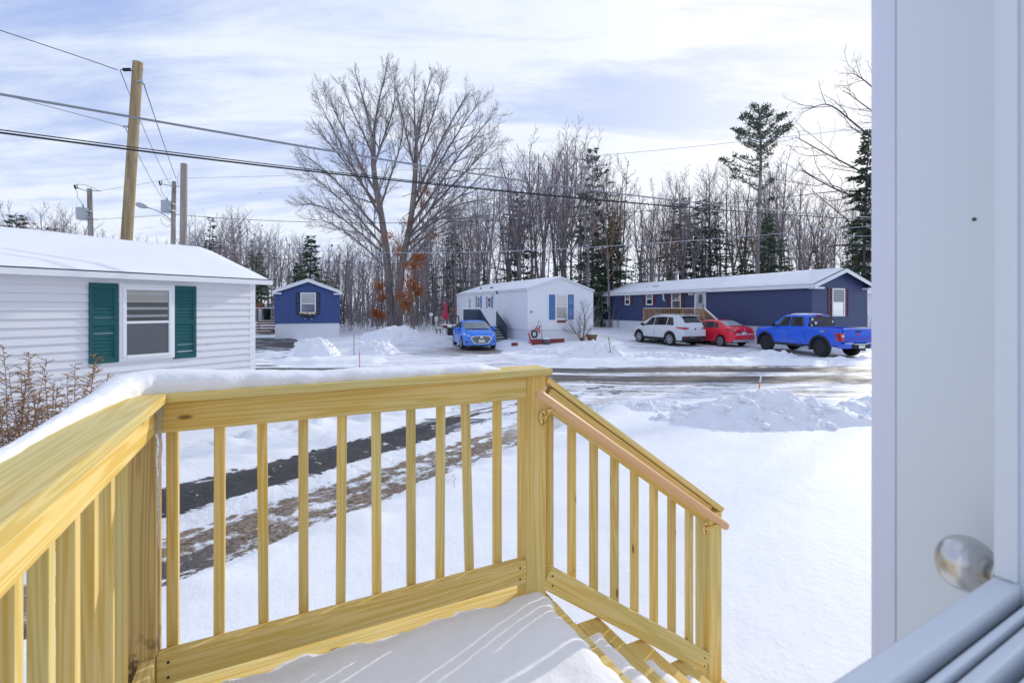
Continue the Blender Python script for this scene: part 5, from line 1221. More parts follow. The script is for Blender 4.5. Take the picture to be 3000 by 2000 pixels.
for s in (1, -1):
    for xw in (1.62, -1.62):
        r0 = .475; rows = []
        for i in range(27):
            a = math.pi * (i / 26 * 1.16 - .08); row = []
            for r_, oo in ((r0, .78), (r0, .955), (r0 + .07, .962), (r0 + .10, .918 if xw < 0 else min(.92, sh.wid(xw + math.cos(a) * r0) + .0))):
                yy = oo if xw < 0 else oo * min(1, sh.wid(xw + math.cos(a) * r0) / .915 + .004); row.append((xw + math.cos(a) * r_, s * yy, .392 + math.sin(a) * r_))
            rows.append(row)
        mb = MB(); mb.grid(rows); mb.build('fender_flare', M['black'], trk, True)
    mb = MB(); mb.prism([(s * .93, 1.07), (s * .70, 1.07), (s * .70, .74), (s * .88, .74), (s * .90, .95)], -2.66, -2.585, 'x'); mb.build('tail_light', M['lamp_red'], trk)
    mb = MB(); mb.box(-2.668, -2.6605, min(s * .74, s * .84), max(s * .74, s * .84), .90, 1.00); mb.build('reverse_light', M['lamp_white'], trk)
    mb = MB(); mb.prism([(-2.60, 1.07), (-2.30, 1.07), (-2.46, .98), (-2.44, .74), (-2.60, .74)], min(s * .915, s * .935), max(s * .915, s * .935), 'y'); mb.build('tail_light', M['lamp_red'], trk)
    mb = MB(); mb.box(-2.80, -2.45, min(s * .46, s * .92), max(s * .46, s * .92), .44, .63, .04); mb.build('bumper_corner', M['paint_blue2'], trk, True)
    mb = MB(); mb.box(-2.79, -2.66, min(s * .38, s * .72), max(s * .38, s * .72), .6305, .665, .015); mb.build('bumper_snow', M['snow'], trk, True)
    mirror(trk, 1.02, .90, 1.24, 'black', s)
    mb = MB(); mb.tube([(-.75, s * .93, .42), (1.05, s * .93, .42)], .05, 8); mb.build('step_bar', M['black'], trk)
    for x in (-.62, .28):
        q = sh.body(x, 1.10, .018); mb = MB(); mb.box(q.x - .10, q.x + .10, s * q.y - .012, s * q.y + .012, 1.085, 1.118, .008); mb.build('door_handle', M['paint_blue2'], trk)
    for x in (.12, 1.12):
        mb = MB(); mb.tube([tuple((lambda q: (q.x, s * q.y, q.z))(sh.body(x, z, .004))) for z in (.50, .7, .9, 1.18)], .006, 4); mb.build('door_seam', M['black'], trk)
mb = MB(); mb.box(-2.82, -2.60, -.455, .455, .43, .60, .03); mb.build('step_bumper', M['black'], trk, True)
mb = MB(); mb.box(-2.815, -2.72, -.34, .34, .6005, .63, .01); mb.build('bumper_snow', M['snow'], trk, True)
plate(trk, -2.823, .52, R(-90), 'plate_green')
mb = MB(); mb.grid([[(-.5 + .12 * i, -.55 + .11 * j, sh.topz(-.5 + .12 * i, -.55 + .11 * j) + (.03 if 0 < i < 8 and 0 < j < 10 else -.005)) for j in range(11)] for i in range(9)]); mb.build('roof_snow', M['snow'], trk, True)
mb = MB(); mb.box(-2.5, -1.0, -.60, .60, .6605, .72, .03); mb.build('bed_snow', M['snow'], trk, True)
# ------------------------------------------------------------------ poles and overhead wires
def pole(label, u0, v0, u1, v1, Y, r0, r1, mk, zb=None):
    """pole whose axis runs through two photo points at distance Y, carried down into the ground"""
    a, b = P(u0, v0, Y), P(u1, v1, Y); d = (a - b); zg = bz(b.x, b.y) - .3 if zb is None else zb; base = b + d * ((zg - b.z) / d.z)
    t = thing('utility_pole', label, 'utility pole', base); ax = (a - base)
    mb = MB(); n = 14; mb.tube([ax * (i / n) for i in range(n + 1)], [r0 + (r1 - r0) * i / n for i in range(n + 1)], 14); o = mb.build('shaft', M[mk], t, True); o.modifiers.new('s', 'EDGE_SPLIT').split_angle = R(50)
    return t, base, a
def sub_tube(t, base, pts, r, name, mk, n=6):
    mb = MB(); mb.tube([Vector(p) - base for p in pts], r, n); return mb.build(name, M[mk], t, True)
Yp = 13.3
p1, b1, t1 = pole('tall leaning brown utility pole behind the near white home', 404, 183, 371, 702, Yp, .152, .118, 'pole_new')
ins = P(352, 205, Yp - .1); hk = P(393, 204, Yp - .12)
mb = MB()
sub_tube(p1, b1, [hk, ins], .012, 'bracket', 'steel')
for i in range(5):
    c = hk + (ins - hk) * (.30 + .11 * i) - b1; mb = MB(); dv = (ins - hk).normalized(); mb.tube([c - dv * .012, c + dv * .012], [.045, .045], 10); mb.build('insulator', M['black'], p1)
sub_tube(p1, b1, [P(413, 204, Yp - .1), P(421, 204, Yp - .1)], .02, 'bolt', 'steel'); sub_tube(p1, b1, [P(402, 241, Yp - .14), P(415, 236, Yp - .14), P(421, 246, Yp - .14)], .035, 'guy_clamp', 'steel')
sub_tube(p1, b1, [P(361, 371, Yp - .1), P(374, 371, Yp - .12)], .03, 'bracket', 'steel'); sub_tube(p1, b1, [P(399, 371, Yp - .15), P(407, 372, Yp - .15)], .02, 'bolt', 'steel')
Y1 = 31.0
p2, b2, t2 = pole('grey utility pole with a transformer and a street lamp arm', 510, 532, 507, 716, Y1, .155, .125, 'pole_old')
p3, b3, t3 = pole('bare grey pole top rising just right of the lamp pole', 539, 480, 537, 718, 20.5, .145, .125, 'pole_old')
Y3 = 29.0
p4, b4, t4 = pole('distant grey utility pole with a transformer above the near roof', 262, 553, 266, 692, Y3, .15, .125, 'pole_old')
def transformer(t, base, u, v0, v1, w, Y, name='transformer'):
    c = P(u, v1, Y - .25) - base; h = (v1 - v0) / FPX * Y; r = w / 2 / FPX * Y
    mb = MB(); mb.lathe([(r * .9, 0), (r, .05), (r, h - .10), (r * 1.07, h - .09), (r * 1.07, h - .03), (r * .75, h)], 20); mb.v = [(x + c.x, y + c.y, z + c.z) for x, y, z in mb.v]; o = mb.build(name, M['grey_paint'], t, True); o.modifiers.new('s', 'EDGE_SPLIT').split_angle = R(40)
    mb = MB(); q = c + Vector((.05, 0, h)); mb.tube([q, q + Vector((0, 0, .10)), q + Vector((0, 0, .22))], [.06, .05, .02], 8); mb.build('bushing', M['grey_paint'], o, True)
    mb = MB(); mb.box(c.x + r * .6, c.x + r * 1.5, c.y - .05, c.y + .25, c.z + h * .7, c.z + h * .78); mb.box(c.x + r * .6, c.x + r * 1.5, c.y - .05, c.y + .25, c.z + h * .15, c.z + h * .23); mb.build('mount', M['steel'], o)
transformer(p2, b2, 487, 588, 623, 26, Y1); transformer(p4, b4, 241, 609, 644, 29, Y3)
def cutout(t, base, pts_arm, u, v, Y, w):
    sub_tube(t, base, [P(a, b, Y - .1) for a, b in pts_arm], .03, 'bracket_arm', 'steel')
    sub_tube(t, base, [P(u, v, Y - .1), P(u + 4, v + 12, Y - .1)], .05, 'fuse_holder', 'black'); sub_tube(t, base, [P(u + 7, v - 1, Y - .1), P(u + 9, v + 11, Y - .1)], .025, 'fuse_tube', 'black')
cutout(p2, b2, [(512, 547), (480, 540)], 466, 531, Y1, 1); cutout(p4, b4, [(258, 561), (228, 551)], 218, 542, Y3, 1)
sub_tube(p4, b4, [P(224, 540, Y3), P(248, 541, Y3), P(275, 552, Y3), P(292, 560, Y3)], .012, 'jumper', 'wire', 4); sub_tube(p4, b4, [P(225, 557, Y3), P(227, 580, Y3), P(238, 592, Y3), P(242, 606, Y3)], .012, 'jumper', 'wire', 4)
sub_tube(p4, b4, [P(266, 559, Y3 - .1), P(294, 560, Y3 - .1)], .03, 'bracket_arm', 'steel'); sub_tube(p4, b4, [P(268, 642, Y3 - .1), P(287, 643, Y3 - .1)], .03, 'bracket_arm', 'steel')
sub_tube(p2, b2, [P(470, 548, Y1), P(473, 562, Y1), P(481, 572, Y1), P(486, 586, Y1)], .012, 'jumper', 'wire', 4); sub_tube(p2, b2, [P(512, 546, Y1), P(526, 547, Y1)], .03, 'bracket_arm', 'steel')
sub_tube(p2, b2, [P(524, 545, Y1), P(519, 520, Y1), P(526, 507, Y1), P(534, 508, Y1)], .012, 'jumper', 'wire', 4); sub_tube(p2, b2, [P(470, 640, Y1), P(475, 655, Y1), P(490, 665, Y1), P(505, 655, Y1)], .012, 'jumper', 'wire', 4)
sub_tube(p2, b2, [P(508, 636, Y1), P(514, 636, Y1), P(514, 700, Y1)], .02, 'conduit', 'steel', 5)
# street lamp arm and head on that pole
sub_tube(p2, b2, [P(506, 648, Y1 - .1), P(485, 632, Y1 - .3), P(460, 617, Y1 - .5), P(432, 608, Y1 - .7)], .035, 'lamp_arm', 'steel'); sub_tube(p2, b2, [P(504, 652, Y1 - .1), P(475, 634, Y1 - .3)], .02, 'lamp_brace', 'steel')
h0, h1 = P(432, 608, Y1 - .7) - b2, P(397, 597, Y1 - .9) - b2
mb = MB(); mb.tube([h0 + (h1 - h0) * t for t in (0, .1, .35, .65, .9, 1.0)], [.05, .10, .15, .17, .12, .03], 12); mb.build('lamp_head', M['grey_paint'], p2, True)

def wire(label, pts, Ya, Yb, r, mk, group=None, sag=True):
    """pts are photo points along the wire; in plan it is straight between the distances Ya (first) and Yb (last)"""
    us = np.array([p[0] for p in pts], float); vs = np.array([p[1] for p in pts], float); uu = np.linspace(us[0], us[-1], 60)
    # smooth quadratic/cubic sag through the points
    deg = min(3, len(pts) - 1); co = np.polyfit((us - us.mean()) / 1000, vs, deg); vv = np.polyval(co, (uu - us.mean()) / 1000)
    q = (uu - us[0]) / (us[-1] - us[0]); iY = (1 / Ya) * (1 - q) + (1 / Yb) * q
    mb = MB(); mb.tube([P(u, v, 1 / i) for u, v, i in zip(uu, vv, iY)], r, 6); o = mb.build('overhead_wire', M[mk], None, True); return tag(o, label, 'wire', group)
G = 'overhead wires'
wire('thick grey lashed cable crossing in front of the leaning pole', [(-500, 192), (0, 280), (380, 345), (850, 418), (1216, 479), (1520, 528), (1750, 562), (2191, 612), (2640, 640)], 6.5, 30, .021, 'wire_grey', G)
wire('thick black cable, lower of the close pair across the leaning pole', [(-500, 320), (0, 389), (390, 438), (900, 500.5), (1296, 546), (1750, 585), (2191, 620), (2640, 650)], 6.5, 30, .0165, 'wire', G)
wire('thin black cable just above its thicker twin across the leaning pole', [(-500, 312), (0, 381), (390, 430), (900, 494.5), (1296, 542), (1750, 583), (2191, 619), (2640, 649)], 6.5, 30, .0095, 'wire', G)
wire('single wire from the upper left edge to the leaning pole top', [(-300, -20), (0, 89), (180, 149), (345, 206)], 11, Yp - .1, .010, 'wire', G)
wire('thin wire ending at the bracket low on the leaning pole', [(-300, 214), (0, 276), (180, 322), (364, 371)], 11, Yp - .1, .009, 'wire_grey', G)
def wire2(label, a, b, r, mk, drop=.0):
    mb = MB(); pts = []
    for i in range(13):
        t = i / 12; p = a + (b - a) * t; p.z -= drop * 4 * t * (1 - t); pts.append(p)
    mb.tube(pts, r, 5); o = mb.build('overhead_wire', M[mk], None, True); return tag(o, label, 'wire', G)
wire2('long wire running from the leaning pole top down to the far transformer pole', P(352, 206, Yp), P(502, 545, Y1), .012, 'wire_grey', .25)
wire2('taut guy wire from the collar of the leaning pole to the lamp pole top', P(419, 240, Yp), P(516, 524, Y1), .016, 'wire_grey', .05)
wire2('thin wire slanting from the leaning pole bracket to the transformer', P(366, 372, Yp), P(480, 586, Y1), .011, 'wire_grey', .15)
wire('pale primary wire from the transformer pole to the lamp pole', [(290, 559), (400, 542), (503, 523)], Y3, Y1, .012, 'wire_pale', G)
wire('neutral wire low between the two transformer poles', [(286, 642), (380, 637), (473, 631)], Y3, Y1, .013, 'wire_grey', G)
wire('high pale primary wire passing behind the big oak toward the tall pine', [(524, 523), (720, 517), (900, 510.5), (1300, 492), (1754, 456), (2160, 416), (2640, 362)], Y1, 24, .012, 'wire_pale', G)
wire('dark neutral wire crossing the big oak at mid height', [(514, 631), (720, 640), (900, 649), (1296, 653), (1500, 646), (1750, 628), (2191, 588), (2640, 536)], Y1, 24, .016, 'wire', G)
wire('pale low cable just above the roofs of the homes', [(514, 700), (886, 734), (1296, 738), (1750, 724), (2298, 683), (2640, 655)], Y1, 24, .015, 'wire_pale', G)
wire('dark lowest cable passing close over the roof ridges', [(514, 722), (700, 748), (850, 761), (1296, 770), (1750, 769), (2235, 735), (2640, 708)], Y1, 24, .013, 'wire', G)
wire('pale drop cable sagging at the right edge by the door frame', [(2290, 612), (2380, 660), (2480, 688), (2640, 672)], 30, 24, .014, 'wire_pale', G)

# ------------------------------------------------------------------ small things around the homes
def stake(label, u, vb, vt, Y, du, mk='orange', r=.012):
    a, b = P(u, vb, Y), P(u + du, vt, Y); a.z = min(a.z, bz(a.x, a.y) - .05); t = thing('driveway_marker', label, 'marker stake', a, 0, 'driveway marker stakes')
    mb = MB(); mb.tube([Vector((0, 0, 0)), (b - a) * .82], r, 6); mb.build('rod', M[mk], t)
    mb = MB(); mb.tube([(b - a) * .82, (b - a) * 1.0], r * 1.25, 6); mb.build('reflector', M['decal_white' if mk == 'orange' else mk], t)
stake('thin orange marker stake leaning on the lawn snow pile', 2211, 1142, 1098, 9.3, 19)
stake('thin red marker stake at the road edge left of the blue sedan', 1054, 1082, 1020, 15.9, -1)
stake('thin grey stick standing between the two snow heaps by the blue home', 1037, 1034, 980, 21.6, 0, 'twig_brown', .014)
stake('bent brown stick in the snow bank right of the small tree', 1791, 1024, 987, 20.7, -8, 'twig_brown', .016)
# JOY sign, garden ornaments, edging, planter by the trailer gable
joy = thing('joy_sign', 'pink JOY lawn sign with a dark wreath for the letter O', 'sign', (0, 0, 0), WA); ja = wo_ + wx_ * wxx(1551) - wy_ * .55; joy.location = (ja.x, ja.y, .33)
text_obj('J', .62, 'letter', M['red_plastic'], joy, (-.26, 0, .12), (R(90), R(-18), 0), .02); text_obj('Y', .58, 'letter', M['red_plastic'], joy, (.30, 0, .46), (R(90), R(-18), 0), .02)
mb = MB(); mb.tube([(.02 + .16 * math.cos(a), 0, .27 + .18 * math.sin(a)) for a in np.linspace(0, 2 * math.pi, 25)], .05, 8, False); mb.build('wreath', M['green_bin'], joy, True)
mb = MB(); mb.tube([(-.30, .02, -.3), (-.28, .02, .1)], .012, 5); mb.build('stake', M['black'], joy)
mb = MB(); mb.tube([(-.20, .02, .40), (.22, .02, .62)], .02, 5); mb.build('bow', M['red_plastic'], joy)
orn = thing('garden_ornament', 'tall black wire arch with a hanging dream catcher behind the JOY sign', 'ornament'); oa = wo_ + wx_ * wxx(1571) - wy_ * .35; orn.location = (oa.x, oa.y, .2); orn.rotation_euler = (0, 0, WA)
mb = MB(); mb.tube([(-.22, 0, -.2), (-.10, 0, .9), (-.03, 0, 1.12), (.03, 0, 1.12), (.10, 0, .95), (.20, 0, -.2)], .010, 5); mb.build('arch', M['wire'], orn)
mb = MB(); mb.tube([(-.09 + .11 * math.cos(a), 0, .66 + .17 * math.sin(a)) for a in np.linspace(0, 2 * math.pi, 23)], .014, 6, False); mb.build('ring', M['black'], orn)
for i, (x, z) in enumerate(((-.12, .72), (-.06, .74), (-.09, .66))):
    mb = MB(); mb.tube([(x, 0, z), (x + .01, 0, z - .16)], .012, 5); mb.build('feather', M['petal_white'], orn)
def edging(label, u0, u1, off_, z, h, th, mk, tilt=0.0):
    a = wo_ + wx_ * wxx(u0) - wy_ * off_; b = wo_ + wx_ * wxx(u1) - wy_ * (off_ + tilt); mb = MB(); L = (b - a).length
    o = mb.box(0, L, -th / 2, th / 2, -.25, h, .01).build('edging_board', M[mk], None); o.location = (a.x, a.y, z); o.rotation_euler = (0, 0, math.atan2(b.y - a.y, b.x - a.x)); return tag(o, label, 'edging', 'flower bed edging boards')
edging('weathered red edging board left of the stump below the JOY sign', 1533, 1564, 1.0, .19, .16, .06, 'red_paint'); edging('weathered red edging board right of the stump, sloping into snow', 1583, 1626, 1.0, .20, .14, .06, 'red_paint')
edging('short red board end at the foot of the trailer steps', 1481, 1497, .8, .14, .05, .12, 'red_paint'); edging('short dark red board poking out near the small tree', 1683, 1692, .7, .30, .06, .10, 'red_paint')
stp = thing('stump', 'mossy snow capped stump between the red edging boards', 'stump'); q = wo_ + wx_ * wxx(1573.5) - wy_ * 1.05; stp.location = (q.x, q.y, .08)
mb = MB(); mb.lathe([(.24, -.1), (.21, .1), (.19, .26), (.0, .27)], 14); mb.build('wood', M['bark_dark'], stp, True); mb = MB(); mb.lathe([(.21, .26), (.20, .31), (.12, .34), (.001, .35)], 14); mb.build('snow_cap', M['snow'], stp, True)
plt = thing('planter', 'square brown wooden planter with a snow cap at the trailer corner', 'planter', (0, 0, 0), WA); q = wo_ + wx_ * wxx(1718) - wy_ * .55; plt.location = (q.x, q.y, .22)
mb = MB(); mb.prism([(-.16, -.1), (.16, -.1), (.19, .13), (.24, .13), (.24, .26), (-.24, .26), (-.24, .13), (-.19, .13)], -.20, .20, 'y'); mb.build('box', M['old_deck'], plt); mb = MB(); mb.box(-.23, .23, -.19, .19, .2605, .33, .03); mb.build('snow_cap', M['snow'], plt, True)
gs = thing('solar_light', 'small blue glass solar stake by the thin tree at the trailer', 'garden light'); q = wo_ + wx_ * wxx(1681) - wy_ * .6; gs.location = (q.x, q.y, .25)
mb = MB(); mb.tube([(.04, 0, -.15), (.02, 0, .2), (-.02, 0, .34)], .010, 5); mb.build('rod', M['steel'], gs); mb = MB(); mb.lathe([(.001, -.03), (.07, -.02), (.08, 0), (.07, .02), (.001, .03)], 14, 'y', (-.02, 0, .40)); mb.build('globe', M['teal'], gs, True)
# patio set at the far end
Yt = 36.0
um = thing('patio_umbrella', 'closed red patio umbrella standing behind a round table', 'umbrella', (PX(1305, Yt + .6), Yt + .6, .15))
mb = MB(); mb.tube([(0, 0, 0), (0, 0, 2.25)], .025, 8); mb.build('pole', M['petal_white'], um)
mb = MB(); mb.lathe([(.03, 2.25), (.09, 2.2), (.11, 2.05), (.12, 1.75), (.13, 1.55), (.20, 1.40), (.25, 1.22), (.22, 1.12), (.10, 1.0), (.03, .98)], 12); mb.v = [(x * (1 + .18 * math.sin(math.atan2(y, x) * 5)), y * (1 + .18 * math.sin(math.atan2(y, x) * 5)), z) for x, y, z in mb.v]; mb.build('canopy', M['red_plastic'], um, True)
tb = thing('grill', 'red kettle fire bowl on thin dark legs with a snow lid', 'grill', (PX(1308, Yt), Yt, .15))
mb = MB(); mb.lathe([(.05, .34), (.20, .38), (.28, .48), (.30, .56)], 18); mb.build('bowl', M['red_paint'], tb, True)
mb = MB(); mb.lathe([(.36, .565), (.36, .60), (.28, .625), (.001, .63)], 18); mb.build('snow_cap', M['snow'], tb, True)
for x, y in ((-.26, -.1), (.02, -.26), (.24, .12)):
    mb = MB(); mb.tube([(x, y, -.05), (x * .9, y * .9, .56)], .022, 6); mb.build('leg', M['black'], tb)
for label, u in (('small snow capped stool left of the red fire bowl', 1285), ('small snow capped stool right of the red fire bowl', 1323.5)):
    t = thing('stool', label, 'stool', (PX(u, Yt - .3), Yt - .3, .15), 0, 'patio stools')
    mb = MB(); mb.box(-.17, .17, -.17, .17, .30, .33); mb.build('seat', M['old_deck'], t); mb = MB(); mb.box(-.18, .18, -.18, .18, .3305, .40, .03); mb.build('snow_cap', M['snow'], t, True)
    for sx in (-.13, .13): 
        for sy in (-.13, .13):
            mb = MB(); mb.tube([(sx, sy, -.05), (sx, sy, .30)], .02, 6); mb.build('leg', M['black'], t)
ft = thing('snow_blower', 'snow covered machine with a tall dark green tube handle behind the blue sedan', 'machine', (PX(1347, 33.0), 33.0, .05), R(10))
mb = MB(); mb.tube([(-.45, 0, .55), (-.62, 0, 1.35), (-.60, 0, 1.42), (-.15, 0, 1.42), (-.10, 0, 1.36), (-.02, 0, .85), (.15, 0, .6)], .045, 8); mb.build('handle', M['green_bin'], ft, True)
mb = MB(); mb.box(-.85, .1, -.3, .35, .1, .62, .10); mb.build('housing', M['black'], ft, True); mb = MB(); mb.box(-.83, .05, -.28, .33, .621, .82, .09); mb.build('snow_cap', M['snow'], ft, True)
mbx = thing('garden_lantern', 'small snow capped lantern post at the woods edge left of the umbrella', 'lantern', (PX(1278, 38), 38.0, .2))
mb = MB(); mb.box(-.06, .06, -.06, .06, -.1, .75); mb.build('post', M['trim_grey'], mbx); mb = MB(); mb.box(-.10, .10, -.10, .10, .75, 1.0, .02); mb.build('lamp_box', M['blind'], mbx); mb = MB(); mb.lathe([(.15, 1.0), (.13, 1.05), (.02, 1.12)], 10); mb.build('snow_cap', M['snow'], mbx, True)
sg = thing('small_sign', 'small pale round sign on a rod at the woods edge', 'sign', (PX(1263, 38.5), 38.5, .2)); mb = MB(); mb.tube([(0, 0, -.1), (0, 0, 1.2)], .02, 6); mb.build('rod', M['trim_white'], sg); mb = MB(); mb.lathe([(.001, -.01), (.15, -.01), (.15, .01), (.001, .01)], 14, 'y', (0, 0, 1.28)); mb.build('face', M['decal_white'], sg)
# ------------------------------------------------------------------ trees
def rot_about(v, axis, ang): return Matrix.Rotation(ang, 3, axis) @ v
def perp(v, rs):
    a = Vector((rs.uniform(-1, 1), rs.uniform(-1, 1), rs.uniform(-1, 1))); p = v.cross(a)
    return p.normalized() if p.length > 1e-4 else v.orthogonal().normalized()
def path(p, d, L, n, wob, up, rs):
    pts = [Vector(p)]; d = Vector(d).normalized()
    for i in range(n):
        d = (d + Vector((rs.gauss(0, wob), rs.gauss(0, wob), rs.gauss(0, wob) + up))).normalized(); pts.append(pts[-1] + d * (L / n))
    return pts
def grow(mbs, pts, r0, r1, lev, maxlev, rs, cf):
    """tube along pts, then children; mbs = (limb mesh, twig mesh)"""
    n = len(pts); L = sum((pts[i + 1] - pts[i]).length for i in range(n - 1))
    rad = [r0 + (r1 - r0) * i / (n - 1) for i in range(n)]
    (mbs[0] if lev <= cf['split'] else mbs[1]).tube(pts, rad, cf['sides'][min(lev, len(cf['sides']) - 1)], lev <= 1)
    if lev >= maxlev: return
    cnt = cf['cnt'][min(lev, len(cf['cnt']) - 1)]; st = cf['start'][min(lev, len(cf['start']) - 1)]
    ph = rs.uniform(0, 6.28)
    for k in range(cnt):
        t = st + (1 - st) * ((k + rs.uniform(.1, .9)) / cnt); f = t * (n - 1); i = min(n - 2, int(f)); q = f - i
        p = pts[i] + (pts[i + 1] - pts[i]) * q; tg = (pts[i + 1] - pts[i]).normalized(); rr = rad[i] + (rad[i + 1] - rad[i]) * q
        ph += 2.4 + rs.uniform(-.5, .5); ax = tg.orthogonal().normalized(); ax = rot_about(ax, tg, ph)
        ang = R(cf['ang'][min(lev, len(cf['ang']) - 1)] * rs.uniform(.7, 1.3)); d = rot_about(tg, ax, ang)
        l2 = L * cf['len'][min(lev, len(cf['len']) - 1)] * (1.15 - .75 * t) * rs.uniform(.65, 1.25)
        if l2 < .12: continue
        up = cf['up'][min(lev, len(cf['up']) - 1)]
        rc = max(cf['rmin'], min(rr * .62, l2 * cf['rl']))
        grow(mbs, path(p, d, l2, cf['seg'][min(lev, len(cf['seg']) - 1)], cf['wob'], up, rs), rc, max(cf['rmin'] * .6, rc * .3), lev + 1, maxlev, rs, cf)

# --- the big bare oak, its main limbs laid out as in the photograph
YO = 42.0; ob = P(1148, 952, YO); ob.z = bz(ob.x, ob.y) - .2
oak = thing('oak_tree', 'huge bare double stemmed oak towering over the homes', 'tree', ob)
rs = random.Random(21)
def opts(lst): return [P(1160 + (u - 1160) * .955, 720 + (v - 720) * (.97 if v < 720 else 1), YO + dy) - ob for u, v, dy in lst]
def smooth(pts, n=3):
    pts = [Vector(p) for p in pts]
    for _ in range(n):
        q = [pts[0]]
        for a, b in zip(pts[:-1], pts[1:]): q += [a * .75 + b * .25, a * .25 + b * .75]
        q.append(pts[-1]); pts = q
        if len(pts) > 40: break
    st = max(1, len(pts) // 22); return pts[::st] + ([pts[-1]] if (len(pts) - 1) % st else [])
cfo = dict(split=0, sides=[7, 5, 4, 3, 3], cnt=[19, 11, 6], start=[.14, .12, .12], ang=[32, 36, 40], len=[.37, .44, .44], up=[.06, .05, .03], seg=[7, 5, 3], wob=.09, rmin=.0075, rl=.016)
trunkmb, twmb = MB(), MB()
stems = [
    ([(1146, 962, 0), (1140, 860, 0), (1133, 770, .1), (1126, 700, .1), (1114, 620, .2), (1098, 540, .2), (1090, 470, .1), (1091, 400, 0)], .36, .20),
    ([(1160, 962, -.2), (1170, 860, -.3), (1180, 760, -.4), (1200, 680, -.4), (1210, 610, -.5), (1217, 540, -.5), (1221, 470, -.5), (1222, 420, -.5)], .33, .18)]
for l, a, b in stems:
    p = smooth(opts(l), 2); trunkmb.tube(p, [a * 1.25 if i == 0 else a + (b - a) * i / (len(p) - 1) for i in range(len(p))], 12)
limbs = [
    ([(1091, 420, 0), (1097, 340, .3), (1112, 260, .8), (1128, 200, 1.0), (1133, 160, 1.2)], .15),
    ([(1091, 405, 0), (1072, 320, -.8), (1052, 250, -1.4), (1030, 180, -1.6)], .13),
    ([(1093, 480, 0), (1120, 400, 1.0), (1150, 320, 1.8), (1160, 250, 2.2), (1150, 175, 2.5)], .13),
    ([(1090, 450, 0), (1060, 380, 1.2), (1020, 300, 2.0), (990, 220, 2.4)], .12),
    ([(1100, 560, .2), (1052, 480, -.6), (1010, 390, -1.4), (965, 300, -2.0), (930, 230, -2.2)], .15),
    ([(1118, 640, .2), (1060, 540, .9), (1005, 440, 1.6), (950, 340, 2.4), (915, 265, 2.6)], .16),
    ([(1098, 590, .2), (1020, 490, -1.2), (955, 410, -2.0), (905, 355, -2.6)], .13),
    ([(1122, 690, .1), (1058, 620, -.8), (985, 530, -1.6), (915, 470, -2.4), (872, 440, -2.8)], .14),
    ([(1126, 730, .1), (1060, 650, 1.0), (970, 560, 2.0), (900, 510, 2.8), (868, 500, 3.0)], .12),
    ([(1130, 750, .1), (1050, 680, -.5), (960, 610, -1.5), (890, 590, -2.4), (862, 602, -2.8)], .12),
    ([(1135, 790, .1), (1060, 720, .5), (990, 665, 1.2), (930, 640, 1.6), (880, 645, 2)], .10),
    ([(1110, 610, .2), (1140, 520, -1.0), (1172, 430, -1.6), (1185, 350, -2.0), (1178, 290, -2.2)], .12),
    ([(1222, 430, -.5), (1218, 350, -.2), (1215, 270, .4), (1218, 190, .8)], .13),
    ([(1222, 425, -.5), (1238, 340, -1.2), (1252, 260, -1.6), (1275, 190, -1.8)], .12),
    ([(1220, 500, -.5), (1196, 400, -1.4), (1172, 300, -1.8), (1160, 235, -2.2)], .11),
    ([(1222, 470, -.5), (1250, 390, .6), (1280, 310, 1.2), (1300, 235, 1.6), (1305, 200, 1.8)], .12),
    ([(1212, 590, -.5), (1258, 490, -1.2), (1300, 400, -1.6), (1350, 310, -2.0), (1385, 250, -2.2)], .17),
    ([(1208, 620, -.5), (1270, 510, .4), (1330, 410, 1.2), (1390, 320, 1.8), (1428, 270, 2.0)], .15),
    ([(1204, 660, -.4), (1290, 540, -1.0), (1350, 450, -1.8), (1420, 370, -2.4), (1462, 320, -2.6)], .16),
    ([(1200, 690, -.4), (1300, 570, .8), (1380, 490, 1.6), (1440, 430, 2.2), (1472, 395, 2.6)], .14),
    ([(1196, 700, -.4), (1290, 620, -1.4), (1370, 560, -2.4), (1440, 490, -3.0), (1470, 470, -3.2)], .11),
    ([(1190, 725, -.4), (1260, 660, .4), (1330, 600, 1.2), (1420, 580, 2.0), (1500, 575, 2.6)], .12),
    ([(1184, 750, -.4), (1250, 690, -1.2), (1330, 640, -2.0), (1410, 632, -2.8), (1490, 622, -3.2)], .11),
    ([(1178, 790, -.3), (1240, 720, .6), (1310, 668, 1.4), (1370, 652, 2.0), (1420, 660, 2.2)], .09)]
for l, r_ in limbs:
    p = smooth(opts(l), 3); p = p[:max(6, int(len(p) * .88))]; grow((trunkmb, twmb), p, r_ * .92, .020, 0, 3, rs, cfo)
trunkmb.build('trunk', M['bark_oak'], oak, True); twmb.build('branches', M['twig'], oak, False, False)
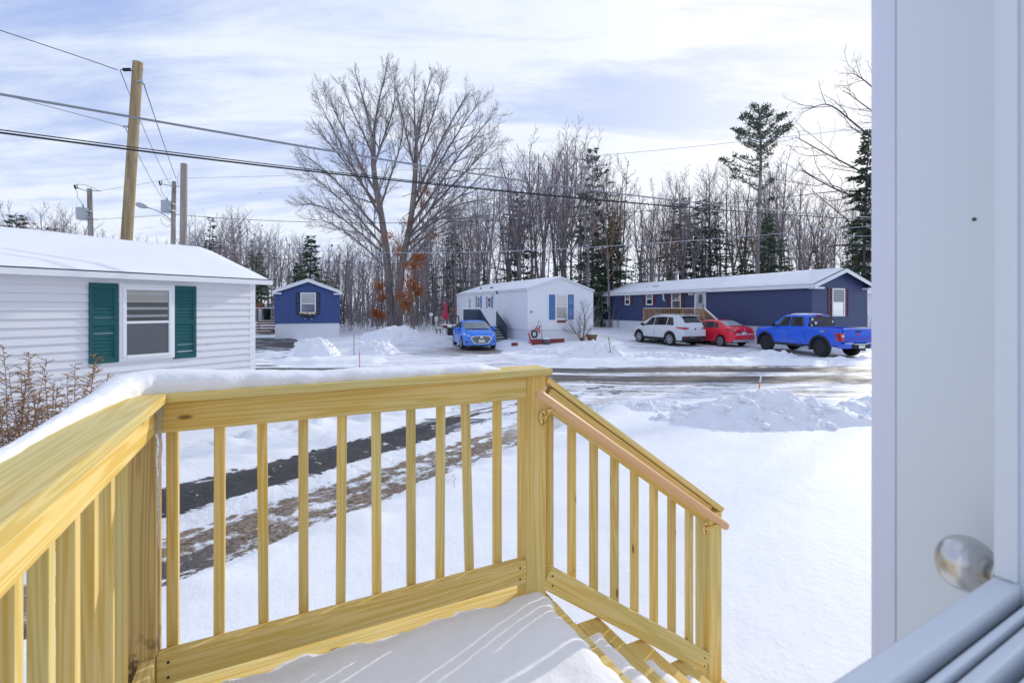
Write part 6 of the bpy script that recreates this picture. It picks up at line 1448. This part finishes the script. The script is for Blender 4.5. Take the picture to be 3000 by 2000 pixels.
# the right-hand oak whose limbs reach in from behind the door frame
YR = 46.0; rb_ = P(2890, 950, YR); rb_.z = bz(rb_.x, rb_.y) - .2
oak2 = thing('oak_tree', 'bare oak at far right whose limbs reach out past the door frame', 'tree', rb_); trunkmb, twmb = MB(), MB()
def r2(lst): return [P(u, v, YR + dy) - rb_ for u, v, dy in lst]
p = smooth(r2([(2890, 970, 0), (2885, 800, 0), (2880, 600, 0), (2872, 400, 0), (2868, 250, 0)]), 2); trunkmb.tube(p, [.45 - .25 * i / (len(p) - 1) for i in range(len(p))], 12)
cfr = dict(cfo); cfr['cnt'] = [9, 5, 3]; cfr['wob'] = .16; cfr['ang'] = [42, 45, 45]; cfr['len'] = [.36, .45, .45]
for l, r_ in (([(2880, 590, 0), (2600, 440, .5), (2500, 360, 1), (2430, 300, 1.2), (2380, 315, 1.4)], .10), ([(2884, 770, 0), (2600, 610, -.6), (2480, 570, -1), (2400, 530, -1.4), (2350, 500, -1.6)], .10), ([(2882, 700, 0), (2590, 540, .6), (2480, 480, 1.2), (2400, 440, 1.6), (2330, 400, 2.0)], .09), ([(2872, 420, 0), (2600, 300, -.8), (2540, 240, -1.2), (2500, 215, -1.4)], .08), ([(2886, 800, 0), (2600, 690, .6), (2500, 660, 1.0), (2430, 600, 1.4), (2380, 560, 1.6)], .08), ([(2874, 500, 0), (2620, 360, 1.2), (2560, 330, 1.6), (2480, 270, 2)], .08)):
    grow((trunkmb, twmb), smooth(r2(l), 3), r_ * 1.35, .026, 0, 3, rs, cfr)
trunkmb.build('trunk', M['bark_dark'], oak2, True); twmb.build('branches', M['bark_dark'], oak2, False, False)

# --- bare woodland trees: a few kinds, then copies
def bare_tree(seed, h, spread, forks, r0, bark_, twig_, dense_=1.0):
    rs = random.Random(seed); a, b = MB(), MB()
    cf = dict(split=0, sides=[6, 4, 3, 3], cnt=[int(15 * dense_), 7, 4], start=[.34, .15, .1], ang=[spread, 34, 38], len=[.36, .46, .45], up=[.10, .06, .04], seg=[6, 4, 2], wob=.075, rmin=.013, rl=.016)
    base = path((0, 0, -.3), (rs.uniform(-.04, .04), rs.uniform(-.04, .04), 1), h * (.42 if forks > 1 else 1.0), 9, .025, .02, rs)
    if forks == 1: grow((a, b), base, r0, .03, 0, 3, rs, cf)
    else:
        a.tube(base, [r0 * (1 - .3 * i / 9) for i in range(10)], 7)
        for k in range(forks):
            d = Vector((math.cos(k * 6.28 / forks + rs.uniform(-.5, .5)) * .28, math.sin(k * 6.28 / forks) * .28, 1)); c2 = dict(cf); c2['start'] = [.10, .15, .1]; c2['cnt'] = [int(10 * dense_), 6, 4]
            grow((a, b), path(base[-1 - (k % 2)], d, h * .58 * rs.uniform(.8, 1), 9, .05, .03, rs), r0 * .55, .025, 0, 3, rs, c2)
    e = thing('bare_tree', 'x', 'tree'); a.build('trunk', M[bark_], e, True); b.build('branches', M[twig_], e, False, False); return e
kinds = [bare_tree(31, 15, 38, 1, .17, 'bark_grey', 'twig'), bare_tree(32, 14, 34, 2, .19, 'bark_grey', 'twig'), bare_tree(33, 16, 32, 1, .15, 'bark_dark', 'twig'), bare_tree(34, 13, 42, 3, .18, 'bark_grey', 'twig'), bare_tree(35, 15.5, 30, 2, .16, 'bark_dark', 'twig'), bare_tree(36, 12, 40, 1, .13, 'bark_grey', 'twig_brown'), bare_tree(37, 16, 36, 1, .2, 'bark_grey', 'twig')]
used = set()
def place_tree(kind, x, y, s, rz, label, group, sxy=None):
    o = kind if id(kind) not in used else copy_tree(kind); used.add(id(kind))
    o.location = (x, y, bz(x, y)); o.rotation_euler = (0, 0, rz); q = sxy or s; o.scale = (q, q, s); tag(o, label, 'tree', group); return o
rs = random.Random(77)
GB = 'bare trees of the woods behind the homes'; LB = 'slender bare grey tree standing in the woods behind the homes'
def skyline(u):                                        # photo row of the bare tree tops along the wood
    return float(np.interp(u, [-100, 0, 100, 240, 330, 440, 560, 700, 790, 860, 1000, 1250, 1440, 1520, 1600, 1700, 1760, 1850, 1940, 2030, 2130, 2300, 2420, 2560, 2800], [615, 605, 630, 590, 690, 680, 640, 615, 650, 690, 700, 640, 470, 400, 385, 400, 500, 480, 560, 500, 480, 470, 560, 520, 500]))
n_b = 0
for Yb, n_, jit in ((44, 26, .55), (49, 30, .6), (55, 32, .6), (62, 30, .6), (72, 24, .6)):
    for i in range(n_):
        u = -120 + (2720) * (i + rs.uniform(.05, .95)) / n_; Y = Yb + rs.uniform(-2.5, 2.5)
        if 60 < u < 840 and Y < 52: Y = rs.uniform(60, 75)
        if u <= 60: Y = rs.uniform(55, 70)
        if 1010 < u < 1300 and Y < 46: continue
        v = skyline(u) + rs.uniform(0, 120) * (1 if rs.random() < .75 else .2); top = PZ(v, Y); k = rs.choice(kinds); hk_ = {0: 15, 1: 14, 2: 16, 3: 13, 4: 15.5, 5: 12, 6: 16}[kinds.index(k)]
        s = max(.35, (top - .3) / (hk_ * 1.02)); place_tree(k, PX(u, Y), Y, s, rs.uniform(0, 6.28), LB, GB, s * rs.uniform(.8, 1.05)); n_b += 1
for u, v, Y, ki, lab in ((1590, 378, 47, 3, 'tallest of the bare trees behind the white trailer, many stemmed'), (1655, 395, 48, 6, 'tall bare tree just right of the tallest one behind the white trailer'), (1530, 408, 46, 1, 'bare forked tree between the big oak and the tallest bare tree'), (2040, 495, 48, 3, 'round crowned bare tree in the gap left of the tall pine'), (2170, 470, 45, 4, 'bare forked tree standing just left of the tall pine trunk'), (2290, 455, 46, 0, 'bare tree just right of the tall pine'), (1960, 520, 50, 2, 'narrow bare tree with a single bare spike above the navy roof'), (1810, 470, 49, 4, 'leaning bare tree left of the navy home chimney')):
    k = kinds[ki]; s = (PZ(v, Y) - .3) / ({0: 15, 1: 14, 2: 16, 3: 13, 4: 15.5, 5: 12, 6: 16}[ki] * 1.02); place_tree(k, PX(u, Y), Y, s, rs.uniform(0, 6.28), lab, 'tall bare trees', s * .95)

# --- evergreens
def conifer(seed, h, rmax, z0, whorls, per, leafm, barkm, droop=-.10, fluff=.30, pow_=.85, gaps=0.0, r0=.14, ragged=.25, dens=1.0, upturn=0.0):
    rs = random.Random(seed); a, b = MB(), MB(); tp = path((0, 0, -.3), (0, 0, 1), h, 10, .012, .02, rs); a.tube(tp, [r0 * (1 - .93 * i / 10) + .008 for i in range(11)], 7)
    for w in range(whorls):
        t = (w + rs.uniform(0, .8)) / whorls; z = z0 + (h - z0) * t; f = (z + .3) / (h) * 10; i = min(9, max(0, int(f))); c = tp[i] + (tp[i + 1] - tp[i]) * (f - i)
        Lb0 = rmax * (1 - t) ** pow_ + .12
        for k in range(per):
            if rs.random() < gaps: continue
            Lb = Lb0 * rs.uniform(1 - ragged * 1.6, 1 + ragged); az = rs.uniform(0, 6.283); d = Vector((math.cos(az), math.sin(az), droop + rs.uniform(-.26, .24))); pts = [c]; n = max(2, int(Lb / .35))
            for j in range(n): d = (d + Vector((rs.gauss(0, .06), rs.gauss(0, .06), upturn + rs.gauss(0, .03)))).normalized(); pts.append(pts[-1] + d * Lb / n)
            a.tube(pts, [max(.006, .030 * (1 - j / n) * Lb / max(.5, rmax) + .005) for j in range(n + 1)], 3, False)
            m_ = max(3, int(Lb / .085 * dens))
            for j in range(m_):
                q = .12 + .88 * (j + rs.random()) / m_; g_ = q * n; ii = min(n - 1, int(g_)); p = pts[ii] + (pts[ii + 1] - pts[ii]) * (g_ - ii); tg = (pts[ii + 1] - pts[ii]).normalized(); sd2 = tg.cross(Vector((0, 0, 1))).normalized() if abs(tg.z) < .95 else Vector((1, 0, 0))
                s_ = rs.choice((-1, 1)); w2 = fluff * rs.uniform(.45, 1.1) * (1.15 - .55 * q); dirv = (sd2 * s_ * rs.uniform(.3, 1) + tg * rs.uniform(.3, .9) + Vector((0, 0, rs.uniform(-.45, .30)))).normalized(); nv = dirv.cross(Vector((rs.gauss(0, 1), rs.gauss(0, 1), rs.gauss(0, 1)))).normalized()
                e1 = p + dirv * w2; hw_ = w2 * rs.uniform(.13, .24); b.add([p - nv * hw_ * .3, p + dirv * w2 * .5 - nv * hw_, e1, p + dirv * w2 * .55 + nv * hw_], [(0, 1, 2, 3)])
    e = thing('evergreen_tree', 'x', 'tree'); a.build('trunk', M[barkm], e, True); b.build('foliage', M[leafm], e, False, False); return e
con = [conifer(51, 10, 2.5, .4, 42, 7, 'needles', 'bark_dark', -.12, .50, .72, .28, .14, .50, 1.4), conifer(52, 11, 2.0, .8, 42, 6, 'needles', 'bark_dark', -.22, .48, .80, .32, .14, .50, 1.4), conifer(53, 12, 2.3, 3.6, 34, 6, 'needles_grey', 'bark_grey', .02, .48, .50, .40, .15, .55, 1.4), conifer(54, 12.5, 1.6, 1.6, 44, 5, 'needles_grey', 'bark_dark', -.12, .44, .70, .36, .13, .55, 1.4)]
ch = [10, 11, 12, 12.5]
GE = 'evergreen trees of the woods'
for u, v, Y, ki, lab, sq in (
    (905, 690, 46, 0, 'broad dark green hemlock rising behind the small blue home', 1.15), (872, 770, 44, 0, 'low dark evergreen just left of the hemlock behind the small blue home', 1.2), (985, 800, 48, 1, 'small evergreen between the small blue home and the big oak', 1.0),
    (1330, 605, 47, 3, 'thin evergreen right of the big oak with a pointed top', 1.1), (1522, 570, 50, 2, 'grey green pine with a flat clump of needles behind the white trailer', .9), (1735, 430, 47, 2, 'tall slim pine with a tufted top behind the white trailer', .75), (1722, 620, 45, 3, 'ragged evergreen low behind the slim tufted pine', 1.2),
    (1790, 640, 44, 0, 'bushy dark evergreen over the left end of the navy roof', 1.05), (1755, 700, 43, 1, 'short dark evergreen behind the white trailer roof corner', 1.3), (1990, 580, 50, 2, 'grey green pine mass above the middle of the navy roof', 1.25), (2060, 590, 51, 2, 'second grey green pine beside the mass over the navy roof', 1.2), (2110, 600, 50, 3, 'ragged pine left of the tall pine trunk', 1.2),
    (2255, 625, 41, 0, 'bushy green evergreen beside the tall pine trunk over the navy roof', .85), (2180, 690, 42, 1, 'dark lower evergreen left of the tall pine trunk', 1.1), (2300, 700, 42, 1, 'dark evergreen tucked right of the bushy one over the navy roof', 1.0), (2400, 720, 45, 3, 'thin evergreen low behind the navy gable', 1.1),
    (608, 635, 60, 3, 'lone narrow cedar above the right end of the near roof', 1.1), (50, 630, 58, 2, 'dark scrubby pine over the near roof at the left edge', 1.5), (150, 665, 60, 2, 'low dark pine among bare trees over the near roof', 1.3), (765, 740, 52, 1, 'dark evergreen between the near roof corner and the small blue home', 1.2), (735, 700, 58, 3, 'thin evergreen above the near roof end', 1.1), (1270, 760, 52, 3, 'small evergreen low in the woods left of the white trailer', 1.1), (1420, 790, 50, 1, 'small green evergreen right behind the white trailer roof', 1.1), (1640, 740, 52, 3, 'ragged evergreen behind the white trailer ridge', 1.1), (1880, 720, 54, 3, 'thin evergreen over the navy home chimney', 1.0)):
    top = PZ(v, Y); s = (top - .2) / ch[ki]; place_tree(con[ki], PX(u, Y), Y, s, rs.uniform(0, 6.28), lab, GE, s * sq)
# tall white pine and the right-hand spruce
def white_pine():
    rs = random.Random(61); a, b = MB(), MB(); Y = 40.0; base = P(2217, 955, Y); base.z = bz(base.x, base.y) - .2
    e = thing('pine_tree', 'tall white pine with a bare trunk and a tufted crown above the navy home', 'tree', base)
    pts = smooth([P(u, v, Y) - base for u, v in ((2217, 965), (2219, 800), (2222, 640), (2228, 520), (2230, 430), (2226, 360), (2222, 305))], 2); a.tube(pts, [.20 - .165 * i / (len(pts) - 1) for i in range(len(pts))], 10)
    br = [(2222, 330, 2205, 312), (2223, 335, 2250, 315), (2225, 350, 2180, 335), (2226, 355, 2262, 325), (2227, 370, 2172, 348), (2228, 372, 2275, 345), (2228, 385, 2195, 368), (2229, 395, 2302, 335), (2229, 405, 2165, 385), (2230, 410, 2290, 375), (2230, 420, 2148, 382), (2230, 428, 2312, 365), (2229, 436, 2190, 420), (2229, 440, 2316, 372), (2229, 450, 2160, 405), (2229, 455, 2268, 428), (2228, 470, 2175, 462), (2228, 478, 2258, 450), (2228, 490, 2150, 458), (2227, 500, 2245, 485), (2226, 505, 2120, 470), (2226, 515, 2200, 500), (2225, 520, 2155, 500), (2222, 545, 2150, 520), (2221, 560, 2113, 466 + 4), (2220, 560, 2262, 530), (2218, 600, 2265, 585), (2220, 470, 2228, 440), (2226, 400, 2222, 360)]
    br = br + [(a0 + rs.uniform(-3, 3), b0 + rs.uniform(-12, 12), a0 + (c0 - a0) * rs.uniform(.5, .9), b0 + (d0 - b0) * rs.uniform(.5, 1.1) + rs.uniform(-14, 10)) for a0, b0, c0, d0 in br[:14]]
    for u0, v0, u1, v1 in br:
        dy = rs.uniform(-1.6, 1.6); p0 = P(u0, v0, Y) - base; p1 = P(u1, v1, Y + dy) - base; mid = (p0 + p1) / 2 - Vector((0, 0, .12)); q = smooth([p0, mid, p1], 2); n = len(q) - 1; a.tube(q, [.045 * (1 - i / n) + .012 for i in range(n + 1)], 4, False); L = (p1 - p0).length
        for j in range(int(9 + L * 20)):
            t = 1 - rs.random() ** 1.4 * .85; f = t * n; i = min(n - 1, int(f)); c = q[i] + (q[i + 1] - q[i]) * (f - i) + Vector((rs.gauss(0, .13), rs.gauss(0, .16), rs.gauss(.05, .07)))
            for _ in range(3):
                d = Vector((rs.gauss(0, 1), rs.gauss(0, 1), rs.gauss(.5, .7))).normalized(); nv = d.orthogonal().normalized(); nv = rot_about(nv, d, rs.uniform(0, 3.14)); w = rs.uniform(.12, .30); b.add([c - nv * .01, c + d * w * .6 - nv * w * .16, c + d * w, c + d * w * .6 + nv * w * .16], [(0, 1, 2, 3)])
    a.build('trunk', M['bark_grey'], e, True); b.build('foliage', M['needles_pine'], e, False, False)
white_pine()
k = conifer(62, 19, 2.6, 1.0, 64, 7, 'needles_pine', 'bark_dark', -.18, .58, .62, .22, .24, .45, 1.5); used.add(id(k)); Y = 38.0; k.location = (PX(2528, Y), Y, bz(PX(2528, Y), Y)); s = (PZ(365, Y) - .3) / 19; k.scale = (s * .95, s * .95, s); tag(k, 'tall dark ragged spruce at the right edge next to the door frame', 'tree'); k.name = 'spruce_tree'
# --- saplings that keep their rusty leaves
def leafy(seed, h, clumps, nleaf, label, u, Y, zoff=0.0):
    rs = random.Random(seed); x = PX(u, Y); base = Vector((x, Y, bz(x, Y) - .1)); e = thing('beech_sapling', label, 'tree', base, 0, 'saplings holding rusty leaves'); a, b = MB(), MB()
    a.tube(path((0, 0, 0), (rs.uniform(-.1, .1), 0, 1), h, 7, .05, .03, rs), [.05 - .04 * i / 7 for i in range(8)], 5)
    for cu, cv, dy, ru, rv in clumps:
        c = P(cu, cv, Y + dy) - base; rx_ = ru / FPX * Y; rz_ = rv / FPX * Y; z0 = max(.4, c.z - rz_ - rs.uniform(.2, .8)); s0 = Vector((rs.uniform(-.1, .1), 0, z0))
        for _ in range(5): a.tube([s0, (s0 + c) / 2 + Vector((rs.gauss(0, .1), 0, .1)), c + Vector((rs.gauss(0, rx_ * .6), rs.gauss(0, .3), rs.gauss(0, rz_ * .5)))], [.022, .014, .006], 3, False)
        for _ in range(nleaf):
            p = c + Vector((rs.gauss(0, rx_ * .5), rs.gauss(0, max(.3, rx_ * .4)), rs.gauss(0, rz_ * .48))); d = Vector((rs.gauss(0, 1), rs.gauss(0, 1), rs.gauss(-.4, .7))).normalized(); nv = rot_about(d.orthogonal().normalized(), d, rs.uniform(0, 3.14)); w = rs.uniform(.09, .19); b.add([p, p + d * w * .5 - nv * w * .26, p + d * w, p + d * w * .5 + nv * w * .26], [(0, 1, 2, 3)])
    a.build('trunk', M['twig_brown'], e); b.build('foliage', M['rust_leaf'], e, False, False)
leafy(71, 6.0, [(1205, 830, 0, 26, 26), (1185, 868, -.3, 26, 22), (1222, 850, .4, 20, 20), (1190, 895, 0, 14, 16), (1210, 775, .2, 34, 14), (1228, 752, .5, 22, 12)], 560, 'sapling with a large clump of rusty leaves right of the oak trunk', 1212, 39.2)
leafy(72, 3.2, [(1098, 915, 0, 12, 14), (1118, 922, .2, 14, 12), (1112, 838, .6, 14, 18), (1120, 870, .5, 12, 14)], 420, 'low sapling with rusty leaves left of the oak trunk foot', 1108, 39.6)
leafy(73, 8.5, [(1140, 690, -.2, 22, 22), (1188, 650, .3, 26, 20), (1238, 600, .8, 18, 18), (1270, 690, .4, 26, 14), (1165, 735, -.4, 18, 16), (1250, 560, .8, 12, 14)], 200, 'tall thin sapling with scattered rusty leaves inside the oak crown', 1180, 40.6)
leafy(74, 2.6, [(757, 895, 0, 10, 9), (762, 905, .2, 8, 6)], 90, 'small orange leaved shrub behind the side deck', 758, 41.0)
leafy(75, 2.4, [(1330, 908, 0, 10, 6)], 50, 'small yellow brown shrub behind the red fire bowl', 1330, 40.5)

# --- small tree before the trailer gable
q = wo_ + wx_ * wxx(1707) - wy_ * 1.1; sb_ = Vector((q.x, q.y, .1)); YS = q.y
sap = thing('ornamental_tree', 'small bare twin stemmed ornamental tree before the white trailer gable', 'tree', sb_); a, b = MB(), MB(); rs = random.Random(81)
cfs = dict(split=0, sides=[6, 4, 3, 3], cnt=[12, 8, 4], start=[.25, .12, .1], ang=[38, 38, 36], len=[.50, .48, .45], up=[.10, .06, .04], seg=[5, 4, 2], wob=.09, rmin=.0062, rl=.016)
for l, r_ in (([(1708, 1006), (1710, 975), (1714, 945), (1711, 915), (1708, 890)], .055), ([(1703, 1006), (1697, 985), (1684, 972), (1672, 955), (1660, 935)], .05), ([(1711, 990), (1725, 970), (1738, 955), (1752, 940)], .03), ([(1698, 985), (1702, 965), (1694, 945), (1700, 925)], .03), ([(1686, 975), (1668, 972), (1658, 968), (1650, 962)], .02)):
    grow((a, b), smooth([P(u, v, YS) - sb_ for u, v in l], 2), r_, .010, 0, 3, rs, cfs)
a.build('trunk', M['twig_brown'], sap, True); b.build('branches', M['twig'], sap, False, False)
# --- thin bare shrubs at the far right by the white home
sh_ = thing('bare_shrub', 'thin bare shrub stems beside the far right white home', 'shrub', (PX(2545, 30.5), 30.5, 0)); mb = MB()
for i in range(9): mb.tube(path((rs.uniform(-.5, .4), 0, -.1), (rs.uniform(-.15, .15), 0, 1), rs.uniform(1.5, 2.6), 6, .08, .02, rs), [.022 - .003 * j for j in range(7)], 4, False)
mb.build('stems', M['twig'], sh_)

# --- dry goldenrod by the near home
def weed(seed, label, u, Y, top, n, spread, du=0.0):
    rs = random.Random(seed); x = PX(u, Y); z0 = bz(x, Y) - .05; e = thing('dry_weed', label, 'dry weed', (x, Y, z0), 0, 'dry weeds behind the left rail'); a, b = MB(), MB()
    for i in range(n):
        h = (PZ(top, Y) - z0) * rs.uniform(.62, 1.0); d = Vector((rs.uniform(-spread, spread) + du, rs.uniform(-spread, spread), 1)); p = path((rs.uniform(-.16, .16), rs.uniform(-.12, .12), 0), d, h, 9, .045, .01, rs); a.tube(p, [.0075 - .00062 * j for j in range(10)], 4, False)
        for k in range(46):
            f = 2.2 + 6.8 * (k / 46); ii = min(8, int(f)); c = p[ii] + (p[ii + 1] - p[ii]) * (f - ii); t = f / 9; az = rs.uniform(0, 6.28); L = (.36 * (1 - t) + .06) * rs.uniform(.5, 1.2); dd = Vector((math.cos(az), math.sin(az), rs.uniform(.3, .9))); q = path(c, dd, L, 4, .12, -.10 if t > .5 else .02, rs); a.tube(q, [.0040, .0034, .0028, .0022, .0016], 3, False)
            if t > .42:
                for m_ in range(int(6 + 8 * rs.random())):
                    g = rs.random() ** .7 * 4; jj = min(3, int(g)); s0 = q[jj] + (q[jj + 1] - q[jj]) * (g - jj); d2 = Vector((rs.gauss(0, 1), rs.gauss(0, 1), rs.gauss(.6, .7))).normalized(); nv = rot_about(d2.orthogonal().normalized(), d2, rs.uniform(0, 3.14)); w = rs.uniform(.010, .024); b.add([s0, s0 + d2 * w * .5 - nv * w * .22, s0 + d2 * w, s0 + d2 * w * .5 + nv * w * .22], [(0, 1, 2, 3)])
    a.build('stems', M['twig_brown'], e, False, False); b.build('seed_heads', M['seed_tan'], e, False, False)
weed(91, 'tall dry goldenrod clump furthest left against the white siding', 45, 4.6, 950, 6, .08); weed(92, 'tall dry goldenrod clump left of the green shutter', 165, 4.7, 965, 6, .09, .03)
weed(93, 'lower dry goldenrod leaning right toward the green shutter', 205, 4.5, 1020, 6, .12, .16); weed(94, 'short dry goldenrod stalks behind the snowy left rail', 95, 4.1, 1060, 5, .12); weed(95, 'dry goldenrod stalks cut by the left edge of the picture', -15, 4.3, 1000, 5, .10)
# dead grass at the road edge, a lone stalk on the lawn
mb = MB(); rs = random.Random(15)
for _ in range(90):
    u = rs.uniform(800, 1160); Y = 14.2 + rs.uniform(-1.0, 1.6); x = PX(u, Y); z = bz(x, Y) - .02; mb.tube(path((x, Y, z), (rs.uniform(-.3, .3), 0, 1), rs.uniform(.06, .26), 3, .1, 0, rs), [.006, .005, .004, .002], 3, False)
stuff(mb.build('dead_grass', M['dry_grass'], None, False, False))
stk = thing('weed_stalk', 'single curled dry stalk sticking out of the lawn snow', 'dry weed', (PX(1330, 5.5), 5.5, bz(PX(1330, 5.5), 5.5))); mb = MB(); mb.tube([(0, 0, -.05), (.01, 0, .06), (-.012, 0, .11), (.02, .0, .15), (-.01, 0, .20), (-.012, 0, .23)], .0028, 5); mb.v = [(x * .8, y, z * .72) for x, y, z in mb.v]; mb.build('stem', M['twig_brown'], stk, True)
# --- undergrowth and the far woods read as one mass
mb = MB(); rs = random.Random(16)
for _ in range(2600):
    Y = rs.uniform(39.5, 50) if rs.random() < .6 else rs.uniform(50, 64); u = rs.uniform(560, 2700); x = PX(u, Y)
    if abs(u - 850) < 120 and Y < 52: Y = 54; x = PX(u, Y)
    mb.tube(path((x, Y, bz(x, Y) - .1), (rs.uniform(-.35, .35), rs.uniform(-.2, .2), 1), rs.uniform(.6, 3.4), 4, .14, .02, rs), [.020, .016, .013, .009, .006], 3, False)
for _ in range(850):
    Y = rs.uniform(43, 66); u = rs.uniform(560, 2640) if rs.random() < .55 else rs.uniform(980, 1480); x = PX(u, Y)
    if 780 < u < 1020 and Y < 53: continue
    h = rs.uniform(2.5, 8.5); p = path((x, Y, bz(x, Y) - .1), (rs.uniform(-.12, .12), rs.uniform(-.1, .1), 1), h, 5, .05, .02, rs); mb.tube(p, [.034, .030, .025, .02, .014, .008], 4, False)
    for k in range(7):
        g = p[1 + k % 4]; mb.tube(path(g, (rs.gauss(0, .6), rs.gauss(0, .5), 1), h * rs.uniform(.15, .3), 3, .1, .02, rs), [.014, .011, .009, .006], 3, False)
stuff(mb.build('undergrowth', M['twig'], None, False, False))
mb = MB(); lf = MB()
for _ in range(370):
    Y = rs.uniform(76, 120); u = rs.uniform(-200, 2650) if rs.random() < .7 else rs.uniform(560, 1400); x = PX(u, Y); z = bz(x, 60); h = (PZ(skyline(u), Y) - z) * rs.uniform(.55, .93); p = path((x, Y, z), (rs.uniform(-.06, .06), 0, 1), h, 6, .04, .02, rs); mb.tube(p, [.16, .14, .12, .10, .07, .05, .03], 4, False)
    for k in range(14):
        f = 2 + 4 * k / 14; ii = int(f); c = p[ii] + (p[ii + 1] - p[ii]) * (f - ii); az = rs.uniform(0, 6.28); L = h * .22 * rs.uniform(.5, 1.2); q = path(c, (math.cos(az), math.sin(az) * .5, 1.0), L, 3, .12, .03, rs); mb.tube(q, [.05, .04, .03, .018], 3, False)
        for _k in range(3):
            g = q[1 + _k % 2]; mb.tube(path(g, (rs.gauss(0, .7), rs.gauss(0, .4), 1), L * .5, 2, .1, .03, rs), [.025, .02, .012], 3, False)
stuff(mb.build('far_woods', M['twig'], None, False, False))
for _ in range(22000):
    Y = rs.uniform(58, 80); u = rs.uniform(640, 2650); x = PX(u, Y); cl = fbm(np.array([u * .012]), np.array([Y * .05]), 3)[0]
    if cl < .40: continue
    z = bz(x, Y) + abs(rs.gauss(0, 1.9)) * (.7 + 6.0 * (cl - .40)); d = Vector((rs.gauss(0, 1), rs.gauss(0, 1), rs.gauss(-.1, .4))).normalized(); nv = rot_about(d.orthogonal().normalized(), d, rs.uniform(0, 3.14)); w = rs.uniform(.25, .6); c = Vector((x, Y, z)); lf.add([c, c + d * w * .5 - nv * w * .25, c + d * w, c + d * w * .5 + nv * w * .25], [(0, 1, 2, 3)])
stuff(lf.build('evergreen_brush', M['needles_grey'], None, False, False))
